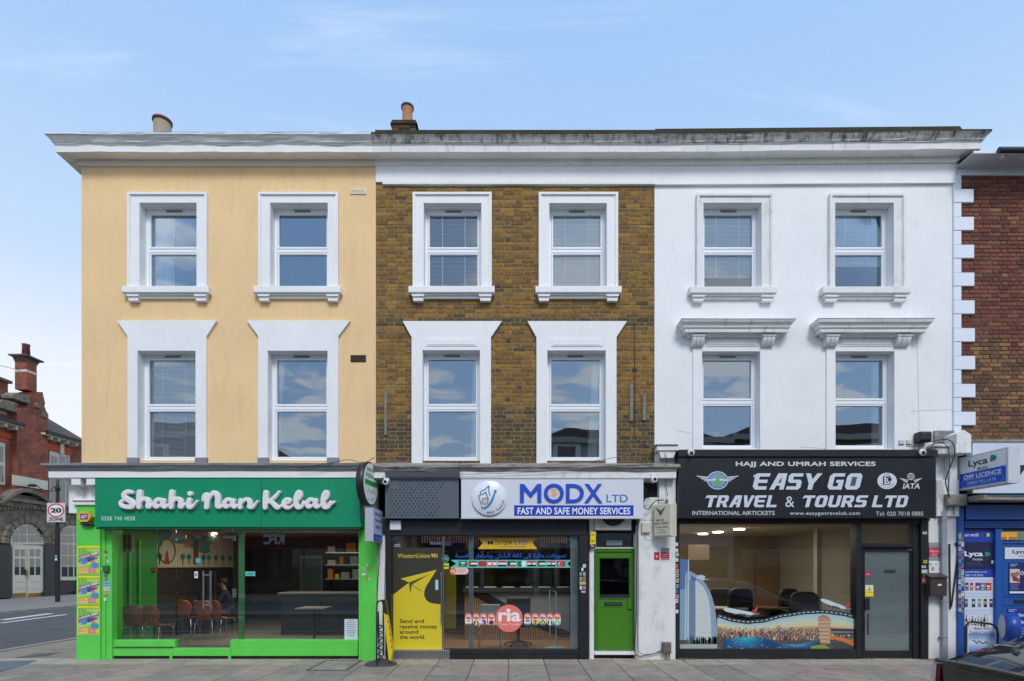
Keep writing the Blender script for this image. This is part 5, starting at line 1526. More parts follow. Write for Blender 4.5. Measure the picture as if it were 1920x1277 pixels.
badge(1031.4, 'flag badge with dark green white and green upright stripes', [rgb(30, 96, 80), Wt, rgb(30, 96, 80)], True)
badge(1045, 'flag badge with pale green ground and white crescent, outermost on the house door side', [rgb(120, 200, 150)], False, lambda f, a, b, r2, y: f.disc(a, b, r2 * .45, y, 12, rgb(210, 235, 220)))

# interior
M_lam = mat('laminate_grey', rgb(150, 152, 154), .45); M_ofl = mat('oak_floor', rgb(150, 112, 72), .45, nv=.12, ns=5)
room(HB, 'money', X(724), X(1104), .2, 4.8, FL, 2.55, mat('mroom', rgb(92, 90, 86), .8), M_ofl, mat('mceil', rgb(120, 118, 112), .8), mat('mback', rgb(60, 58, 54), .8))
arealight('money_fill_light', -.4, 1.1, 2.5, 40, 2.6, 1.2, (1, .93, .84))  # added fill light brightening the money shop interior, no actual ceiling fitting
f = MB(); f.box(X(879, .10), X(887.5, .10), .08, .13, FL, 2.4); f.build('window_post', mat('post_grey', rgb(170, 182, 194), .4), HB)
f = MB(); f.box(X(1070, .10), X(1085.5, .10), .06, .12, FL, 2.34); f.box(X(1072, .3), X(1076, .3), .125, .5, FL, 2.34); f.build('window_reveal_post', mat('post_pale', rgb(196, 212, 214), .4), HB)
M_slat = mat('oak_slat', rgb(186, 138, 84), .5, nv=.1, ns=8); M_slatb = mat('slat_backing', rgb(40, 34, 28), .8)
dc = thing('service_counter', (X(975, 1.6), 1.6, FL), 'long service counter faced with oak slats and a diagonal grey panel inside the money shop', 'counter')
d1 = 1.9
MB().box(X(870, d1), X(1070, d1), d1 + .02, d1 + .5, FL, Z(1111, d1)).build('carcass', M_slatb, dc)
for i in range(62):
    px = 871.5 + i * 3.25
    if px > 1068: break
    lim = 1113 + max(0, (px - 876)) * .0
    t_ = 1107 + (px - 872) * .62 if px < 945 else (1175 + (px - 1000) * .42 if px > 985 else 1158)
    t_ = min(max(t_, 1110), 1196)
    MB().box(X(px, d1), X(px + 1.9, d1), d1 - .012, d1 + .019, Z(1201, d1), Z(t_, d1)).build('slat', M_slat, dc)
y1 = d1 - .02
f = MB(); f.prism([corner(a, b, y1) for a, b in ((905, 1112), (1068, 1112), (1068, 1187), (1010, 1168), (940, 1135))], y1, y1 + .006); f.build('grey_panel', M_lam, dc)
f = MB(); f.prism([corner(a, b, y1) for a, b in ((886, 1107), (905, 1107), (950, 1133), (944, 1141))], y1 - .01, y1 - .001); f.prism([corner(a, b, y1) for a, b in ((1020, 1168), (1068, 1184), (1068, 1193), (1012, 1173))], y1 - .01, y1 - .001); f.build('dark_edge', M_black, dc)
MB().box(X(868, 1.8), X(1072, 1.8), 1.8, 2.5, Z(1111, 1.8), Z(1102, 1.8)).build('counter_top', mat('ctop', rgb(56, 60, 60), .35), dc)
f = MB()
for i in range(6): f.box(X(874 + i * 34, 2.0), X(896 + i * 34, 2.0), 2.0, 2.02, Z(1103, 2.0), Z(1100, 2.0))
f.build('pale_edge', mat('paled', rgb(206, 206, 204), .5), dc)
f = MB(); f.box(X(872, 2.1), X(1070, 2.1), 2.1, 2.106, Z(1100, 2.1), 2.3); f.build('screen_glass', glass('counter_glass', .05, (.8, .82, .82, 1)), dc)
# slatted bulkhead at the ceiling
bh = thing('slat_bulkhead', (X(905, .5), .5, 2.2), 'row of short oak slats hanging at the ceiling just inside the money shop window', 'ceiling slats')
for i in range(60):
    px = 790 + i * 4.6
    if px > 1066: break
    MB().box(X(px, .5), X(px + 2, .5), .5, .53, Z(1018, .5), Z(1005, .5)).build('slat', M_slat, bh)
# furniture
oc = thing('office_chair', (X(972, .9), 1.0, FL), 'dark office swivel chair behind the coral logo sticker', 'chair')
cx, cy = X(972, .9), 1.0
MB().cbox(cx - .24, cx + .24, cy - .32, cy - .26, .62, 1.12, .04).build('backrest', mat('chair_grey', rgb(72, 78, 80), .8), oc, bevel=.03)
MB().cbox(cx - .25, cx + .25, cy - .24, cy + .24, .50, .58, .02).build('seat', mat('chair_grey', rgb(72, 78, 80), .8), oc, bevel=.02)
MB().cyl((cx, cy, .18), .03, .32, 12).build('stem', M_black, oc)
for k in range(5):
    a = R(72 * k + 20); MB().tube([(cx, cy, .20), (cx + .27 * math.cos(a), cy + .27 * math.sin(a), .15)], [.025, .016], 8).build('base_arm', M_black, oc)
    MB().sphere((cx + .28 * math.cos(a), cy + .28 * math.sin(a), FL + .027), .027, 10, 6).build('caster', M_black, oc)
sc_ = thing('folding_chair', (X(918, .6), .7, FL), 'pale chrome framed visitor chair low behind the left flag badges', 'chair')
cx, cy = X(918, .6), .75
MB().cbox(cx - .2, cx + .2, cy - .18, cy + .2, .55, .58, .01).build('seat', mat('seat_pale', rgb(160, 170, 168), .5), sc_)
MB().cbox(cx - .2, cx + .2, cy + .2, cy + .22, .72, .95, .01).build('backrest', mat('seat_pale', rgb(160, 170, 168), .5), sc_)
for sx in (-1, 1):
    MB().tube([(cx + .21 * sx, cy - .18, FL + .01), (cx + .21 * sx, cy - .18, .55), (cx + .21 * sx, cy + .21, .55), (cx + .21 * sx, cy + .23, .95)], .01, 8).build('side_frame', M_chrome, sc_)
    MB().tube([(cx + .21 * sx, cy + .2, FL + .01), (cx + .21 * sx, cy + .2, .55)], .01, 8).build('rear_leg', M_chrome, sc_)
fs = thing('floor_stand', (X(1043, .35), .4, FL), 'pale floor stand with square frame and round base inside the money shop window', 'stand')
cx, cy = X(1043, .35), .4
MB().lathe([(.27, FL), (.27, FL + .02), (.2, FL + .05), (.03, FL + .08), (.0, FL + .08)], (cx, cy, 0), 28).build('base', mat('stand_grey', rgb(170, 184, 190), .4), fs)
MB().tube([(cx, cy, FL + .07), (cx, cy, Z(1110, .4)), (cx - .12, cy + .02, Z(1106, .4)), (cx - .12, cy + .02, Z(1190, .4))], .014, 8).build('frame', mat('stand_pale', rgb(176, 182, 178), .4), fs)
yp = thing('yellow_poster', (X(858, .6), .6, .9), 'tall yellow poster on the wall inside the money shop seen past the door edge', 'poster')
f = MB(); f.box(X(834, .6), X(855, .6), .6, .61, Z(1179, .6), Z(1068, .6), rgb(190, 172, 30)); f.build('sheet', M_print, yp)
person('person', (X(990, 2.9), 3.0, FL + .12), R(0), 'person with dark hair seated behind the counter screen of the money shop', (.05, .05, .06, 1), lean=.05)
bx_ = thing('air_conditioner', (X(1150, .0), -.0, 2.4), 'white air conditioning unit with round fan above the transom of the green house door', 'air conditioner')
f = MB(); f.cbox(X(1115, -.15), X(1184, -.15), -.15, -.011, Z(994, -.15), Z(966, -.15), .01); f.build('case', mat('ac_white', rgb(196, 192, 184), .5, dirt=.4), bx_)
f = MB(); cx, cz = X(1150, -.16), Z(962, -.16); f.ring(cx, cz, .24, .262, -.158, 36, rgb(180, 178, 172)); f.disc(cx, cz, .24, -.155, 36, rgb(28, 28, 30)); f.build('fan_grille', M_print, bx_)
for k in range(3):
    f = MB(); f.ring(cx, cz, .06 + k * .055, .066 + k * .055, -.157, 30, rgb(70, 70, 70)); f.build('grille_ring', M_print, bx_)
# green house door
gd = thing('house_door', (X(1152), .1, .05), 'mid green front door with glazed upper panel and black letter slot between two shops', 'door')
M_gd = mat('door_green', rgb(70, 128, 34), .32, nv=.03); M_gdf = mat('door_green_dark', rgb(56, 112, 32), .35)
dy = .07
f = MB(); PB(f, 1114.5, 1120, 1029, 1221, dy, .2); PB(f, 1187.5, 1192.5, 1029, 1221, dy, .2); PB(f, 1120.2, 1187.3, 1029, 1035.5, dy, .2); f.build('door_frame', M_gdf, gd)
f = MB(); hx0, hx1, hz0, hz1 = X(1124.5, dy), X(1180, dy), Z(1122, dy), Z(1047, dy)
grid_wall(f, X(1120.4, dy), X(1187.2, dy), Z(1219.5, dy), Z(1036, dy), [(hx0, hx1, hz0, hz1)], dy + .02, .03)
f.box(X(1120.4, dy), X(1187.2, dy), dy + .05, dy + .06, Z(1219.5, dy), hz0); f.build('leaf', M_gd, gd)
f = MB()
for (a, b, t, bt) in ((1122, 1182.5, 1044.5, 1047), (1122, 1182.5, 1122, 1124.5), (1122, 1124.5, 1047.1, 1121.9), (1180, 1182.5, 1047.1, 1121.9)): PB(f, a, b, t, bt, dy + .012, dy + .03, None, .003)
f.build('glazing_bead', M_gdf, gd)
MB().box(hx0, hx1, dy + .035, dy + .041, hz0, hz1).build('pane', glass('door_glass', .2, (.5, .5, .5, 1)), gd)
f = MB(); PB(f, 1133.5, 1166.5, 1129.3, 1135.8, dy + .008, dy + .02, None, .003); f.build('letter_slot', M_black, gd)
f = MB(); PB(f, 1136, 1164, 1131, 1134, dy + .004, dy + .0079, None, .001); f.build('slot_flap', mat('flap', rgb(70, 72, 76), .4), gd)
f = MB(); PB(f, 1121.5, 1181, 1138.5, 1139.6, dy + .015, dy + .0199, None, .002); f.build('leaf_rail', M_gdf, gd)
f = MB(); PB(f, 1177.5, 1185, 1123.5, 1142, dy - .012, dy + .0195, None, .004); f.build('lock_plate', M_gd, gd)
f = MB(); PB(f, 1182, 1184, 1104, 1112, dy - .012, dy + .0195, None, .004); f.build('keyhole', M_steel, gd)
f = MB(); PB(f, 1114.5, 1192, 1222, 1228, dy - .06, .2); f.build('doorstep', M_white, gd)
f = MB(); PB(f, 1114.5, 1192, 1219.7, 1221.8, dy - .02, .2); f.build('threshold_strip', M_steel, gd)
f = MB(); PB(f, 1114.5, 1190, 1026, 1028.8, dy, .2); PB(f, 1114.5, 1117.5, 996, 1025.8, dy, .2); PB(f, 1188, 1191, 996, 1025.8, dy, .2); f.build('transom_frame', mat('cream_frame', rgb(206, 204, 196), .5), gd)
MB().box(X(1117.5, dy), X(1188, dy), dy + .03, dy + .036, Z(1026, dy), Z(997, dy)).build('transom_pane', glass('transom_glass', .12, (.35, .36, .37, 1)), gd)
f = MB(); PR(f, 1137, 1167, 1013, 1022.5, dy + .025, rgb(128, 146, 150)); f.build('transom_plate', M_print, gd)
room(HB, 'hall', X(1114), X(1196), .22, 3, FL, 2.6, mat('hall', rgb(70, 66, 60), .8), M_ofl, mat('hallc', rgb(90, 88, 84), .8))
MB().box(X(1191.5, 0), X(1197, 0), -.04, .2, -.02, 2.5).build('door_jamb', M_whited, HB)
# yellow hanging tag sign by the green door
yt_ = thing('projecting_tag_sign', (X(1112, -.2), -.2, 2.1), 'small yellow and black tag sign fixed high beside the green door', 'small sign')
f = MB(); f.prism([corner(a, b, -.16) for a, b in ((1106, 998.5), (1118, 996.5), (1116.5, 1027), (1104, 1027.5))], -.16, -.12, rgb(26, 26, 28)); f.build('plate', M_print, yt_)
f = MB(); PP(f, [(1106.8, 998), (1117.4, 996.8), (1116.8, 1020), (1106.5, 1021.5)], -.1615, rgb(232, 206, 20)); PT(f, '84', 1108.5, 1114.5, 1012, 1016.5, -.163, rgb(60, 50, 20), bold=.01); PR(f, 1108, 1114, 1002, 1004, -.163, rgb(150, 120, 20)); PR(f, 1108, 1114, 1023, 1025, -.163, rgb(200, 200, 200)); f.build('print', M_print, yt_)
# stickers up the black post
rs = random.Random(12)
def stk(px, py, w_, h_, col, label, y=-.1135, line=None):
    t = thing('door_sticker', (X(px), y, Z(py, y)), label, 'sticker')
    f = MB(); PR(f, px, px + w_, py, py + h_, y, col)
    f.build('sticker_sheet', M_print, t)
    if line:
        f = MB(); PR(f, px + w_ * .15, px + w_ * .85, py + h_ * .35, py + h_ * .6, y - .0012, line); f.build('sticker_print', M_print, t)
for a in ((1093, 1058, 5.5, 6, rgb(232, 232, 228), 'white paper sticker at the top of the black post beside the money shop window', rgb(120, 120, 120)),
          (1090, 1064.5, 4, 6, rgb(222, 222, 205), 'cream sticker just below the topmost one on the black post', None),
          (1086.8, 1073.5, 4.4, 5.5, rgb(150, 190, 160), 'pale green square sticker on the black post', rgb(70, 110, 80)),
          (1093.5, 1073, 4.5, 6, rgb(190, 194, 200), 'grey white sticker beside the pale green one on the black post', rgb(120, 124, 130)),
          (1087, 1082, 4.5, 6.5, rgb(170, 186, 196), 'pale blue sticker left of the olive one on the black post', rgb(90, 100, 120)),
          (1093, 1081, 5, 7.5, rgb(166, 150, 50), 'olive yellow sticker on the black post', rgb(90, 84, 30)),
          (1086.8, 1090.5, 11.5, 5.5, rgb(226, 190, 130), 'wide orange and cream sticker across the black post', rgb(210, 90, 60)),
          (1087, 1098.5, 4.5, 7, rgb(214, 222, 220), 'white upright sticker below the orange and cream one', rgb(150, 160, 160)),
          (1093.5, 1099, 5, 6, rgb(140, 176, 190), 'teal sticker on the lower right of the black post', rgb(60, 100, 120)),
          (1090, 1107.5, 8, 4.2, rgb(226, 130, 140), 'pink strip sticker lowest on the black post', rgb(240, 200, 204))):
    stk(*a[:5], a[5], line=a[6])
# ================================================================== TRAVEL SHOP
ts = thing('shop_sign', (X(1513, -.26), -.26, 2.6), 'black fascia sign with silver travel agency lettering, winged globe and two round emblems', 'shop sign')
y = -.26
M_bs = mat('sign_black', rgb(33, 33, 38), .35, nv=.10, ns=2, dirt=.2, dcol=(.06, .06, .06, 1))
f = MB()
for (a, b) in ((1272, 1548.3), (1548.9, 1755)):
    MB().cbox(X(a, y), X(b, y), y, -.021, Z(971.5, y), Z(858, y), .003).build('sign_panel', M_bs, ts)
MB().cbox(X(1272, y), X(1757, y), y - .03, -.001, Z(856.8, y), Z(843.5, y), .008).build('top_rail', M_bs, ts)
SV = rgb(206, 212, 222); f = MB(); yp_ = y - .002
PT(f, 'HAJJ AND UMRAH SERVICES', 1379.5, 1641.8, 865.5, 876.3, yp_, rgb(214, 214, 216), bold=.028, space=1.05)
PT(f, 'INTERNATIONAL AIRTICKETS', 1298.2, 1452.5, 958, 965.8, yp_, rgb(200, 202, 206), bold=.012); PT(f, 'www.easygotraveluk.com', 1480.8, 1612.5, 959, 967.5, yp_, rgb(196, 198, 204), bold=.012, space=1.1); PT(f, 'Tel: 020 7018 0885', 1642.5, 1731.2, 959.2, 967, yp_, rgb(200, 202, 206), space=1.05)
PT(f, '&', 1472.5, 1489.5, 930.8, 950.8, yp_, SV)
f.build('small_lettering', M_print, ts, kind='stuff')
# wide slanted letters drawn on a 10-high grid; sl = slant
GL = {
 'E': ([[(-1.2, 8.6), (1.2, 10), (10, 10), (9.6, 8), (3.2, 8), (3.2, 6.1), (9, 6.1), (9, 4.1), (3.2, 4.1), (3.2, 2.6), (3.9, 2), (9.4, 2), (9.4, 0), (1.9, 0), (0, 1.8), (0, 8), (-1.2, 7.6)]], 10),
 'A': ([[(0, 0), (3.6, 10), (9.6, 10), (9.6, 0), (6.6, 0), (6.6, 2.4), (4.1, 2.4), (3.2, 0)], ], 9.6),
 'S': ([[(0, 0), (8, 0), (9.4, 1.4), (9.4, 4.8), (8, 6.1), (3.2, 6.1), (3.2, 8), (9.2, 8), (9.4, 10), (1.4, 10), (0, 8.6), (0, 5.4), (1.4, 4.1), (6.2, 4.1), (6.2, 2), (0, 2)]], 9.4),
 'Y': ([[(0, 10), (3.2, 10), (5.2, 6.2), (7.6, 10), (11, 10), (6.6, 3.6), (6.6, 0), (3.4, 0), (3.4, 3.6)]], 10.5),
 'G': ([[(1.8, 10), (9.4, 10), (9.4, 8), (3.2, 8), (3.2, 2), (6.4, 2), (6.4, 4.2), (4.8, 4.2), (4.8, 6.0), (9.5, 6.0), (9.5, 0), (1.8, 0), (0, 1.8), (0, 8.2)]], 9.6),
 'T': ([[(-.8, 8.2), (0, 10), (9.4, 10), (9.4, 7.9), (6.3, 7.9), (6.3, 0), (3.1, 0), (3.1, 7.9), (.6, 7.9), (-.8, 7.2)]], 9.0),
 'R': ([[(0, 0), (3.1, 0), (3.1, 3.4), (4.6, 3.4), (6.4, 0), (10, 0), (7.8, 3.8), (9.4, 5.2), (9.4, 8.6), (8, 10), (0, 10)]], 9.8),
 'V': ([[(0, 10), (3.1, 10), (4.9, 3), (6.7, 10), (9.6, 10), (6.6, 0), (3, 0)]], 9.2),
 'L': ([[(0, 10), (3.1, 10), (3.1, 2.0), (9, 2.0), (9, 0), (0, 0)]], 9.0),
 'U': ([[(0, 10), (3.1, 10), (3.1, 2.1), (6.5, 2.1), (6.5, 10), (9.6, 10), (9.6, 1.8), (7.8, 0), (1.8, 0), (0, 1.8)]], 9.6),
 'O': ([[(1.8, 10), (8, 10), (9.6, 8.4), (9.6, 1.6), (8, 0), (1.8, 0), (0, 1.8), (0, 8.2)]], 9.6),
 'D': ([[(0, 10), (8, 10), (9.6, 8.2), (9.6, 1.8), (7.8, 0), (0, 0)]], 9.6)}
HO = {'O': [[(3.2, 2.2), (6.4, 2.2), (6.4, 7.8), (3.2, 7.8)]], 'D': [[(3.2, 2.1), (6.4, 2.1), (6.4, 7.9), (3.2, 7.9)]], 'R': [[(3.1, 5.4), (6.2, 5.4), (6.2, 8), (3.1, 8)]], 'A': [[(4.9, 4.2), (6.6, 4.2), (6.6, 8.0)]]}
def techno(f, s, x0, x1, yt, yb, y, col, hole=None, slant=.26, th=.002):
    adv = [GL[c_][1] + 1.5 if c_ != ' ' else 6 for c_ in s]; tot = sum(adv) - 1.5 + 10 * slant
    sx = (X(x1, y) - X(x0, y)) / tot; zb, zt = Z(yb, y), Z(yt, y); sz = (zt - zb) / 10
    cur_ = 0
    for c_, a in zip(s, adv):
        if c_ != ' ':
            mp = lambda p: (X(x0, y) + (cur_ + p[0] + slant * p[1]) * sx, zb + p[1] * sz)
            for g_ in GL[c_][0]: f.prism([mp(p) for p in g_], y, y + th, col)
            for g_ in HO.get(c_, []): f.poly([mp(p) for p in g_], y - .0006, hole or rgb(34, 34, 39))
        cur_ += a
f = MB(); yq = y - .003
techno(f, 'EASY', 1410, 1541, 887.5, 918, yq, SV); techno(f, 'GO', 1550, 1618.5, 887.5, 918, yq, SV, rgb(82, 88, 96))
techno(f, 'TRAVEL', 1320.5, 1460.5, 928.8, 951, yq, SV); techno(f, 'TOURS', 1502.5, 1628.5, 929, 951, yq, SV); techno(f, 'LTD', 1634.5, 1704.5, 929, 951, yq, SV)
f.build('large_lettering', M_print, ts, kind='stuff')
def emblem(f, cx, cy, w_, h_, yy):
    for sg_ in (-1, 1):
        for k in range(4):
            f.poly([corner(cx + sg_ * (8 + k * 1), cy - 6 + k * 4.2, yy), corner(cx + sg_ * (w_ - k * w_ * .16), cy - h_ * .42 + k * h_ * .18, yy), corner(cx + sg_ * (w_ * .9 - k * w_ * .16), cy - h_ * .3 + k * h_ * .18, yy), corner(cx + sg_ * (8 + k), cy - 2.4 + k * 4.2, yy)], yy - .0003 * k, rgb(196, 204, 206))
f = MB(); emblem(f, 1345.5, 901, 40.5, 22, yq)
a, b = corner(1345.5, 900.8, yq); f.disc(a, b, .195, yq - .002, 30, rgb(66, 92, 150), rz=.17); f.disc(a, b + .01, .15, yq - .003, 28, rgb(120, 160, 200), rz=.125)
f.poly([(a - .04, b - .09), (a + .03, b - .11), (a + .07, b - .02), (a + .02, b + .05), (a - .05, b + .02)], yq - .004, rgb(120, 170, 80)); f.poly([(a - .02, b + .06), (a + .09, b + .05), (a + .08, b + .11), (a, b + .12)], yq - .004, rgb(130, 172, 96))
for sg_ in (-1, 1): f.poly([(a + sg_ * .03, b + .0), (a + sg_ * .17, b - .012), (a + sg_ * .19, b + .012), (a + sg_ * .03, b + .03)], yq - .005, rgb(214, 218, 222))
f.ring(a, b, .168, .192, yq - .0036, 30, rgb(176, 196, 210), rzf=.87); 
for k in range(7): f.disc(a + (k - 3) * .032, b - .128 + abs(k - 3) * .006, .007, yq - .006, 5, rgb(220, 225, 235))
f.build('winged_globe', M_print, ts, kind='stuff')
f = MB(); a, b = corner(1663.3, 901.8, yq); f.disc(a, b, .178, yq, 32, rgb(212, 216, 220), rz=.15); PR(f, 1655.5, 1669.5, 893, 909, yq - .001, rgb(36, 38, 42)); 
f.poly([corner(p, q, yq) for p, q in ((1658, 894), (1661, 894), (1661, 905), (1668, 905), (1668, 907.5), (1658, 907.5))], yq - .002, rgb(212, 216, 220)); f.disc(a + .03, b + .02, .045, yq - .002, 14, rgb(212, 216, 220)); f.disc(a + .045, b + .028, .038, yq - .003, 14, rgb(36, 38, 42))
arc_text(f, 'ATOL', a, b - .01, .115, 118, 62, .03, yq - .001, rgb(40, 42, 46), w=.9); arc_text(f, 'PROTECTED', a, b + .005, .142, 200, 340, .03, yq - .001, rgb(40, 42, 46), w=.9)
f.build('round_emblem', M_print, ts, kind='stuff')
f = MB(); 
for sg_ in (-1, 1):
    for k in range(4):
        f.poly([corner(1708 + sg_ * (5 + k * .8), 900 + k * 1.4, yq), corner(1708 + sg_ * (21.5 - k * 3.4), 896 + k * 2.3, yq), corner(1708 + sg_ * (20 - k * 3.2), 897.6 + k * 2.3, yq), corner(1708 + sg_ * (5 + k * .8), 901 + k * 1.4, yq)], yq, rgb(210, 214, 220))
a, b = corner(1708, 893.5, yq); f.ring(a, b, .055, .066, yq, 22, rgb(212, 216, 222), rzf=.95); f.line([(a - .06, b), (a + .06, b)], .008, yq, rgb(212, 216, 222)); f.line([(a, b - .058), (a, b + .058)], .008, yq - .0005, rgb(212, 216, 222)); f.ring(a, b, .026, .032, yq - .0008, 16, rgb(212, 216, 222), rzf=1.9)
PT(f, 'IATA', 1692.5, 1724.5, 906.3, 916.5, yq, rgb(212, 216, 222), bold=.02, shear=.2)
f.build('winged_emblem', M_print, ts, kind='stuff')

fy = -.06
def PBf(a, b, t, bt, name='shopfront_frame', y0=fy, y1=.14, m=None, par=None, bev=.006):
    return MB().cbox(X(a, y0), X(b, y0), y0, y1, Z(bt, y0) if bt < 1236 else -.02, Z(t, y0), bev).build(name, m or M_black, par or HW)
PBf(1265, 1274.5, 972, 1240); PBf(1274.7, 1617, 972, 982); PBf(1274.7, 1606, 1217, 1240, 'stall_riser'); PBf(1606.2, 1617, 982.2, 1240)
PBf(1617.2, 1727, 972, 982); PBf(1713, 1727, 982.2, 1240, y0=-.03); PBf(1617.2, 1712.8, 1018.5, 1026); PBf(1727.2, 1741, 972, 1240, y0=-.08)
MB().box(X(1617.2, 0), X(1712, 0), -.0, .12, -.02, .06).build('door_threshold', M_black, HW)
MB().box(X(1265), X(1741), -.04, .12, 2.585, Z(972, -.04) + .3).build('fascia_board', M_black, HW)
gy2 = .02
pane(1274.5, 1606, 982, 1217.5, y=gy2, parent=HW); pane(1617, 1713.5, 982, 1019, y=gy2, parent=HW, name='transom_pane')
td = thing('shop_door', (X(1665), .0, .06), 'black framed glazed travel shop door with a yellow warning sticker', 'door')
f = MB()
for (a, b, t, bt) in ((1617.6, 1622, 1026.5, 1229), (1708, 1712.6, 1026.5, 1229), (1622.2, 1707.8, 1026.5, 1034.5), (1622.2, 1707.8, 1220.5, 1229)): PB(f, a, b, t, bt, .0, .06, None, .004)
f.build('door_frame', M_black, td)
pane(1622, 1708, 1034, 1221, y=.02, parent=td, name='pane')
f = MB(); PR(f, 1622.5, 1637.5, 1097, 1118.5, .016, rgb(226, 226, 214)); PR(f, 1622.5, 1637.5, 1110.5, 1118.5, .015, rgb(232, 222, 30)); PP(f, [(1623.5, 1109.5), (1636.5, 1109.5), (1630, 1098.5)], .015, rgb(232, 212, 20)); PP(f, [(1629, 1106.5), (1632.5, 1104), (1633.5, 1102.8), (1630, 1104.2), (1627.5, 1107.5)], .014, rgb(40, 36, 20)); PR(f, 1623.5, 1636.5, 1110.2, 1111, .014, rgb(200, 90, 40)); f.build('warning_sticker', M_print, td)
f = MB(); PR(f, 1622.5, 1632, 1073, 1081, .016, rgb(200, 60, 76)); PR(f, 1624, 1631, 1076, 1077.5, .0155, rgb(230, 150, 160)); f.build('red_sticker', M_print, td)
f = MB(); PR(f, 1659, 1679.5, 1069.3, 1073.3, .016, rgb(44, 46, 50)); f.build('letter_slot', M_print, td)
f = MB(); PB(f, 1622, 1631, 1122, 1144, -.02, -.0005); f.build('lock_case', M_black, td)
f = MB(); f.tube([(X(1624.5), -.05, Z(1150)), (X(1624.5), -.05, Z(1190))], .012, 8); f.build('pull_handle', M_black, td)
f = MB(); PB(f, 1702, 1712, 1029.5, 1032.5, -.012, -.001); f.build('closer_arm', M_steel, td)
# interior
M_tw = mat('travel_wall', rgb(164, 150, 124), .85, nv=.04); M_tf = mat('travel_floor', rgb(160, 138, 104), .4, nv=.1)
room(HW, 'travel', X(1272), X(1738), .2, 6.0, .08, 2.6, M_tw, M_tf, mat('tceil', rgb(178, 166, 146), .9), M_tw, (M_tw, mat('travel_side', rgb(170, 168, 160), .85)))
arealight('travel_ceiling_lamp', 4.7, 2.6, 2.57, 48, 2.6, 2.6, (1, .88, .72))
MB().box(X(1622.3, .05), X(1707.5, .05), .045, .055, Z(1219.5, .05), Z(1035.5, .05)).build('pale_film', mat('partition', rgb(246, 248, 246), .6, nv=.03), td)
MB().box(X(1532, 2.2), X(1541, 2.2), 2.2, 2.35, .08, 2.6).build('wall_pier', mat('pier', rgb(176, 168, 150), .8), HW)
MB().box(X(1420, 5.7), X(1530, 5.7), 5.75, 5.9, .08, 2.1).build('back_door', mat('backdoor', rgb(146, 118, 80), .6), HW)
MB().box(X(1290, 4.2), X(1330, 4.2), 4.2, 4.3, 1.9, 2.3).build('wall_cabinet', mat('wcab', rgb(120, 104, 84), .6), HW)
for i, (px, py) in enumerate(((1318, 1000), (1346, 996.5), (1386, 991))):
    dd = (2.59 - EYE) * F0 / (HY - py) - D0
    downlight(X(px, dd), dd, 2.59, ('lit ceiling light deepest inside the travel shop', 'lit ceiling light in the middle of the row in the travel shop', 'lit ceiling light nearest the window of the travel shop')[i], group='lights in the travel shop ceiling', r=.12)
M_oc = mat('office_black', rgb(24, 25, 28), .6)
def ochair(x, y, rz, label, s=1.0):
    t = thing('office_chair', (0, 0, 0), label, 'chair', 'dark office chairs in the travel shop')
    bp_ = [(.28 * s * abs(math.cos(R(15 * k))) ** .55 * (1 if math.cos(R(15 * k)) > 0 else -1), .88 + .27 * s * abs(math.sin(R(15 * k))) ** .6 * (1 if math.sin(R(15 * k)) > 0 else -1)) for k in range(24)]
    MB().prism(bp_, .20, .30).build('backrest', M_oc, t, bevel=.03)
    MB().cbox(-.27, .27, -.26, .22, .50, .60, .03).build('seat', M_oc, t, bevel=.03)
    MB().cyl((0, 0, .15), .03, .36, 10).build('stem', M_oc, t)
    for k in range(5):
        a = R(72 * k + 10); MB().tube([(0, 0, .17), (.28 * math.cos(a), .28 * math.sin(a), .11)], [.03, .02], 6).build('base_arm', M_oc, t)
    for sx in (-1, 1): MB().tube([(.27 * sx, .2, .72), (.3 * sx, .05, .74), (.3 * sx, -.15, .74), (.28 * sx, -.16, .56)], .02, 6).build('armrest', M_oc, t)
    t.location = (x, y, .08); t.rotation_euler = (0, 0, rz)
ochair(X(1402, 1.6), 1.6, R(15), 'black office chair behind the left printed aeroplane in the travel shop window', 1.1)
ochair(X(1500, 1.0), 1.0, R(170), 'wide black office chair under the hump of the printed road', .98)
ochair(X(1462, 2.4), 2.4, R(200), 'black office chair half hidden between the two nearer ones')
ochair(X(1352, 2.6), 2.6, R(160), 'black office chair farthest back beside the printed white tower')
for i, (px, lb) in enumerate(((1345, 'cream desk behind the printed aeroplane at the foot of the white tower'), (1478, 'brown wooden desk among the office chairs of the travel shop'))):
    t = thing('desk', (X(px, 1.9), 2.0, .08), lb, 'desk'); a, b = X(px, 1.9) - .6, X(px, 1.9) + .6
    mm = mat(('desk_cream', 'desk_wood')[i], (rgb(190, 182, 164), rgb(96, 62, 40))[i], .5)
    MB().cbox(a, b, 1.7, 2.4, .78, .82, .006).build('desk_top', mm, t); MB().box(a + .03, a + .08, 1.75, 2.35, .08, .78).build('side_panel', mm, t); MB().box(b - .08, b - .03, 1.75, 2.35, .08, .78).build('side_panel', mm, t); MB().box(a + .09, b - .09, 2.3, 2.33, .3, .78).build('front_panel', mm, t)

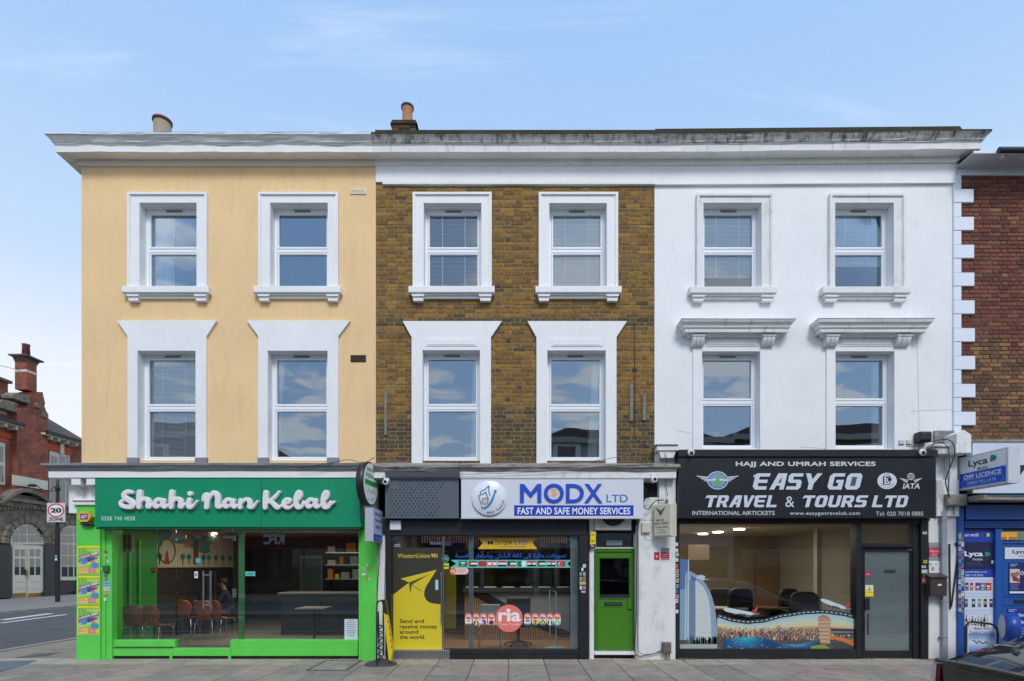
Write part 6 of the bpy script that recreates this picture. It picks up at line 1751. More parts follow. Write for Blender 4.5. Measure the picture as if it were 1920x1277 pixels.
# printed window vinyl: sail shaped hotel tower, two airliners, curving road, marina at dusk
wv = thing('window_print', (X(1440), gy2 - .01, .2), 'colour vinyl of a sail shaped tower, winding road and harbour city on the travel window', 'window vinyl')
yv = gy2 - .003; rv = random.Random(21)
def road_y(px): return 1171 - 0 if False else 1168 + 9 * math.cos((px - 1395) / 120 * math.pi * .92) if px < 1530 else 1158.6 + (px - 1530) ** 2 * .00205
f = MB(); xs = list(np.linspace(1345, 1605.5, 66))
def ry(px):
    pts = [(1345, 1153), (1375, 1162), (1402, 1165.5), (1430, 1163), (1470, 1153), (1510, 1147.2), (1545, 1145.6), (1580, 1150), (1606, 1156.5)]
    for a, b in zip(pts, pts[1:]):
        if a[0] <= px <= b[0]:
            t = (px - a[0]) / (b[0] - a[0]); t = t * t * (3 - 2 * t) * .35 + t * .65; return a[1] + (b[1] - a[1]) * t
    return pts[-1][1]
stops = [(0, rgb(150, 190, 206)), (.45, rgb(206, 206, 170)), (.62, rgb(200, 166, 110)), (.75, rgb(150, 128, 118)), (1, rgb(96, 96, 108))]
def skyc(t):
    for (a, ca), (b, cb_) in zip(stops, stops[1:]):
        if a <= t <= b: u = (t - a) / (b - a); return tuple(ca[i] + (cb_[i] - ca[i]) * u for i in range(4))
    return stops[-1][1]
for a, b in zip(xs, xs[1:]):
    n = 7
    for k in range(n):
        t0, t1 = k / n, (k + 1) / n; yA0, yB0 = ry(a) + 4, ry(b) + 4
        PP(f, [(a, yA0 + (1192 - yA0) * t0), (b, yB0 + (1192 - yB0) * t0), (b, yB0 + (1192 - yB0) * t1), (a, yA0 + (1192 - yA0) * t1)], yv, skyc((t0 + t1) / 2))
PR(f, 1345, 1605.5, 1192, 1217, yv, rgb(90, 78, 72))
f.build('dusk_sky', M_print, wv)
f = MB()
for i in range(1200):   # city blocks
    px = rv.uniform(1346, 1602); t = rv.random(); hz = 1177 + (px - 1346) * .012
    py = hz + t * 22
    if px > 1555 and py < 1192: continue
    s_ = 1.0 + t * 2.2
    PR(f, px, px + s_ * rv.uniform(.5, 1.1), py - s_ * rv.uniform(.8, 2.6), py, yv - .0008 - t * .0004, rv.choice([rgb(170, 130, 100), rgb(200, 160, 120), rgb(96, 88, 90), rgb(64, 66, 78), rgb(140, 110, 92), rgb(222, 192, 156), rgb(84, 100, 116), rgb(186, 116, 80), rgb(50, 50, 56), rgb(120, 104, 98)]))
f.build('city_blocks', M_print, wv, kind='stuff')
f = MB()
for k in range(84):
    px = 1356 + k * 2.2
    tp = 1201 - 4.5 * math.sin((px - 1356) / 84 * 3.1) - 3.2 * math.sin((px - 1356) / 27) + rv.uniform(-1.1, 1.1) + (5 if px > 1525 else 0)
    tp = min(1213, max(tp, 1195)); g_ = .5 + .5 * math.sin((px - 1372) / 15.5)
    for j in range(4):
        t0, t1 = tp + (1215 - tp) * j / 4, tp + (1215 - tp) * (j + 1) / 4; u = g_ * (1 - j * .2)
        PR(f, px, px + 2.2, t0, t1, yv - .0018, rgb(int(20 + 30 * u), int(66 + 100 * u), int(120 + 70 * u)))
f.build('harbour_water', M_print, wv)
f = MB()
for (bx__, bt, w_) in ((1457, 1173, 9), (1482, 1176, 8), (1497, 1178, 10), (1527, 1178, 9), (1425, 1178, 7), (1375, 1184, 8)):
    for k in range(int(w_ / 2.2)):
        for m_ in range(9):
            PR(f, bx__ + k * 2.2, bx__ + k * 2.2 + 1.4, bt + m_ * 2.6, bt + m_ * 2.6 + 1.8, yv - .0021, rgb(44, 62, 86) if (k + m_) % 3 else rgb(200, 170, 130))
f.build('tower_block', M_print, wv, kind='stuff')
f = MB()
PP(f, [(1533, 1158), (1558, 1160), (1556, 1206), (1538, 1206)], yv - .0024, rgb(186, 150, 124)); PP(f, [(1533, 1158), (1544, 1152), (1552, 1156), (1558, 1160)], yv - .0024, rgb(170, 124, 104))
for k in range(12): PR(f, 1535 + k * .25, 1555, 1162 + k * 3.6, 1163.2 + k * 3.6, yv - .0028, rgb(216, 186, 140) if k % 2 else rgb(150, 120, 100))
f.build('curved_tower', M_print, wv)
f = MB()
PP(f, [(1556, 1191), (1590, 1198), (1605.5, 1206), (1605.5, 1214), (1580, 1203), (1556, 1197)], yv - .0026, rgb(206, 120, 66)); PP(f, [(1520, 1212), (1556, 1206), (1580, 1212), (1570, 1217), (1520, 1217)], yv - .0026, rgb(150, 158, 50)); PP(f, [(1545, 1209), (1580, 1203), (1605, 1214), (1605, 1217), (1560, 1217)], yv - .003, rgb(70, 74, 80)); PP(f, [(1556, 1178), (1605.5, 1180), (1605.5, 1184), (1560, 1183)], yv - .0026, rgb(50, 62, 72)); PP(f, [(1560, 1187), (1605.5, 1186), (1605.5, 1190), (1565, 1190.5)], yv - .0026, rgb(60, 84, 90))
for k in range(60): px, py = rv.uniform(1346, 1560), rv.uniform(1209, 1216.5); PR(f, px, px + rv.uniform(1.5, 4), py, py + .8, yv - .0031, rv.choice([rgb(210, 214, 220), rgb(150, 160, 172), rgb(46, 50, 66)]))
f.build('quay', M_print, wv, kind='stuff')
f = MB(); f2 = MB()
xs = list(np.linspace(1345, 1605.5, 60))
for a, b in zip(xs, xs[1:]): PP(f, [(a, ry(a) - 2.6), (b, ry(b) - 2.6), (b, ry(b) + 4.6), (a, ry(a) + 4.6)], yv - .0034, rgb(44, 58, 66))
for k in range(30):
    a = 1348 + k * 8.7; b = a + 4.8
    if b < 1600: PP(f2, [(a, ry(a) + .3), (b, ry(b) + .3), (b, ry(b) + 1.7), (a, ry(a) + 1.7)], yv - .0042, rgb(206, 214, 212))
f.build('printed_road', M_print, wv); f2.build('road_dashes', M_print, wv, kind='stuff')
# sail tower
f = MB(); yw = yv - .0046
f.poly([corner(a, b, yv - .0002) for a, b in ((1274.8, 1048), (1291, 1049.5), (1291, 1217), (1274.8, 1217))], yv - .0003, rgb(84, 120, 170))
f.poly([corner(a, b, yv) for a, b in ((1274.8, 1105), (1286, 1105), (1286, 1217), (1274.8, 1217))], yv - .0008, rgb(128, 168, 190))
arc = crom([(1292, 1070), (1312, 1082), (1328, 1103), (1338, 1130), (1343.5, 1165), (1345, 1200)], 6)
sail = [(1288, 1072)] + arc + [(1345, 1212), (1284, 1212)]
f.poly([corner(a, b, yw) for a, b in sail], yw, rgb(140, 160, 182))
inner = crom([(1304, 1088), (1318, 1100), (1328, 1122), (1332, 1150), (1334, 1200)], 6)
f.poly([corner(a, b, yw) for a, b in [(1304, 1088)] + inner + [(1334, 1200), (1304.5, 1200)]], yw - .0008, rgb(196, 206, 204))
f.build('sail_tower', M_print, wv)
f = MB()
for k in range(34):
    py = 1088 + k * 3.3
    if py < 1200: PR(f, 1292.5, 1303, py, py + 1.8, yw - .0012, rgb(86, 104, 144))
for k in range(10):
    py = 1096 + k * 11; q = [p for p in inner if p[1] <= py + 1]; xr = q[-1][0] if q else 1310
    PP(f, [(1304.5, py), ((1304.5 + xr) / 2, py + 2.4), (xr - 1, py), ((1304.5 + xr) / 2, py + 3.4)], yw - .0014, rgb(172, 184, 184))
PP(f, [(1290.2, 1049), (1292, 1049), (1291.4, 1212), (1288, 1212)], yw - .0016, rgb(190, 202, 208)); PP(f, [(1285, 1078), (1287, 1070), (1287, 1212), (1283, 1212)], yw - .0016, rgb(176, 196, 206))
a, b = corner(1314, 1082.5, yw); f.disc(a, b, .085, yw - .002, 20, rgb(186, 196, 204), rz=.045); PP(f, [(1296, 1078), (1306, 1086), (1304, 1090), (1296, 1088)], yw - .0018, rgb(76, 110, 160))
PR(f, 1275, 1345, 1200, 1208, yw - .0022, rgb(70, 84, 84))
for k in range(60): px = rv.uniform(1284, 1343); PR(f, px, px + 2, rv.uniform(1192, 1203), 1207, yw - .0024, rv.choice([rgb(60, 76, 70), rgb(150, 160, 160), rgb(110, 124, 130)]))
PR(f, 1275, 1345, 1208, 1217.3, yw - .0026, rgb(168, 176, 168))
f.build('tower_detail', M_print, wv, kind='stuff')
def plane_print(px, py, s, tilt):
    f = MB(); t = R(tilt); cc = lambda a, b: corner(px + s * (a * math.cos(t) - b * math.sin(t)), py + s * (a * math.sin(t) + b * math.cos(t)), yw - .001)
    f.poly([cc(*p) for p in ((-33, -3), (-30, -6), (-22, -6.5), (20, -1.5), (30, 2), (20, 5), (-10, 4), (-28, 1))], yw - .003, rgb(196, 212, 210))
    f.poly([cc(*p) for p in ((-6, 3), (8, 3), (22, 8), (16, 9))], yw - .0034, rgb(96, 104, 108)); f.poly([cc(*p) for p in ((22, 0), (29, -11), (33, -12), (30, 2))], yw - .0034, rgb(190, 66, 80)); f.poly([cc(*p) for p in ((25, 2), (38, -1), (36, 2), (28, 4))], yw - .0038, rgb(120, 120, 124))
    for k in range(3): f.poly([cc(*p) for p in ((-14 + k * 10, 4), (-8 + k * 10, 4.4), (-8 + k * 10, 7), (-14 + k * 10, 6.6))], yw - .0042, rgb(50, 54, 58))
    f.build('aeroplane_print', M_print, wv)
plane_print(1388, 1147.5, .98, 4); plane_print(1565, 1133.5, .86, 14)

# pillar fittings right of the shop
MB().cbox(X(1741.2, -.03), X(1797, -.03), -.03, .25, -.02, 3.3, .01).build('pilaster', M_whited, HW)
MB().cbox(X(1757, -.1), X(1800, -.1), -.09, .25, 2.66, 3.34, .01).build('pilaster_upper', M_whited, HW)
f = MB(); f.cbox(X(1756, -.2), X(1803, -.2), -.18, .25, Z(851, -.2), Z(838, -.2), .01); f.cbox(X(1752, -.2) - .01, X(1804, -.2), -.22, .25, Z(838, -.2) + .001, Z(833, -.2), .01); f.build('pilaster_capital', M_whited, HW)
f = MB(); x0, x1 = X(1794, -.35), X(1821, -.35)
f.prism([(x0, Z(832, -.35)), (x1, Z(832, -.35)), (x1, Z(815, -.35)), ((x0 + x1) / 2, Z(806, -.35)), (x0, Z(813, -.35))], -.35, .2); f.cbox(x0 - .02, x1 + .0, -.36, .2, Z(850, -.35), Z(832.6, -.35), .01); f.cbox(X(1779, -.12), X(1797, -.12), -.12, .2, 3.0, Z(850.6, -.35), .02)
f.build('corner_console', M_whited, HW)
f = MB(); f.cbox(X(1232, -.22), X(1270.5, -.22), -.22, .2, Z(845, -.22), Z(835.5, -.22), .01); f.prism([(X(1236, -.2), Z(845.5, -.2)), (X(1268, -.2), Z(845.5, -.2)), (X(1263, -.2), Z(858, -.2)), (X(1240, -.2), Z(858, -.2))], -.19, .2); f.build('pilaster_capital', M_whited, HW)
MB().cbox(X(1230, -.24), X(1272, -.24), -.24, .2, Z(835.3, -.24), Z(832.5, -.24), .006).build('capital_lead', M_leadg, HW)
MB().box(X(1757, -.1), X(1794, -.1), -.05, .1, Z(828, -.1), Z(806, -.1)).build('rendered_block', M_stonew, HW)
pp = thing('drainpipe', (X(1771, -.1), -.1, 0), 'grey square drainpipe running down the white pillar beside the brown letter box', 'drainpipe')
f = MB(); f.cbox(X(1766, -.1), X(1776, -.1), -.11, -.031, 1.45, Z(958, -.1), .006); f.build('upper_length', M_pipe, pp)
f = MB(); f.cbox(X(1768, -.1), X(1777.5, -.1), -.105, -.031, .0, 1.449, .006); f.build('lower_length', M_pipe, pp)
for py in (975, 1038, 1128, 1195):
    MB().cbox(X(1765, -.115), X(1778, -.115), -.117, -.031, Z(py, -.1), Z(py - 1.2, -.1), .002).build('pipe_clip', M_pipe, pp)
as_ = thing('alarm_sign', (X(1750), -.04, 1.9), 'silver and red alarm warning plate on the white pillar right of the travel shop door', 'sign')
f = MB(); PB(f, 1742, 1761.5, 1017, 1050, -.045, -.031, rgb(150, 152, 158), .002); f.build('plate', M_print, as_)
f = MB(); PR(f, 1741.8, 1761.2, 1027.5, 1043.5, -.047, rgb(196, 40, 56)); PT(f, 'Alarm', 1743, 1760.5, 1030, 1036, -.0485, rgb(226, 180, 184), bold=.02); PR(f, 1746, 1760, 1038.5, 1039.6, -.0485, rgb(226, 180, 184)); PR(f, 1746, 1758, 1041, 1041.8, -.0485, rgb(226, 180, 184)); PR(f, 1744, 1760, 1024.8, 1026, -.047, rgb(90, 92, 98)); f.build('plate_print', M_print, as_)
ns = thing('white_notice', (X(1750), -.04, 1.6), 'white notice with small blue and yellow marks under the red alarm plate', 'notice')
f = MB(); PB(f, 1742, 1767, 1053, 1077, -.05, -.031, rgb(222, 226, 232), .002); f.build('sheet', M_print, ns)
f = MB(); PR(f, 1746, 1752, 1063, 1070, -.0515, rgb(190, 160, 40)); PR(f, 1743, 1747, 1056, 1060, -.0515, rgb(140, 170, 200)); PP(f, [(1751, 1059), (1758, 1056), (1758, 1058)], -.0515, rgb(110, 110, 180)); PR(f, 1760, 1765, 1065, 1067, -.0515, rgb(120, 130, 150)); f.build('notice_print', M_print, ns)
lb = thing('letter_box', (X(1760), -.2, 1.2), 'dark brown wall mounted letter box with a small white label beside the travel shop door', 'letter box')
M_br = mat('letterbox_brown', rgb(66, 56, 54), .4, nv=.05)
f = MB(); PB(f, 1745, 1776, 1082, 1117.5, -.20, -.031, None, .006); f.build('box', M_br, lb, bevel=.006)
f = MB(); a, b = X(1743.5, -.22), X(1777.5, -.22); f.prism([(-.225, Z(1082, -.2) - .012), (-.225, Z(1082, -.2) + .006), (-.031, Z(1077.5, -.2) + .04), (-.031, Z(1082, -.2) + .002)], a, b, axis='x'); f.build('lid', M_br, lb)
f = MB(); PR(f, 1758.5, 1765.5, 1095, 1098.5, -.2065, rgb(215, 215, 215)); f.build('label_plate', M_print, lb)
for a in ((1730, 997, 8, 4.5, rgb(196, 200, 206), 'pale number sticker high on the black post beside the travel shop door', rgb(110, 112, 116)), (1731.5, 1050, 7, 6, rgb(190, 178, 50), 'round looking yellow sticker on the travel shop post', rgb(120, 110, 40)),
          (1728, 1060.5, 8, 4.5, rgb(196, 190, 204), 'lilac sticker with red mark on the travel shop post', rgb(180, 70, 80)), (1728, 1068, 11, 7, rgb(150, 190, 160), 'green and white sticker in the middle of the travel shop post', rgb(220, 226, 220)),
          (1732.5, 1077, 7, 6, rgb(228, 230, 232), 'white round sticker on the travel shop post', None), (1729.5, 1083.5, 10, 10, rgb(214, 120, 104), 'coral red sticker lowest on the travel shop post', rgb(240, 190, 180))):
    stk(*a[:5], a[5], y=-.0835, line=a[6])
r6 = random.Random(31)
cols6 = [(rgb(214, 206, 176), 'cream'), (rgb(196, 204, 196), 'pale grey'), (rgb(140, 176, 150), 'green'), (rgb(190, 194, 200), 'silver'), (rgb(210, 120, 100), 'coral'), (rgb(224, 160, 130), 'peach'), (rgb(150, 190, 150), 'mint'), (rgb(226, 190, 160), 'sand'), (rgb(120, 176, 170), 'teal'), (rgb(90, 110, 160), 'blue'), (rgb(214, 150, 140), 'pink'), (rgb(214, 220, 230), 'white'), (rgb(60, 66, 110), 'navy'), (rgb(206, 210, 220), 'off white')]
for i, (cc, nm) in enumerate(cols6):
    stk(1266.8 + r6.uniform(-.5, .8), 1018 + i * 9.6 + r6.uniform(-1, 1), 5.2 + r6.uniform(-.6, .8), 7, cc, nm + ' sticker in the column on the black frame left of the travel shop window', y=-.0635, line=r6.choice([rgb(90, 90, 90), rgb(150, 60, 50), rgb(230, 230, 230)]))
# red alarm stickers on the white pillar
a1 = thing('alarm_sticker', (X(1231), -.11, 1.9), 'small square red alarm sticker on the white pillar, beside a larger plate', 'sticker')
f = MB(); PR(f, 1226.5, 1236.5, 1035.5, 1050, -.1045, rgb(196, 42, 56)); PP(f, [(1229.5, 1041), (1233.5, 1041), (1232.5, 1046), (1230.5, 1046)], -.106, rgb(230, 180, 180)); f.build('print', M_print, a1)
a1 = thing('alarm_plate', (X(1246), -.11, 1.9), 'larger grey and red alarm plate on the white pillar between green door and travel shop', 'sign')
f = MB(); PR(f, 1239, 1255, 1027.5, 1050, -.1045, rgb(146, 148, 152)); PR(f, 1239, 1255, 1035.5, 1047, -.106, rgb(190, 44, 62)); PR(f, 1241, 1253, 1039, 1040.2, -.1072, rgb(224, 170, 176)); PR(f, 1241, 1251, 1043, 1044, -.1072, rgb(224, 170, 176)); PR(f, 1249, 1253, 1030, 1032, -.106, rgb(80, 82, 88)); f.build('print', M_print, a1)
jb = thing('junction_box', (X(1212), -.15, 2.4), 'white square junction box with cable on the top of the white pillar', 'junction box')
f = MB(); PB(f, 1204, 1219.5, 980, 998.5, -.16, -.101, rgb(206, 202, 190), .004); f.build('box', M_printm, jb)
fb_ = thing('feeder_box', (X(1252), -.2, 0), 'brown grey cable box standing low against the white pillar beside the travel shop', 'cable box')
f = MB(); PB(f, 1243.5, 1259.5, 1205, 1226, -.22, -.101, None, .02); f.build('cover', mat('box_brown', rgb(104, 92, 84), .7, nv=.1), fb_, bevel=.01)
f = MB(); f.tube([(X(1249, -.16), -.16, Z(1226, -.16)), (X(1249, -.16), -.16, 0)], .012, 8); f.tube([(X(1255, -.16), -.16, Z(1226, -.16)), (X(1255, -.16), -.16, 0)], .012, 8); f.build('conduit', M_cableg, fb_, kind='stuff')
# bell box and cameras
bs = thing('loudspeaker', (X(1734), -.1, 4.1), 'black box speaker mounted on the white wall above the right end of the black sign', 'speaker')
MB().cbox(X(1723.5, -.15), X(1746, -.15), -.20, -.001, Z(829, -.15), Z(809, -.15), .03).build('case', M_black, bs, bevel=.02)
for i, px in enumerate((1686, 1700)):
    t = thing('socket_cover', (X(px + 5), -.05, 4), ('cream wall box left of its twin, under the right window above the black sign', 'cream wall box right of its twin, near the black speaker')[i], 'wall box'); MB().cbox(X(px, -.05), X(px + 10, -.05), -.06, -.001, Z(833, -.05), Z(825, -.05), .006).build('cover', mat('sock', rgb(206, 202, 192), .5), t)
def dome(px, py, y, label):
    t = thing('security_camera', (X(px, y), y, Z(py, y)), label, 'camera'); c_ = (X(px, y), y, Z(py, y))
    MB().lathe([(.058, 0), (.064, -.012), (.062, -.035), (.05, -.05)], c_, 22, 'y').build('housing', mat('cam_white', rgb(226, 228, 230), .35), t)
    m_ = MB(); m_.sphere((c_[0], c_[1] - .045, c_[2] - .012), .036, 14, 8); m_.build('lens_dome', mat('cam_lens', (.02, .02, .022, 1), .1), t)
dome(1295, 849, -.30, 'white dome camera on the black rail at the end over the cream blade sign'); dome(1728, 848.5, -.30, 'white dome camera on the black rail under the black speaker')
def bullet(px, py, label, y=-.34):
    t = thing('security_camera', (X(px, y), y, Z(py, y)), label, 'camera'); x_, z_ = X(px, y), Z(py, y); mm = mat('cam_white', rgb(226, 228, 230), .35)
    MB().cbox(x_ - .05, x_ + .05, y + .02, y + .12, z_ + .02, z_ + .12, .01).build('bracket', mm, t)
    MB().lathe([(.045, 0), (.05, .02), (.05, .16), (.03, .17)], (x_, y - .08, z_ - .01), 18, 'y').build('barrel', mm, t)
    MB().cyl((x_, y - .083, z_ - .01), .03, .004, 16, 'y').build('lens', mat('cam_lens', (.02, .02, .022, 1), .1), t)
bullet(724, 903.5, 'white camera over the corner of the perforated grey panel'); bullet(1226, 899, 'white camera on the ledge right of the white money shop sign')
wb = thing('wireless_box', (X(741), -.2, 2.45), 'rounded white square box on the black fascia below the perforated panel', 'wireless box')
MB().cbox(X(730.5, -.16), X(751.5, -.16), -.165, -.111, Z(994, -.16), Z(975.5, -.16), .012).build('case', mat('cam_white', rgb(226, 228, 230), .35), wb, bevel=.02)
# ================================================================== OFF LICENCE BUILDING (right)
HR = thing('terraced_house', (X(1870), 0, 0), 'red brick building with white corner quoins above the blue off licence shop', 'house')
rx0, rx1 = X(1790.5), 12.6
mb = MB(); grid_wall(mb, rx0, rx1, 3.9, Z(318), [], .014, .1); mb.build('wall', M_mortar if False else mat('mortar_red', rgb(150, 128, 112), .95, nv=.2, ns=8), HR)
f = MB(); f.box(rx0 + .05, rx1, .12, 8, .0, .02); f.box(rx1 - .1, rx1, .12, 8, .02, 9.2); f.box(rx0 + .02, rx0 + .1, .12, 8, .02, 9.2); f.box(rx0, rx1, 7.9, 8, .02, 9.2); f.box(rx0, rx1, .12, 8, 3.4, 3.6); f.box(rx0, rx1, .12, 8, 9.0, 9.25)
f.build('structure_walls', M_room, HR)
def redb(z, xx, r):
    p1 = [rgb(124, 78, 64), rgb(116, 72, 60), rgb(130, 82, 66), rgb(108, 68, 60), rgb(126, 84, 68), rgb(104, 66, 58), rgb(134, 88, 72)]
    p2 = [rgb(140, 104, 74), rgb(128, 94, 68), rgb(116, 88, 66), rgb(106, 82, 64), rgb(150, 112, 76), rgb(98, 76, 62)]
    t = 1 if z < 5.6 + .4 * math.sin(xx * 3) else 0
    if t == 0 and r.random() < .05: return r.choice(p2)
    return r.choice(p2 if t else p1)
print('red', lay_bricks(HR, X(1802), X(1950), Z(826), Z(329), [], .0765, .235, .118, redb, M_brick, 5))
lay_bricks(HR, X(1950), rx1, Z(826), Z(329), [], .0765, .235, .118, redb, M_brick, 6, maxn=0)
M_quo = mat('quoin_white', rgb(226, 231, 240), .6, nv=.02, ns=3, dirt=.1, dcol=(.4, .4, .4, 1))
top = 328
k = 0; yq_ = 328.0
while yq_ < 806:
    lng = k % 2; hgt = 25.6 if lng else 26.6
    xr = (1825.5 + (yq_ - 354) * .009) if lng else 1803
    MB().cbox(X(1788.5, -.035), X(xr, -.035), -.035 - .006 * lng, .05, Z(yq_ + hgt - .6, -.035), Z(yq_, -.035), .005).build('quoin_stone', M_quo, HR)
    yq_ += hgt; k += 1
f = MB(); f.box(X(1792), rx1, -.03, .12, Z(328, -.03), Z(306, -.03)); f.build('frieze', M_quo, HR)
f = MB(); f.box(X(1790), rx1, -.42, .1, Z(287, -.42), Z(287, -.42) + .02); f.build('eaves_soffit', mat('soffit_grey', rgb(190, 190, 194), .8), HR)
f = MB(); f.cbox(X(1790), rx1, -.44, -.421, Z(287.5, -.44), Z(282.5, -.44), .004); f.build('barge_board', M_quo, HR)
f = MB(); f.tube([(X(1830), -.49, Z(281.5, -.49)), (rx1, -.49, Z(281.5, -.49))], .052, 10); f.build('gutter', mat('gutter_black', rgb(38, 44, 54), .4), HR)
for px in (1850, 1889, 1928):
    MB().tube([(X(px), -.04, Z(306, -.04)), (X(px) + .02, -.38, Z(290, -.38))], .035, 6).build('eaves_bracket', M_quo, HR)
f = MB(); f.add([(X(1790), -.42, Z(284, -.42)), (rx1, -.42, Z(284, -.42)), (rx1, 4, 10.2), (X(1790), 4, 10.2)], [(0, 1, 2, 3)]); f.build('roof', mat('slate', rgb(70, 72, 80), .7), HR)
# shop
fs_ = thing('shop_sign', (X(1880), -.15, 3.1), 'wide white fascia board with the corner of a dark letter at the picture edge', 'shop sign')
f = MB(); f.cbox(X(1822, -.12), rx1, -.14, -.001, Z(925, -.12), Z(829, -.12), .006); f.build('board', mat('fascia_white', rgb(206, 212, 226), .35, nv=.02), fs_)
f = MB(); ys = -.143; PP(f, [(1912.5, 872), (1921, 872), (1921, 880), (1912.5, 892)], ys, rgb(30, 28, 60)); PT(f, 'yca', 1921, 1990, 872, 905, ys, rgb(30, 28, 60), bold=.03); f.build('board_lettering', M_print, fs_, kind='stuff')
f = MB(); f.cbox(X(1800), rx1, -.16, .0, Z(828.5, -.16), Z(824, -.16), .004); f.build('ledge', M_stonew, HR)
f = MB(); f.cbox(X(1800), rx1, -.42, .0, Z(938, -.42), Z(928, -.42), .01); f.build('shop_cornice', M_stonew, HR)
f = MB(); f.add([(X(1815), -.425, Z(928, -.425)), (rx1, -.425, Z(924, -.425)), (rx1, -.43, Z(936, -.43)), (X(1815), -.43, Z(930, -.43))], [(0, 3, 2, 1)]); f.build('blue_film', mat('film_blue', rgb(30, 86, 110), .35, nv=.3, ns=5, dirt=.7, dcol=(.02, .02, .02, 1), dscale=(1, 1, 1)), HR)
f = MB(); f.cbox(X(1778, -.2), X(1815, -.2), -.20, .0, Z(948, -.2), Z(926, -.2), .02); f.build('stone_block', M_stonew, HR)
M_blue = mat('shop_blue', rgb(24, 82, 158), .4, nv=.06, ns=2, dirt=.2, dcol=(.02, .05, .12, 1))
M_blued = mat('shop_blue_dark', rgb(20, 56, 120), .4, nv=.06)
f = MB(); f.cbox(X(1812, -.1), rx1, -.10, .1, Z(974, -.1), Z(946, -.1), .006); f.build('shutter_box', M_blue, HR)
for i in range(4):
    MB().cbox(X(1808, -.05), rx1, -.06, .1, Z(979.5 + i * 3.6, -.05), Z(976.3 + i * 3.6, -.05), .004).build('shutter_slat', M_blued, HR)
MB().cbox(X(1797, -.08), X(1808, -.08), -.08, .1, -.02, Z(950, -.08), .006).build('pilaster', M_blue, HR)
f = MB(); f.box(X(1808, 0), rx1, .02, .1, -.02, Z(991)); f.build('shop_backing', M_blued, HR)
MB().cbox(X(1866, -.03), X(1880, -.03), -.04, .02, -.02, Z(991, -.03), .006).build('door_frame', M_blue, HR)
MB().cbox(X(1880.2, -.01), rx1, -.012, .019, -.02, Z(1014, -.01), .006).build('door_panel', M_blue, HR)
MB().cbox(X(1880.2, -.03), rx1, -.035, .019, Z(1019, -.03), Z(1014.5, -.03), .004).build('door_rail', M_blue, HR)
for py in (1118, 1134):
    MB().cbox(X(1884, -.02), rx1, -.02, -.0125, Z(py + 1.6, -.02), Z(py, -.02), .002).build('door_moulding', M_blued, HR)
bp = thing('window_poster', (X(1837), -.02, .0), 'tall blue and white mobile phone and drinks poster panel filling the off licence window', 'poster')
yv = .012
f = MB(); PR(f, 1808.5, 1865.8, 993, 1235, yv, rgb(206, 214, 232)); PR(f, 1808.5, 1865.8, 993, 1017, yv - .001, rgb(30, 62, 160)); PR(f, 1808.5, 1865.8, 1016.5, 1067.5, yv - .002, rgb(30, 30, 72)); PR(f, 1808.5, 1865.8, 1067.5, 1082.5, yv - .001, rgb(32, 62, 164)); f.build('sheet', M_print, bp)
f = MB(); y3 = yv - .003; PT(f, 'our world', 1808.5, 1834.5, 999.5, 1006, y3, rgb(206, 214, 236), bold=.02); PR(f, 1850, 1855.5, 999.5, 1006, y3, rgb(210, 200, 90)); PR(f, 1841.5, 1842, 999, 1008, y3, rgb(120, 140, 200))
PT(f, 'Lyca', 1808.5, 1843, 1033.5, 1045.8, y3, rgb(226, 230, 240), bold=.035); PT(f, 'Mobile', 1824, 1842.5, 1046.5, 1051, y3, rgb(180, 186, 204), bold=.02)
a, b = corner(1851, 1039, y3); f.disc(a - .01, b + .01, .034, y3 - .0004, 14, rgb(46, 160, 120)); f.disc(a + .028, b - .002, .03, y3 - .0008, 14, rgb(40, 150, 112)); f.poly([(a - .045, b - .05), (a + .05, b - .022), (a - .02, b + .04)], y3 - .0012, rgb(36, 140, 110))
PT(f, 'LycaMobile.co.uk', 1810, 1851, 1070.5, 1074.8, y3, rgb(190, 200, 230), bold=.02); PT(f, '020 7132 0322', 1810, 1843.5, 1076.6, 1080.5, y3, rgb(190, 200, 230), bold=.02); PR(f, 1859, 1866, 1051, 1057, y3, rgb(200, 206, 216))
for yy2 in (1112.5, 1144, 1176): PR(f, 1810, 1861, yy2, yy2 + .8, y3, rgb(176, 186, 206))
for yy2 in (1088, 1118, 1149): PR(f, 1810, 1861, yy2, yy2 + .8, y3, rgb(176, 186, 206))
rp2 = random.Random(4)
for i, (a, w_, cc) in enumerate(((1810, 6, rgb(40, 50, 110)), (1819, 6, rgb(190, 50, 60)), (1829, 9, rgb(90, 60, 120)), (1838.5, 9, rgb(60, 130, 170)), (1848, 11, rgb(196, 54, 44)))):
    PR(f, a, a + w_, 1092.5, 1107, y3, cc); PR(f, a + w_ * .2, a + w_ * .8, 1097 + i % 3, 1100 + i % 3, y3 - .0006, rgb(226, 220, 216)); PR(f, a + w_ * .3, a + w_ * .7, 1103, 1105, y3 - .0006, rp2.choice([rgb(230, 180, 60), rgb(210, 210, 210)]))
for i, cc in enumerate((rgb(36, 80, 140), rgb(30, 30, 34), rgb(120, 140, 130), rgb(28, 28, 34), rgb(54, 56, 90))):
    a = 1808.5 + i * 11 + (3 if i else 0); PR(f, a, a + 6, 1122.5, 1138.5, y3, cc); PR(f, a + 1, a + 5, 1127, 1131 + i % 2 * 2, y3 - .0006, (rgb(226, 160, 60), rgb(190, 196, 200), rgb(206, 210, 214))[i % 3]); PR(f, a + .6, a + 5.4, 1122, 1123.4, y3 - .0006, rgb(190, 192, 196))
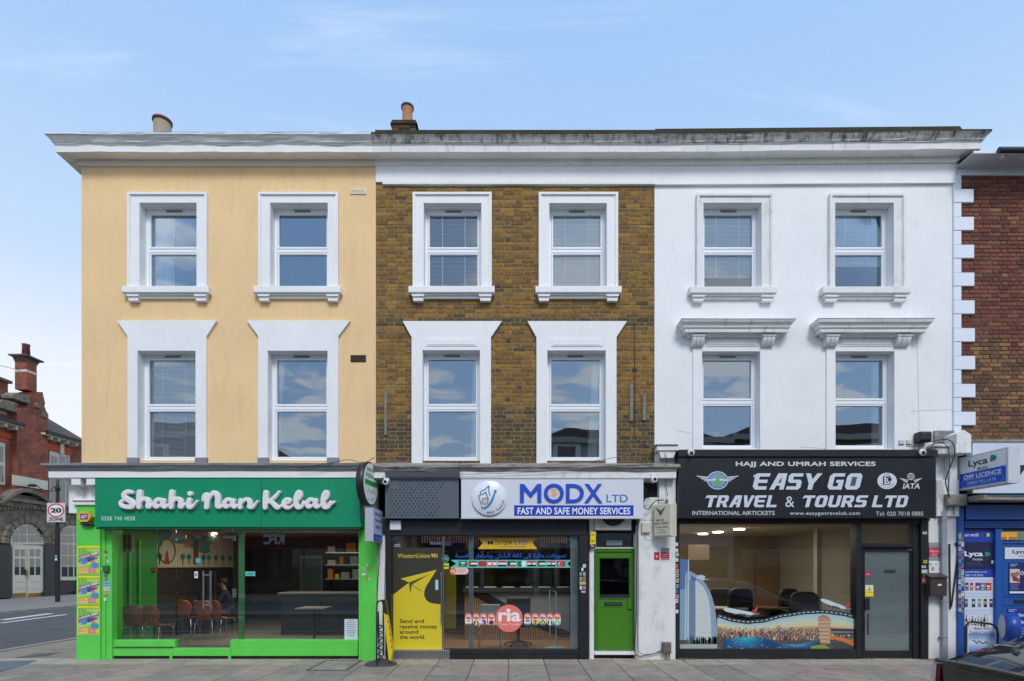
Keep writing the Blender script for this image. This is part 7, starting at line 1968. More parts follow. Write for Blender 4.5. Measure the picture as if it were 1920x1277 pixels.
for i, cc in enumerate((rgb(60, 34, 30), rgb(200, 160, 160), rgb(40, 50, 40), rgb(30, 26, 34), rgb(190, 140, 130), rgb(44, 70, 44), rgb(26, 28, 40), rgb(196, 196, 110))):
    a = 1810 + i * 5.6; hh = (0, 5, 2, 6, 1, 4, 0, -1)[i]; PR(f, a, a + 4, 1160 + hh, 1175.5, y3, cc); PR(f, a + 1.3, a + 2.7, 1153 + hh, 1160 + hh, y3, cc); PR(f, a + .4, a + 3.6, 1166, 1170, y3 - .0006, rgb(206, 200, 186))
f.build('poster_print', M_print, bp, kind='stuff')
# graffiti scrawl
f = MB(); rg = random.Random(9); p0 = [corner(1810 + i * 2.4, 1058 + rg.uniform(-5, 6), y3) for i in range(14)]; f.line(p0, .008, y3 - .0016, rgb(90, 96, 110)); f.build('graffiti', M_print, bp)
yt2 = thing('shelf_display', (X(1900), -.05, 2.1), 'yellow and orange display strip behind the glass above the off licence door', 'display')
f = MB(); PR(f, 1877, 1921, 996.5, 1012.5, -.04, rgb(150, 140, 90)); PR(f, 1877, 1907, 998, 1007, -.0412, rgb(222, 176, 40)); PR(f, 1877, 1905, 1007, 1012, -.0412, rgb(206, 96, 50)); PR(f, 1888, 1891, 1004, 1012, -.042, rgb(200, 200, 180)); PR(f, 1908, 1921, 998, 1012, -.0412, rgb(120, 130, 120)); f.build('sheet', M_print, yt2)
for nm, a, b, t, bt, c1, lab in (('poster', 1884, 1960, 1026.5, 1048, rgb(210, 214, 226), 'torn white strip poster at the top of the blue off licence door'), ('poster', 1892, 1960, 1055, 1115, rgb(32, 34, 96), 'navy poster with a photograph of a family on the blue door'), ('poster', 1889, 1960, 1140, 1199, rgb(30, 50, 140), 'blue poster with white wording on the lower half of the blue door')):
    t_ = thing(nm, (X((a + b) / 2), -.03, Z(bt)), lab, 'poster'); f = MB(); PR(f, a, b, t, bt, -.0225, c1); f.build('sheet', M_print, t_); f = MB(); q = -.024
    if bt == 1048: PT(f, 'Lyca', 1898.5, 1925, 1031, 1040, q, rgb(40, 38, 90), bold=.03); PT(f, 'Mobile', 1911, 1925, 1041, 1044, q, rgb(90, 90, 120))
    elif bt == 1115:
        PR(f, 1893.5, 1912, 1067, 1093, q, rgb(206, 196, 186))
        for (u, v_, rr, cc) in ((1899, 1078, .045, rgb(150, 100, 74)), (1907, 1076, .045, rgb(170, 112, 84)), (1903, 1085, .05, rgb(120, 60, 50)), (1909, 1088, .04, rgb(160, 70, 60))): f.disc(*corner(u, v_, q), rr, q - .001 - rr * .004, 12, cc)
        PR(f, 1893, 1960, 1109, 1112.5, q, rgb(220, 224, 236)); PR(f, 1894, 1908, 1057.5, 1059, q, rgb(150, 160, 210)); PR(f, 1894, 1904, 1060.5, 1062, q, rgb(150, 160, 210)); PT(f, 'Onl', 1913, 1926, 1071, 1078, q, rgb(220, 224, 240), bold=.02)
        for k in range(5): PR(f, 1894, 1911 - k % 3 * 2, 1096 + k * 2.3, 1096.9 + k * 2.3, q, rgb(110, 120, 180))
    else:
        PT(f, 'Unlimited', 1898, 1936, 1150, 1156.5, q, rgb(200, 210, 240), bold=.03); PT(f, 'Unlimited', 1901, 1940, 1163, 1170, q, rgb(200, 210, 240), bold=.03); PR(f, 1891, 1906, 1142.5, 1144, q, rgb(160, 170, 220)); PR(f, 1891, 1902, 1145.5, 1147, q, rgb(160, 170, 220))
        for k in range(4): PR(f, 1899, 1925, 1176 + k * 4, 1177.2 + k * 4, q, rgb(130, 150, 220))
        PR(f, 1889, 1960, 1194, 1197, q, rgb(214, 220, 236))
    f.build('poster_print', M_print, t_, kind='stuff')
f = MB(); PB(f, 1903, 1925, 1124.5, 1131, -.03, -.0125, None, .004); f.build('letter_plate', M_black, HR)
for i in range(24):
    cc, nm = [(rgb(176, 180, 184), 'pale'), (rgb(106, 136, 170), 'blue'), (rgb(160, 166, 172), 'grey'), (rgb(130, 110, 124), 'mauve'), (rgb(184, 180, 166), 'cream'), (rgb(96, 140, 120), 'green'), (rgb(160, 100, 96), 'red'), (rgb(196, 200, 206), 'white')][(i * 5 + i // 8) % 8]
    py = 998 + i * 6.4 + r6.uniform(-2.5, 2)
    t_ = thing('post_sticker', (X(1800), -.09, Z(py)), nm + ' sticker, number ' + str(i + 1) + ' from the top', 'sticker', 'stickers crowding the blue post'); t_['label'] = 'small ' + nm + (' sticker high' if i < 8 else ' sticker midway' if i < 16 else ' sticker low') + ' in the ' + ('second' if i % 2 else 'first') + ' column on the blue off licence post'; f = MB(); PR(f, 1797.2 + (i % 2) * 5, 1802.4 + (i % 2) * 5 + r6.uniform(-.8, .6), py, py + r6.uniform(6.5, 11), -.0835 - i * .0002, cc); PR(f, 1798.4 + (i % 2) * 5, 1801 + (i % 2) * 5, py + 1.5, py + 3, -.0847 - i * .0002, r6.choice([rgb(60, 60, 90), rgb(110, 110, 110), rgb(150, 60, 50)])); f.build('sticker_sheet', M_print, t_)

# ================================================================== projecting signs (built square, then turned edge-on to the wall)
def turned(mb, x, y, side):
    return mb.xf(Matrix.Translation((x, y, 0)) @ Matrix.Rotation(R(90 if side > 0 else -90), 4, 'Z'))
# off licence box sign: face looks towards the camera's left; local u runs from wall (0) outwards
ls = thing('projecting_sign', (8.43, -.6, 3.14), 'white box sign with green heart leaf and blue OFF LICENCE panel projecting over the street', 'projecting sign')
Lx = 8.33; W5 = 1.06; z0_, z1_ = 3.135, 3.745; u0 = .04
def LPf(u, v): return (u0 + u * W5, z0_ + v * (z1_ - z0_))
f = MB(); f.cbox(u0, u0 + W5, 0, .2, z0_, z1_, .008); turned(f, Lx, 0, -1).build('case', mat('alu_case', rgb(205, 208, 212), .35, nv=.03), ls)
f = MB(); f.poly([LPf(.04, .06), LPf(.96, .06), LPf(.96, .94), LPf(.04, .94)], -.0022, rgb(236, 238, 242)); f.poly([LPf(.04, .06), LPf(.96, .06), LPf(.96, .50), LPf(.04, .50)], -.0034, rgb(30, 92, 210)); turned(f, Lx, 0, -1).build('face', M_print, ls)
f = MB(); q = -.0048
def LT(s, u0_, u1_, v0, v1, col, **k): a, b = LPf(u0_, v0), LPf(u1_, v1); text(f, s, a[0], b[0], a[1], b[1], q, col, **k)
LT('Lyca', .23, .62, .60, .86, rgb(30, 32, 56), bold=.02); LT('Mobile', .41, .62, .515, .60, rgb(90, 60, 70), bold=.01, shear=.2)
LT('OFF LICENCE', .13, .88, .30, .43, rgb(222, 228, 240), bold=.03); LT('OPEN TILL LATE', .21, .78, .135, .215, rgb(200, 212, 236), bold=.01)
a, b = LPf(.71, .80); f.disc(a, b, .045, q - .0004, 16, rgb(30, 150, 106)); f.disc(a + .045, b - .015, .042, q - .0008, 16, rgb(30, 150, 106)); f.poly([(a - .05, b - .075), (a + .075, b - .05), (a - .01, b + .05)], q - .0012, rgb(34, 146, 108))
ca, cb2 = LPf(.5, .175); hw, hh = .36 * W5, .062
pts = [(ca + hw * (1 if math.cos(t) > 0 else -1) + hh * math.cos(t), cb2 + hh * math.sin(t)) for t in [R(-90 + 15 * k) for k in range(13)]] 
pts = [(ca + hw + hh * math.cos(R(-90 + 15 * k)), cb2 + hh * math.sin(R(-90 + 15 * k))) for k in range(13)] + [(ca - hw + hh * math.cos(R(90 + 15 * k)), cb2 + hh * math.sin(R(90 + 15 * k))) for k in range(13)]
f.line(pts + [pts[0]], .006, q, rgb(170, 190, 230))
turned(f, Lx, 0, -1).build('face_print', M_print, ls, kind='stuff')
for zz in (z1_ - .03, z0_ + .03):
    for xx in (.02, .18):
        MB().cyl((Lx + xx, -u0 - W5 - .004, zz), .008, .005, 8, 'y').build('screw', M_steel, ls)
# round kebab sign
rs_ = thing('projecting_sign', (-2.6, -.45, 2.8), 'round black rimmed sign with pale face and green band hanging out beside the emerald fascia', 'projecting sign')
rc = (-.45, 3.21); rr = .392
f = MB(); f.lathe([(rr, -.13), (rr, -.004), (rr - .012, .0), (rr - .022, .0), (rr - .022, -.006), (0, -.006)], (-2.53, rc[0], rc[1]), 44, 'x'); RM = Matrix.Translation((-2.55, -.45, 0)) @ Matrix.Rotation(R(-6), 4, 'Z') @ Matrix.Translation((2.55, .45, 0)); f.xf(RM); f.build('case', mat('sign_rim', rgb(34, 35, 40), .4), rs_)
f = MB(); f.disc(0, rc[1], rr - .024, -.0, 40, rgb(236, 246, 240)); 
def RT(s, w_, z0_, z1_, col, **k): text(f, s, -w_, w_, z0_, z1_, -.0015, col, **k)
f.poly([(-rr * .78, 3.17), (rr * .78, 3.17), (rr * .80, 3.27), (-rr * .80, 3.27)], -.0008, rgb(70, 190, 90))
RT('SHAHI NAN', .20, 3.42, 3.49, rgb(44, 130, 90), bold=.03); RT('KEBAB', .24, 3.31, 3.39, rgb(44, 130, 100), bold=.03); RT('RESTAURANT', .26, 3.195, 3.245, rgb(20, 110, 50), bold=.03)
AR['ش'] = (0xFEB5, 0xFEB6, 0xFEB7, 0xFEB8)
RT(arabic('شاهي نان'), .2, 3.02, 3.12, rgb(20, 90, 70)); RT(arabic('كباب'), .14, 2.89, 2.98, rgb(20, 90, 70))
turned(f, -2.5285, rc[0], 1).xf(RM).build('face', M_print, rs_)
f = MB(); f.tube([(-2.6, -.06, 3.21), (-2.6, .02, 3.21)], .03, 8); f.build('arm', M_black, rs_)
# small white and blue box sign under it
s2 = thing('projecting_sign', (-2.48, -.4, 2.17), 'small upright white box sign with blue wording below the round black rimmed sign', 'projecting sign')
f = MB(); f.cbox(-.74, -.04, 0, .145, 2.17, 2.755, .006); turned(f, -2.415, 0, 1).build('case', mat('case_pale', rgb(176, 178, 192), .4), s2)
f = MB(); f.poly([(-.73, 2.18), (-.05, 2.18), (-.05, 2.745), (-.73, 2.745)], -.0015, rgb(190, 200, 226)); f.poly([(-.73, 2.18), (-.05, 2.18), (-.05, 2.30), (-.73, 2.30)], -.0025, rgb(28, 76, 176))
text(f, 'MONEY', -.62, -.14, 2.63, 2.69, -.0025, rgb(50, 80, 170), bold=.03); text(f, 'TRANSFER', -.64, -.12, 2.52, 2.58, -.0025, rgb(50, 80, 170), bold=.03); text(f, 'MODX', -.56, -.2, 2.40, 2.47, -.0025, rgb(60, 90, 170), bold=.03); text(f, arabic('تحويلات مالية'), -.66, -.1, 2.20, 2.27, -.0035, rgb(200, 214, 240))
turned(f, -2.415, 0, 1).build('face', M_print, s2)
# cream travel blade sign (turned a little)
cs = thing('projecting_sign', (X(1250, -.4), -.4, 2.3), 'yellowed cream box sign with a winged emblem projecting beside the black travel fascia sign', 'projecting sign')
f = MB(); P4 = [(1224.8, 950), (1257.8, 942.5), (1262.2, 1003.5), (1228.6, 1007)]; yA = -.34
M_cr = mat('cream_case', rgb(206, 200, 178), .5, nv=.04, dirt=.2, dcol=(.3, .26, .18, 1))
a_ = Vector((X(1224.8, -.2), -.2, 0)); b_d = Vector((X(1258.5, -.5), -.5, 0))
Lw = (b_d - a_).length; ang = math.atan2(b_d.y - a_.y, b_d.x - a_.x)
zt_, zb_ = Z(944.5, -.35), Z(1006.5, -.35)
TM = Matrix.Translation((a_.x, a_.y, 0)) @ Matrix.Rotation(ang, 4, 'Z')
f.cbox(0, Lw, 0, .17, zb_, zt_, .02); f.xf(TM).build('case', M_cr, cs, bevel=.01)
f = MB(); gcol = rgb(80, 84, 90)
def CT(s, u0_, u1_, v0, v1, **k): text(f, s, u0_ * Lw, u1_ * Lw, zb_ + v0 * (zt_ - zb_), zb_ + v1 * (zt_ - zb_), -.003, gcol, **k)
for sg_ in (-1, 1):
    for k in range(4):
        f.poly([((.42 + sg_ * .03) * Lw, zb_ + (.80 - k * .035) * (zt_ - zb_)), ((.42 + sg_ * (.27 - k * .05)) * Lw, zb_ + (.90 - k * .05) * (zt_ - zb_)), ((.42 + sg_ * (.25 - k * .05)) * Lw, zb_ + (.865 - k * .05) * (zt_ - zb_)), ((.42 + sg_ * .03) * Lw, zb_ + (.775 - k * .035) * (zt_ - zb_))], -.003, gcol)
f.disc(.42 * Lw, zb_ + .72 * (zt_ - zb_), .022, -.0035, 12, gcol, rz=.05)
CT('EASY GO', .18, .6, .47, .54, bold=.02); CT('TRAVEL & TOURS LTD', .08, .86, .375, .44, bold=.02); CT('CUSTOM AND PERSONAL', .12, .84, .27, .32, bold=.01); CT('SPECIALIST', .3, .66, .19, .225); CT('TEL 020 7018 0885', .22, .74, .11, .15)
f.xf(TM).build('face_print', M_print, cs, kind='stuff')
f = MB(); f.tube([(X(1250, -.1), -.1, zt_ + .06), (X(1250, -.4), -.4, zt_ + .05)], .03, 8); f.build('arm', mat('rust', rgb(120, 112, 100), .8), cs)

# ================================================================== swing sign on the pavement
aw = thing('pavement_sign', (X(713, -.57), -.57, 0), 'black pavement sign stand on a round base holding a leaning yellow panel seen edge on', 'pavement sign')
cx, cy = X(714.5, -.6), -.62
M_rub = mat('rubber_grey', rgb(66, 66, 70), .6, nv=.1)
MB().lathe([(.285, .0), (.285, .012), (.25, .03), (.14, .075), (.06, .10), (.05, .11), (0, .11)], (cx, cy, 0), 36).build('base', M_rub, aw)
f = MB(); fx = cx - .01
f.tube([(fx, cy - .25, .03), (fx, cy - .26, .12), (fx - .0, cy - .26, 1.02), (fx, cy - .2, 1.12), (fx, cy + .16, 1.12), (fx, cy + .24, 1.02), (fx, cy + .24, .12)], .015, 8); f.build('frame', M_black, aw)
f = MB(); f.tube([(fx + .03, cy - .2, .1), (fx + .02, cy - .22, .95)], .012, 8); f.build('inner_frame', M_black, aw)
pn_ = [(X(719.5, -.75), 1.13), (X(724, -.75), 1.13), (X(738, -.75), .28), (X(735, -.75), .10), (X(730.5, -.75), .13)]
f = MB(); f.prism(pn_, cy - .22, cy - .08, rgb(222, 196, 24)); f.build('yellow_panel', M_print, aw)
f = MB(); f.prism([(X(719, -.75), 1.155), (X(724.6, -.75), 1.155), (X(728.4, -.75), .90), (X(721.5, -.75), .93)], cy - .225, cy - .075, rgb(46, 44, 38)); f.build('panel_head', M_print, aw)
f = MB()
for k in range(5): f.poly([(X(726.5 + k * 1.7, -.84), .80 - k * .11), (X(728.2 + k * 1.7, -.84), .80 - k * .11), (X(729 + k * 1.7, -.84), .76 - k * .11), (X(727.2 + k * 1.7, -.84), .76 - k * .11)], cy - .2225, rgb(120, 100, 30))
f.build('panel_print', M_print, aw, kind='stuff')
f = MB(); rk = random.Random(6)
f.tube([(fx + .04 + .05 * math.sin(k * 2.1), cy - .18 + .05 * math.cos(k * 1.7), .14 + k * .035) for k in range(18)], .012, 6); f.build('chain_lock', M_cable, aw)
# ================================================================== A board and round sign by the off licence
ab_ = thing('a_board', (X(1840, -.5), -.55, 0), 'black framed A board with a white and blue travel advert outside the off licence', 'pavement sign')
ya = -.62; f = MB(); L5, R5 = X(1811, ya), X(1870.5, ya); T5, T6 = Z(1166, ya), Z(1170, ya)
f.tube([(L5, ya, .0), (L5, ya, T5 - .08), (L5 + .05, ya, T5 - .01), (L5 + .1, ya, T5), (R5 - .12, ya, T6), (R5 - .04, ya, T6 - .04), (R5, ya, T6 - .14), (R5, ya, .0)], .019, 10); f.build('frame', M_black, ab_)
f = MB(); f.prism([(L5 + .03, .12), (R5 - .03, .12), (R5 - .03, T6 - .09), (L5 + .07, T5 - .045), (L5 + .03, T5 - .1)], ya - .004, ya + .004, rgb(206, 210, 216)); f.build('panel', M_print, ab_)
f = MB(); yb5 = ya - .0055
for k in range(10):
    c5 = tuple(np.array(rgb(40, 84, 170)) * (1 - abs(k - 6) / 6) * 0 + np.array(rgb(*[int(u) for u in np.array([70, 110, 180]) + (np.array([206, 216, 228]) - np.array([70, 110, 180])) * (1 - abs(k - 5) / 5.5)])))
    f.poly([(L5 + .045, .2 + k * .035), (R5 - .045, .2 + k * .035), (R5 - .045, .235 + k * .035), (L5 + .045, .235 + k * .035)], yb5, c5)
PT(f, 'Easy Go', 1827, 1854, 1176.5, 1181.5, yb5, rgb(60, 66, 84), bold=.02); PT(f, 'Travel & Tours Ltd', 1818, 1864, 1183, 1187.4, yb5, rgb(90, 110, 160), bold=.02); PT(f, 'Tel: 020', 1824, 1833, 1195, 1197, yb5 - .001, rgb(190, 110, 90)); f.line([corner(p, q, yb5) for p, q in ((1824, 1200), (1832, 1206), (1836, 1202), (1842, 1207), (1848, 1203), (1853, 1207))], .02, yb5 - .001, rgb(70, 76, 70))
f.build('panel_print', M_print, ab_, kind='stuff')
rdn = thing('round_pavement_sign', (X(1888, -.75), -.75, 0), 'blue round drum shaped pavement sign with a pale face standing behind the black car', 'pavement sign')
f = MB(); f.lathe([(.235, -.1), (.235, .1)], (X(1890, -.75), -.78, Z(1175, -.75)), 32, 'x'); DR = Matrix.Translation((X(1890, -.75), -.78, 0)) @ Matrix.Rotation(R(-28), 4, 'Z') @ Matrix.Translation((-X(1890, -.75), .78, 0)); f.xf(DR); f.build('drum', mat('drum_blue', rgb(32, 70, 160), .35), rdn)
f = MB(); f.lathe([(.2, -.104), (.2, -.1005)], (X(1890, -.75), -.78, Z(1175, -.75)), 32, 'x'); f.xf(DR); f.build('face', mat('drum_face', rgb(196, 204, 204), .5, nv=.08, ns=8), rdn)
f = MB(); f.cyl((X(1890, -.75), -.78, .03), .05, .42, 14); f.lathe([(.26, 0), (.26, .02), (.06, .05)], (X(1890, -.75), -.78, 0), 24); f.build('stem', mat('drum_blue', rgb(32, 70, 160), .35), rdn)

# ================================================================== posters and alarm box on the green pilaster
for i, (t, bt) in enumerate(((1023.5, 1078), (1079.5, 1135), (1136, 1192))):
    y = -.124
    p_ = thing('fairground_poster', (X(166, y), y, Z(bt, y)), ('uppermost', 'middle', 'lowest')[i] + ' of three bright yellow and green fun fair posters on the green pilaster', 'poster')
    f = MB(); PR(f, 145, 187, t, bt, y, rgb(150, 200, 80)); PR(f, 145, 187, t, t + 3.6, y - .0008, rgb(236, 220, 20)); PR(f, 145, 146.3, t + 3.6, bt, y - .0008, rgb(230, 226, 60)); PR(f, 185.8, 187, t + 3.6, bt, y - .0008, rgb(230, 226, 60)); f.build('sheet', M_printm, p_)
    f = MB(); H5 = bt - t; yy = lambda v: t + v * H5; q = y - .0016; rq = random.Random(2)
    for k in range(4): PP(f, [(146.5 + k * 4, yy(.07)), (148.5 + k * 4, yy(.07)), (153 + k * 9, yy(.45)), (150 + k * 8, yy(.45))], q, rgb(96, 176, 70))
    PP(f, [(147, yy(.60)), (186, yy(.38)), (186, yy(.58)), (147, yy(.74))], q - .0006, rgb(196, 214, 110))
    PT(f, 'FUN FAIR', 163, 184, yy(.13), yy(.19), q - .001, rgb(240, 240, 150), bold=.02); PP(f, [(147.5, yy(.36)), (185.8, yy(.20)), (185.8, yy(.31)), (147.5, yy(.47))], q - .001, rgb(110, 60, 100))
    v, fc = text_mesh('LONDON GREEN', .035); A = np.array(v); lo, hi = A.min(0), A.max(0)
    w2 = []
    for p in v:
        uu = (p[0] - lo[0]) / (hi[0] - lo[0]); vv = (p[1] - lo[1]) / (hi[1] - lo[1]); px = 148.5 + uu * 36; py = yy(.445 - .16 * uu) - vv * (3.2 + 1.6 * uu); w2.append((X(px, q), q - .0016, Z(py, q)))
    f.add(w2, fc, rgb(238, 240, 236))
    for (u, v_, a, b, cc) in ((158, .52, 6.5, .11, rgb(70, 140, 200)), (170, .45, 8, .055, rgb(90, 70, 140)), (150, .52, 3.5, .08, rgb(206, 90, 60)), (178, .42, 5, .05, rgb(150, 90, 180)), (165, .50, 6, .05, rgb(50, 60, 120)), (174, .53, 5, .04, rgb(214, 120, 130)), (178, .66, 8, .09, rgb(60, 150, 206)), (152, .60, 4, .05, rgb(120, 190, 220))):
        a0_, b0_ = corner(u, yy(v_), q); f.disc(a0_, b0_, a * .0099, q - .0022 - a * .0002, 10, cc, rz=b * H5 * .0099)
    for (a, b, c5, d5, cc) in ((147, 157, .76, .86, rgb(240, 150, 70)), (158, 165, .74, .84, rgb(236, 176, 70)), (147, 165, .87, .94, rgb(240, 190, 90)), (167, 178, .74, .92, rgb(226, 90, 120)), (179, 186, .80, .92, rgb(200, 214, 60)), (146, 186, .95, .985, rgb(170, 206, 110))): PR(f, a, b, yy(c5), yy(d5), q - .0015, cc)
    for k in range(5): PR(f, 168, 177, yy(.77 + k * .03), yy(.782 + k * .03), q - .0024, rgb(246, 190, 200)); PR(f, 148, 164, yy(.775 + k * .03), yy(.783 + k * .03), q - .0024, rgb(250, 224, 190))
    f.build('poster_print', M_printm, p_, kind='stuff')
al = thing('alarm_box', (X(161, -.3), -.2, 2.6), 'yellow hexagonal burglar alarm box with dark blue base high on the green pilaster', 'alarm box')
y = -.235; hx = lambda r1, cx, cy, yq: [corner(cx + r1 * math.cos(R(60 * k)), cy + r1 * .84 * math.sin(R(60 * k)), yq) for k in range(6)]
f = MB(); A1 = hx(13.5, 157.5, 968.5, y); A2 = hx(16, 161.5, 970.5, -.13)
f.add([(p[0], y, p[1]) for p in A1] + [(p[0], -.121, p[1]) for p in A2], [(0, 1, 2, 3, 4, 5)] + [((k + 1) % 6, k, 6 + k, 6 + (k + 1) % 6) for k in range(6)]); f.build('housing', mat('alarm_yellow', rgb(232, 176, 40), .35), al)
f = MB(); PR(f, 150.5, 164.5, 963.5, 974, y - .0015, rgb(40, 52, 150)); PT(f, 'ADT', 151.5, 163.2, 965.6, 972, y - .003, rgb(235, 236, 245), bold=.03, shear=.2); f.build('plate', M_print, al)
f = MB(); f.lathe([(.13, -.0), (.11, -.03), (.02, -.05)], (X(163, -.17), -.17, Z(981, -.17)), 20, sc=(1, .38)); f.build('base', mat('navy', rgb(26, 40, 66), .4), al)
for a in ((194.5, 1032, 6, 4, rgb(160, 90, 40), 'brown label on the green door moulding at the top', None), (195.5, 1040, 6, 4, rgb(190, 200, 180), 'pale worn label below the brown one on the green moulding', rgb(110, 140, 100)), (199.5, 1050, 5, 6, rgb(140, 220, 180), 'mint green sticker on the green moulding', None), (186.5, 1064, 5, 6, rgb(206, 214, 214), 'small white sticker beside the green lock box', None),
          (194.5, 1074, 5.5, 12, rgb(150, 130, 160), 'purple grey sticker below the green lock box', rgb(90, 80, 110)), (194.5, 1090, 11, 9, rgb(140, 176, 206), 'blue sticker on the green moulding', rgb(90, 120, 180)), (194.5, 1100, 11, 8, rgb(206, 214, 220), 'white sticker under the blue one on the green moulding', rgb(150, 160, 190)), (195, 1109, 8, 6, rgb(206, 170, 140), 'orange brown sticker on the green moulding', rgb(190, 100, 70)), (194.5, 1121, 5, 6, rgb(214, 216, 216), 'white sticker lowest on the green moulding', None)):
    stk(*a[:5], a[5], y=-.0935, line=a[6])
lk = thing('lock_box', (X(197), -.13, 1.7), 'small green metal lock box on the door moulding beside the fun fair posters', 'lock box')
f = MB(); PB(f, 191.5, 203, 1060.5, 1072, -.14, -.091, None, .005); f.build('box', mat('lock_green', rgb(44, 110, 40), .5), lk)
for i, (a, b, w_, h_, cc) in enumerate(((686, 1057, 4, 5, rgb(190, 200, 190)), (681, 1063, 5, 5, rgb(200, 190, 120)), (688, 1064, 5, 6, rgb(210, 120, 80)), (684, 1070, 4, 5, rgb(150, 180, 190)), (678.5, 1075, 7, 4, rgb(214, 220, 224)), (687, 1081, 4, 6, rgb(226, 110, 70)), (691, 1084, 3.5, 3.5, rgb(200, 226, 210)))):
    stk(a, b, w_, h_, cc, ('grey green', 'olive', 'orange', 'blue grey', 'white', 'red orange', 'mint')[i] + ' sticker among those on the green pilaster beside the round black rimmed sign', y=-.1235, line=None)

# ================================================================== cables
def cable(name, pts, r, m, label):
    t = MB(); q = crom([(X(a, y_), y_, Z(b, y_)) for a, b, y_ in pts], 5); t.tube(q, r, 6)
    return t.build(name, m, None, label, 'cable')
cable('cable', [(1000, 872.5, -.30), (1060, 869, -.30), (1130, 862, -.25), (1180, 851, -.2), (1228, 838, -.15)], .006, M_cableg, 'thin grey cable sagging across the ledge up to the white capital')
cable('cable', [(700, 868, -.40), (740, 874, -.40), (800, 884, -.345), (880, 889, -.345), (1000, 885, -.345), (1110, 876, -.37), (1225, 870, -.37)], .005, M_cableg, 'long pale wire looped along the fascia above the white money shop sign')
cable('cable', [(560, 878, -.44), (620, 868, -.44), (655, 862, -.2), (680, 868, -.2), (702, 858, -.08)], .006, M_cable, 'dark wire running along the grey ledge of the yellow house to the brick corner')
cable('cable', [(1738, 830, -.2), (1770, 824, -.22), (1786, 830, -.3), (1790, 850, -.33), (1784, 870, -.3), (1776, 890, -.25), (1773, 905, -.22), (1780, 930, -.2), (1787, 945, -.15), (1789, 965, -.12)], .010, M_cable, 'thick black cable looping from the black speaker down to the drainpipe')
cable('cable', [(1700, 838, -.26), (1740, 834, -.26), (1765, 830, -.26), (1778, 842, -.28), (1780, 870, -.28), (1779, 900, -.22), (1777, 958, -.13)], .007, M_cable, 'black cable from the cream wall boxes to the top of the drainpipe')
cable('cable', [(1193, 935, -.14), (1199, 960, -.14), (1195, 990, -.12), (1193.5, 1080, -.12), (1192.5, 1160, -.12), (1190, 1215, -.13), (1194, 1229, -.14), (1210, 1229, -.14), (1243, 1221, -.15)], .009, M_cable, 'black cable running down beside the green door and along to the brown box')
cable('cable', [(1196, 1000, -.125), (1197, 1100, -.125), (1196, 1200, -.125), (1200, 1224, -.16), (1222, 1226, -.16), (1243, 1218, -.16)], .006, M_cableg, 'thin grey cable beside the thicker one right of the green door')
cable('cable', [(708, 900, -.12), (709, 960, -.12), (711, 1040, -.09), (707, 1120, -.09), (709, 1190, -.09), (712, 1230, -.09)], .007, M_cable, 'black cable on the narrow white pillar beside the kebab shop')
cable('cable', [(722, 985, -.125), (723, 1040, -.125), (721.5, 1110, -.125), (724, 1180, -.125), (723, 1228, -.125)], .006, M_cable, 'black cable down the edge of the black money shop post')
cable('cable', [(1213, 998, -.17), (1209, 1006, -.2), (1214, 1013, -.22), (1224, 1013, -.22), (1236, 1006, -.22)], .005, M_cableg, 'grey wire looping from the white junction box under the cream blade sign')
cable('cable', [(1204, 905, -.3), (1212, 925, -.3), (1206, 945, -.2), (1215, 955, -.2), (1228, 940, -.2), (1245, 938, -.2)], .010, M_cable, 'bundle of black cable in the gap between white sign and black sign')
cable('cable', [(1204, 936, -.2), (1225, 937, -.2), (1250, 934, -.25)], .008, mat('cable_white', rgb(206, 206, 202), .5), 'white cable crossing the gap above the cream blade sign')
cable('cable', [(1247, 850, -.22), (1250, 870, -.2), (1248, 900, -.18), (1252, 930, -.2)], .006, M_cable, 'thin black cable down the white pier under the capital')
cable('cable', [(1791, 1018, -.05), (1796, 1030, -.05), (1793.5, 1060, -.05), (1789, 1100, -.05), (1784, 1138, -.05)], .012, M_cable, 'slanting dark cable right of the drainpipe')
cable('cable', [(1780.5, 1020, -.05), (1781, 1080, -.05), (1782, 1142, -.05)], .014, M_cable, 'upright black tube right of the drainpipe')
cable('cable', [(1190, 605, -.02), (1190.5, 700, -.02), (1190, 800, -.02), (1194, 822, -.02), (1220, 840, -.03), (1232, 850, -.1)], .005, M_cable, 'thin dark wire down the brick wall between the two timber strips')
# weeds at the foot of the wall
M_leaf = mat('weed', rgb(96, 110, 44), .7, nv=.3, ns=20)
for i, (px, n, s_) in enumerate(((1284, 46, .05), (1255, 14, .03), (1370, 16, .03), (1620, 16, .03), (1745, 26, .04))):
    f = MB(); rw = random.Random(px)
    for k in range(n):
        a, l_ = rw.uniform(0, 6.28), rw.uniform(.4, 1) * s_; bx, by = X(px) + rw.uniform(-.14, .14), -.10 - rw.uniform(0, .07); h_ = rw.uniform(.3, 1) * s_
        f.add([(bx, by, 0), (bx + l_ * math.cos(a) * .5 - .006, by + l_ * math.sin(a) * .5, h_ * .8), (bx + l_ * math.cos(a), by + l_ * math.sin(a), h_ * .5), (bx + l_ * math.cos(a) * .5 + .006, by + l_ * math.sin(a) * .5, h_ * .7)], [(0, 1, 2, 3)])
    f.build('weeds', M_leaf, None, 'tuft of green weeds at the foot of the wall', kind='stuff')
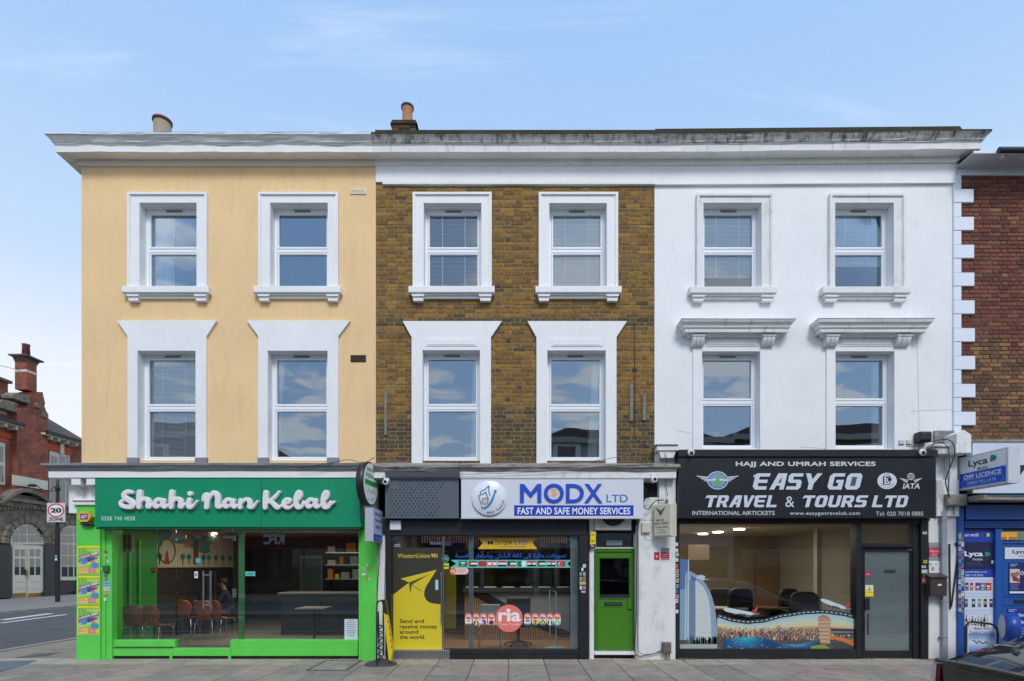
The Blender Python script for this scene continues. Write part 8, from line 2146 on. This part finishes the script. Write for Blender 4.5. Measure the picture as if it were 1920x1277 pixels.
# ================================================================== PUBLIC HOUSE across the side street (front on the plane x = -27)
PX_ = -27.0
def dq(px, x=PX_): return -x * F0 / (VX - px)
def qy(px, x=PX_): return dq(px, x) - D0
def qz(px, py, x=PX_): return EYE + (HY - py) * dq(px, x) / F0
PUB = thing('public_house', (-27, 22, 0), 'red brick public house with stone ground floor and cream arched windows across the side street', 'building')
M_rb = bpy.data.materials.new('pub_brick'); M_rb.use_nodes = True
t_ = M_rb.node_tree; p_ = t_.nodes['Principled BSDF']; p_.inputs['Roughness'].default_value = .85
g_ = t_.nodes.new('ShaderNodeNewGeometry'); sp = t_.nodes.new('ShaderNodeSeparateXYZ'); t_.links.new(g_.outputs['Position'], sp.inputs[0])
ad_ = t_.nodes.new('ShaderNodeMath'); ad_.operation = 'ADD'; t_.links.new(sp.outputs[0], ad_.inputs[0]); t_.links.new(sp.outputs[1], ad_.inputs[1])
cb_ = t_.nodes.new('ShaderNodeCombineXYZ'); t_.links.new(ad_.outputs[0], cb_.inputs[0]); t_.links.new(sp.outputs[2], cb_.inputs[1])
bt_ = t_.nodes.new('ShaderNodeTexBrick'); t_.links.new(cb_.outputs[0], bt_.inputs['Vector'])
bt_.inputs['Color1'].default_value = rgb(160, 88, 66); bt_.inputs['Color2'].default_value = rgb(112, 64, 54); bt_.inputs['Mortar'].default_value = rgb(120, 92, 76)
bt_.inputs['Scale'].default_value = 1; bt_.inputs['Brick Width'].default_value = .24; bt_.inputs['Row Height'].default_value = .08; bt_.inputs['Mortar Size'].default_value = .006; bt_.inputs['Bias'].default_value = -.25
n_ = t_.nodes.new('ShaderNodeTexNoise'); n_.inputs['Scale'].default_value = 1.6; n_.inputs['Detail'].default_value = 8; t_.links.new(g_.outputs['Position'], n_.inputs['Vector'])
mr_ = t_.nodes.new('ShaderNodeMapRange'); mr_.inputs['From Min'].default_value = .35; mr_.inputs['From Max'].default_value = .65; mr_.inputs['To Min'].default_value = .72; mr_.inputs['To Max'].default_value = 1.2; t_.links.new(n_.outputs['Fac'], mr_.inputs['Value'])
ml_ = t_.nodes.new('ShaderNodeVectorMath'); ml_.operation = 'SCALE'; t_.links.new(bt_.outputs['Color'], ml_.inputs[0]); t_.links.new(mr_.outputs[0], ml_.inputs['Scale']); t_.links.new(ml_.outputs[0], p_.inputs['Base Color'])
M_rub2 = mat('rubbed_brick', rgb(186, 84, 54), .8, nv=.1, ns=4)
M_ston = mat('pub_stone', rgb(128, 120, 104), .9, nv=.2, ns=2.5, bump=.8, bs=12, dirt=.7, dcol=(.035, .032, .026, 1), dlo=.45, dhi=.68, dscale=(.8, .8, .8))
M_crm = mat('pub_cream', rgb(206, 202, 184), .5, nv=.03)
M_gran = mat('pub_granite', rgb(40, 41, 46), .35, nv=.15, ns=6)
M_tile = mat('pub_tiles', rgb(104, 88, 80), .9, nv=.25, ns=5, bump=1, bs=14, dirt=.4)
M_pgl = glass('pub_glass', .16, (.12, .12, .12, 1))
def QB(name, p0, p1, t, b, x0=.0, x1=.3, m=None, par=None, bev=False):
    """box on the street front: px range p0..p1, rows t..b at the middle, standing x1 proud (x0 = back)"""
    pm_ = (p0 + p1) / 2; f = MB(); X1 = PX_ + x1
    f.box(PX_ + x0, X1, qy(p0, X1), qy(p1, X1), qz(pm_, b, X1), qz(pm_, t, X1))
    return f.build(name, m or M_ston, par or PUB)
f = MB(); f.box(-36, -27, 14, 26.2, -.1, 9.35); f.build('wall', M_rb, PUB)
QB('gable_bay', 31, 90, 905, 938, -.2, .3, M_rb)
f = MB(); y0, y1 = qy(31.5, -26.7), qy(90, -26.7); zt = 10.55
f.prism([(y0, 5.6), (y1, 5.6), (y1, qz(90, 782)), (y1 - .25, qz(85, 765)), (qy(75), qz(75, 757)), (qy(70), qz(70, 735)), (qy(48), qz(48, 735)), (qy(40), qz(40, 765)), (y0, qz(34, 768))], -27.4, -26.7, axis='x'); f.build('gable_wall', M_rb, PUB)
cm_ = thing('chimney_stack', (-27, 21, 11), 'tall red brick chimney with flared cap and one pot on the public house gable', 'chimney')
cy0, cy1 = qy(50, -26.7), qy(69, -26.7)
f = MB(); f.box(-27.35, -26.7, cy0, cy1, qz(60, 737), qz(60, 683, -26.7)); f.build('shaft', M_rb, cm_)
f = MB(); zc = qz(60, 683, -26.7); f.prism([(cy0, zc), (cy1, zc), (cy1 + .2, zc + .28), (cy0 - .2, zc + .28)], -27.35, -26.7, axis='x'); f.box(-27.5, -26.5, cy0 - .26, cy1 + .26, zc + .281, zc + .36); f.build('cap', M_tile, cm_)
f = MB(); f.lathe([(.2, zc + .36), (.17, zc + 1.02), (.19, zc + 1.04), (.19, zc + 1.1)], (-27.02, (cy0 + cy1) / 2, 0), 16); f.build('pot', mat('pot_red', rgb(112, 68, 60), .85), cm_)
f = MB(); zz = qz(60, 701, -26.7); f.box(-27.36, -26.69, cy0 - .01, cy1 + .01, zz, zz + .13); f.build('strap', mat('strap', rgb(200, 196, 192), .7), cm_)
c2_ = thing('chimney_stack', (-29.5, 20, 10), 'second lower brick chimney behind the tiled roof at the picture edge', 'chimney')
f = MB(); xq = -29.5; f.box(xq - .5, xq, qy(-10, xq), qy(15, xq), 9.5, qz(8, 716, xq)); f.build('shaft', M_rb, c2_)
f = MB(); f.box(xq - .65, xq + .15, qy(-12, xq), qy(19, xq), qz(8, 716, xq), qz(8, 711, xq)); f.build('cap', M_tile, c2_)
# roofs
f = MB()
f.add([(-26.75, 14, 9.42), (-26.75, qy(44), 9.42), (-31, qy(44), 12.9), (-31, 14, 12.9)], [(0, 1, 2, 3)])
f.add([(-26.75, qy(84), 9.42), (-26.75, 25.4, 9.42), (-31, 21.2, 12.9), (-31, qy(84) - .6, 12.9)], [(0, 1, 2, 3)])
f.add([(-26.75, 25.4, 9.42), (-35.5, 25.4, 9.42), (-31, 21.2, 12.9)], [(0, 1, 2)])
f.build('roof', M_tile, PUB)
for a, b in ((-20, 44), (85, 165)):
    f = MB(); xg = -26.45; f.box(xg - .5, xg, qy(a, xg), qy(b, xg), 9.20, 9.30); f.build('soffit', M_crm, PUB)
    f = MB(); f.box(xg, xg + .12, qy(a, xg), qy(b, xg), 9.26, 9.44); f.build('gutter', mat('gutter_pub', rgb(26, 27, 30), .5), PUB)
for px in (5, 25, 91, 105, 122, 138):
    f = MB(); y_ = qy(px, -26.7); f.box(-26.995, -26.5, y_ - .06, y_ + .06, 9.02, 9.199); f.build('eaves_bracket', M_crm, PUB)
# carved gable shoulders
for (a, t, b, r_q) in ((15, 752, 768, .5), (40, 735, 752, .42), (73, 750, 765, .3), (85, 766, 783, .34)):
    f = MB(); y_ = qy(a, -26.6); z_ = qz(a, b, -26.6); w5 = .55 if a < 60 else .22
    f.prism([(y_ - w5, z_), (y_ + w5, z_), (y_ + w5, z_ + r_q * .6), (y_ + w5 * .6, z_ + r_q), (y_ - w5 * .5, z_ + r_q * .9), (y_ - w5, z_ + r_q * .3)], -27.2, -26.6, axis='x'); f.build('carved_shoulder', M_ston, PUB)
# upper windows
QB('window_frame', -8, 9.5, 829, 908, .0, .06, M_crm); QB('window_glass', -6, 6.5, 836, 866, .061, .065, M_pgl); QB('window_glass', -6, 6.5, 872, 904, .061, .065, M_pgl)
QB('brick_arch', -8, 13, 820, 828, .0, .08, M_rub2)
QB('window_frame', 93, 131, 850, 952, .0, .06, M_crm)
for a, b in ((95.5, 108), (111, 122.5), (124.5, 129.5)):
    QB('window_glass', a, b, 855, 892, .061, .066, M_pgl); QB('window_glass', a, b, 897, 946, .061, .066, M_pgl)
QB('brick_arch', 90, 134, 836, 849, .0, .09, M_rub2); QB('keystone', 114, 120.5, 833, 851, .09, .16, M_crm)
QB('brick_band', 0, 31, 812, 822, .0, .05, M_rub2)
# entrance storey in stone
QB('stone_storey', -10, 165, 957, 1022, .0, .20, M_ston)
QB('string_course', -10, 165, 940, 946, .0, .55, M_ston); QB('frieze', -10, 165, 947, 956, .0, .38, M_ston)
for i in range(24): QB('dentil', -6 + i * 7, -3 + i * 7, 951, 955, .381, .45, M_ston)
f = MB(); pts = []
n = 22
for k in range(n + 1):
    t = k / n; px = 2 + 98 * t; pts.append((px, 942 - 26 * math.sin(math.pi * t)))
xq = -26.35
up = [(qy(p, xq), qz(p, q, xq)) for p, q in pts]; lo_ = [(qy(p, xq), qz(p, min(943, q + 7), xq)) for p, q in pts]
for k in range(n):
    f.prism([up[k], up[k + 1], lo_[k + 1], lo_[k]], -27, xq, axis='x')
f.build('arched_pediment', M_ston, PUB)
f = MB(); tp = [(qy(p, -26.7), qz(p, min(942, q + 7.2), -26.7)) for p, q in pts]
f.prism([(tp[0][0], tp[0][1] - .02)] + tp[1:-1] + [(tp[-1][0], tp[-1][1] - .02)], -26.99, -26.7, axis='x'); f.build('pediment_panel', M_ston, PUB)
QB('pale_apron', 24, 90, 896, 914, .3, .34, M_crm)
for a, b in ((-8, 22), (84, 112), (148, 165)):
    QB('granite_pier', a, b, 1021, 1119, .0, .32, M_gran); QB('pier_base', a - .5, b + 1, 1108, 1121, .0, .45, M_gran)
QB('granite_base', 112, 148, 1087, 1118, .0, .2, M_gran)
def archwin(a, b, spring, topy, bot, mull, name='arched_window'):
    xq = -26.75; pts = [(a, spring), (a, bot), (b, bot), (b, spring)]
    arc_ = [(a + (b - a) * (.5 + .5 * math.cos(R(180 - 15 * k) if False else R(15 * k))), spring - (spring - topy) * math.sin(R(15 * k))) for k in range(13)]
    poly_ = [(a, bot), (b, bot)] + [(p, q) for p, q in arc_]
    f = MB(); f.prism([(qy(p, xq), qz(p, q, xq)) for p, q in poly_], -26.999, xq, axis='x'); o = f.build(name, M_crm, PUB)
    return o
archwin(20, 84, 1018, 982, 1021, 3); archwin(111, 160, 1010, 984, 1088, 4)
f = MB(); xq = -26.7
for a, b in ((25, 36), (38, 50), (53, 65), (67, 78)):
    m_ = (a + b) / 2; hgt = 30 * math.sqrt(max(.05, 1 - ((m_ - 52) / 34) ** 2))
    for (t, bt) in ((1016 - hgt, 1001), (1003, 1016)):
        QB('fanlight_pane', a, b, t if t < bt - 3 else bt - 4, bt, .262, .266, M_pgl)
for a, b in ((116, 127), (129, 137), (140, 150)):
    for t, bt in ((990, 1002), (1004, 1018), (1021, 1040), (1042, 1060), (1062, 1081)): QB('window_pane', a, b, t, bt, .262, .266, M_pgl)
# voussoirs of the two arches
for (cx5, r5x, r5y, sp5, n5) in ((52, 36, 40, 1019, 11), (136, 28, 30, 1011, 9)):
    for k in range(n5):
        a0, a1 = R(180 * k / n5 + 1), R(180 * (k + 1) / n5 - 1); xq = -26.62; f = MB()
        P5 = [(cx5 - r5x * s_ * math.cos(a), sp5 - r5y * s_ * math.sin(a)) for s_, a in ((.95, a0), (1.22, a0), (1.22, a1), (.95, a1))]
        f.prism([(qy(p, xq), qz(p, q, xq)) for p, q in P5], -26.9, xq, axis='x'); f.build('arch_stone', M_ston, PUB)
dd = thing('double_door', (-26.8, 21, 0), 'cream panelled double doors with glazed uppers and brass kick plates under the stone arch', 'door')
QB('door_frame', 20, 85, 1022, 1120, .0, .24, M_crm, dd)
for a, b in ((24, 50), (52, 79)):
    QB('door_leaf', a, b, 1027, 1119, .241, .30, M_crm, dd)
    w5 = (b - a)
    for (u, v_) in ((.14, .46), (.56, .88)):
        QB('pane', a + u * w5, a + v_ * w5, 1030, 1043, .301, .305, M_pgl, dd); QB('pane', a + u * w5, a + v_ * w5, 1047, 1078, .301, .305, M_pgl, dd)
    for t in (1083, 1095): QB('door_panel', a + .12 * w5, b - .12 * w5, t, t + 8, .301, .315, M_crm, dd)
    QB('kick_plate', a + 1, b - 1, 1112, 1119, .301, .31, mat('brass', rgb(150, 118, 60), .35, metal=.8), dd)
QB('door_handle', 49, 52.5, 1068, 1080, .305, .36, mat('brass', rgb(150, 118, 60), .35, metal=.8), dd)
# wrought scroll bracket with a lantern
br_ = thing('wall_lantern_bracket', (-26.5, 22, 6), 'dark scrolled iron bracket with a round lamp on the public house front', 'wall lamp')
M_ir = mat('iron', rgb(24, 25, 27), .5)
def gq(px, py, x=-26.4): return (x, qy(px, x), qz(px, py, x))
for pts in ([(62, 921), (80, 921.5), (100, 921), (112, 918)], [(66, 908), (72, 913), (78, 917), (90, 920)], [(95, 921), (100, 914), (108, 912), (112, 918)]):
    MB().tube([gq(a, b) for a, b in crom(pts, 4)], .022, 6).build('scroll', M_ir, br_)
c3 = gq(61, 912); MB().lathe([(.20, 0), (.22, .05), (.12, .12)], (c3[0], c3[1], c3[2]), 14).build('lamp_head', M_ir, br_)
wr = MB(); wr.tube([(-27.02, cy0, zz + .07), (-29, cy0 - 3, zz + .1)], .012, 4); wr.build('cable', M_cable, None, 'thin wire strung from the chimney strap to beyond the picture edge', 'cable')
# ---------------------------------------------------------------- sign post
sp_ = thing('street_sign_post', (-21.96, 16.57, 0), 'black post with collar carrying the square twenty zone sign on the far pavement', 'sign post')
f = MB(); f.tube([(-21.96, 16.57, -.01), (-21.96, 16.57, 3.6)], .105, 14); f.build('lower_pole', M_ir, sp_)
f = MB(); f.tube([(-21.96, 16.57, 3.6), (-21.96, 16.57, 5.5)], .075, 12); f.build('upper_pole', M_ir, sp_)
f = MB(); f.lathe([(.10, 5.38), (.11, 5.5), (.07, 5.62), (.02, 6.2)], (-21.96, 16.57, 0), 12); f.build('finial', M_ir, sp_)
for zq, cc in ((2.15, rgb(120, 160, 190)), (2.0, rgb(210, 214, 216))):
    f = MB(); f.box(-22.0, -21.9, 16.455, 16.463, zq, zq + .11, cc); f.build('sticker', M_print, sp_)
zs = thing('speed_sign', (-22, 16.4, 3.9), 'square white sign with red ring reading 20 ZONE on the black post', 'road sign')
def tx(px, y=5.9): return (px - VX) * (D0 + y) / F0
yS = 16.40; k_ = (D0 + yS) / F0
SX = lambda px: (px - VX) * k_; SZ = lambda py: EYE + (HY - py) * k_
f = MB(); f.cbox(SX(87.8), SX(121.8), yS, yS + .03, SZ(979), SZ(943), .004, rgb(206, 196, 198)); f.build('plate', M_print, zs)
f = MB(); a, b = (SX(105)), SZ(957); f.ring(a, b, .335, .405, yS - .003, 34, rgb(190, 40, 62), rzf=.82); f.disc(a, b, .335, yS - .002, 30, rgb(222, 220, 220), rz=.275)
text(f, '20', SX(94.8), SX(115.5), SZ(961.5), SZ(952.5), yS - .005, rgb(20, 24, 28), bold=.05); text(f, 'ZONE', SX(91), SX(118.5), SZ(976.5), SZ(970.3), yS - .003, rgb(30, 34, 50), bold=.04); f.build('sign_print', M_print, zs, kind='stuff')

# ================================================================== BLACK CAR
car = thing('parked_car', (0, 0, 0), 'black hatchback parked at the kerb, its sloping rear glass and corner lamp showing', 'car')
M_cp = mat('car_black', rgb(7, 8, 11), .12, coat=1.0, spec=.6); M_cg = mat('car_glass', (.012, .014, .018, 1), .03, spec=1.0); M_ct = mat('car_trim', rgb(22, 22, 24), .45)
st_ = [(0, .50, .95, .99, .80, .70), (.04, .30, .975, 1.01, .84, .72), (.22, .26, 1.0, 1.085, .875, .71), (.6, .24, 1.03, 1.235, .885, .69), (1.1, .22, 1.0, 1.39, .89, .66), (1.6, .20, .97, 1.475, .89, .62), (2.2, .20, .95, 1.50, .89, .59), (2.8, .20, .925, 1.40, .89, .60), (3.3, .20, .915, 1.20, .885, .63), (3.7, .20, .90, .97, .88, .68), (4.2, .24, .80, .84, .85, .6), (4.45, .35, .66, .70, .76, .5)]
def prof_(s):
    x, zb, zbe, zt, wb, wt = s
    h = [(wb * .93, zb), (wb, zb + .22), (wb * 1.0, (zb + zbe) / 2 + .05), (wb * .985, zbe - .04), (wb * .955, zbe), (wt + (wb - wt) * .25, zbe + (zt - zbe) * .72), (wt * .93, zt - .02), (wt * .5, zt), (0, zt + .006)]
    return [(x, -a, z) for a, z in h] + [(x, a, z) for a, z in h[-2::-1]]
f = MB(); V = [p for s in st_ for p in prof_(s)]; m = 17
ff = []; mm_ = []
for i in range(len(st_) - 1):
    for j in range(m - 1):
        q = (i * m + j, (i + 1) * m + j, (i + 1) * m + j + 1, i * m + j + 1)
        ff.append(q)
        gl = False
        jj = min(j, m - 2 - j)
        if jj == 4 and 2 <= i <= 7: gl = True
        if jj in (5, 6, 7) and (1 <= i <= 3): gl = jj != 5 or i > 0
        if jj in (5, 6, 7) and i in (7, 8): gl = True
        mm_.append(1 if gl else 0)
b0 = len(f.v); f.v += V
for q, k in zip(ff, mm_): f.f.append(q); f.c.append((1, 1, 1, 1)); f.m.append(k); f.sm.append(True)
f.f.append(tuple(range(m))); f.c.append((1, 1, 1, 1)); f.m.append(0); f.sm.append(False)
f.f.append(tuple(range((len(st_) - 1) * m, len(st_) * m))[::-1]); f.c.append((1, 1, 1, 1)); f.m.append(0); f.sm.append(False)
f.build('body', [M_cp, M_cg], car)
f = MB(); f.tube([(-.03, -.80, .985), (-.05, -.4, 1.0), (-.055, 0, 1.005), (-.05, .4, 1.0), (-.03, .80, .985)], .022, 8); f.build('spoiler', M_cp, car)
f = MB(); f.box(-.012, -.001, -.62, .62, .74, .955); f.build('lower_rear_glass', M_cg, car)
for s_ in (-1, 1):
    f = MB(); f.prism([(-.035, .60), (.16, .60), (.10, .80), (.03, .955), (-.008, .955), (-.018, .8)], s_ * .78, s_ * .868, rgb(96, 22, 30)); f.build('tail_lamp', mat('lamp_red', rgb(160, 20, 28), .12, vc=True, coat=1), car)
    f = MB(); f.prism([(-.05, .62), (-.034, .62), (-.016, .95), (-.024, .95)], s_ * .82, s_ * .869, rgb(216, 190, 190)); f.build('lamp_lens', mat('lamp_clear', rgb(220, 200, 200), .1, coat=1), car)
f = MB(); f.cbox(-.10, .25, -.86, .86, .28, .56, .02); f.build('bumper', M_cp, car, bevel=.03)
f = MB(); f.box(-.108, -.101, -.26, .26, .42, .53, rgb(220, 190, 40)); f.build('number_plate', M_print, car)
f = MB(); f.tube([(.30, .1, 1.085), (.30, .1, 1.12)], .03, 8); f.build('washer_jet', M_ct, car)
f = MB(); f.cbox(.30, .34, .36, .40, 1.10, 1.15, .005); f.build('aerial', mat('aerial_grey', rgb(84, 88, 98), .5), car)
for sx in (.75, 3.55):
    for sy in (-.80, .80):
        wcy = MB(); wcy.lathe([(.2, -.1), (.31, -.1), (.325, -.07), (.325, .07), (.31, .1), (.2, .1)], (sx, sy, .325), 28, 'y'); w_o = wcy.build('wheel', mat('tyre', rgb(26, 26, 27), .85), car)
        MB().lathe([(.0, -.07), (.2, -.08), (.21, -.095), (.21, .095), (.2, .08), (.0, .07)], (sx, sy, .325), 24, 'y').build('rim', M_steel, w_o)
car.location = (3.95, -6.13, -.115); car.rotation_euler = (0, 0, 0)

# ================================================================== terrace on the camera's side, seen only in the shop and house windows
OP = thing('terraced_house', (0, -16, 0), 'terrace of shops and flats opposite, seen only reflected in the windows', 'building')
M_ob = mat('opp_brick', rgb(120, 98, 82), .9, nv=.15, ns=2); M_op = mat('opp_pale', rgb(176, 172, 164), .8, nv=.1, ns=2)
for i, (a, b, h, mm) in enumerate(((-24, -13, 8.2, M_ob), (-12.98, -4.5, 5.9, M_op), (-4.48, 1, 5.6, M_ob), (1.02, 10.5, 7.9, M_op), (10.52, 24, 8.1, M_ob))):
    f = MB(); f.box(a, b, -24, -16, 0, h); f.build('wall', mm, OP)
    f = MB(); f.box(a - .01, b + .01, -16, -15.7, h - .35, h - .05); f.build('roof_cornice', M_op, OP)
    f = MB(); f.prism([(a, h), (b, h), (b - 1.5, h + .7), (a + 1.5, h + .7)], -23, -17); f.build('roof', M_tile, OP)
    n = int((b - a) / 2.6)
    for k in range(n):
        cx = a + (k + .5) * (b - a) / n
        for z_ in ((4.0, 6.2) if h > 7.5 else (3.75,)):
            f = MB(); f.box(cx - .65, cx + .65, -16, -15.93, z_ - .1, z_ + 1.35); f.build('window_surround', M_white, OP)
            f = MB(); f.box(cx - .45, cx + .45, -15.93, -15.92, z_, z_ + 1.2); f.build('window', M_cg, OP)
    f = MB(); f.box(a + .3, b - .3, -16, -15.85, 2.6, 3.4, rgb(*[(120, 40, 40), (90, 34, 34), (40, 60, 110), (180, 180, 180), (60, 60, 60)][i])); f.build('shop_fascia', M_printm, OP)
    f = MB(); f.box(a + .3, b - .3, -16, -15.95, .4, 2.55); f.build('shop_glass', M_cg, OP)
f = MB(); text(f, 'KFC', 10.75, 11.75, 2.75, 3.25, 15.83, rgb(230, 230, 232), bold=.04); f.xf(Matrix.Rotation(math.pi, 4, 'Z')).build('shop_lettering', M_print, OP, kind='stuff')

# trodden gum spots on the slabs near the kerb-side path
f = MB(); rg2 = random.Random(77)
for k in range(260):
    gx_, gy_ = rg2.uniform(-8, 8), rg2.uniform(-2.6, -.05); rr_ = rg2.uniform(.008, .022)
    f.add([(gx_ + rr_ * math.cos(a * .9), gy_ + rr_ * .9 * math.sin(a * .9), .0045) for a in range(7)], [tuple(range(7))], rg2.choice([rgb(96, 90, 84), rgb(110, 104, 96), rgb(176, 170, 160), rgb(84, 78, 72)]))
f.build('gum_spots', M_printm, pave, kind='stuff')
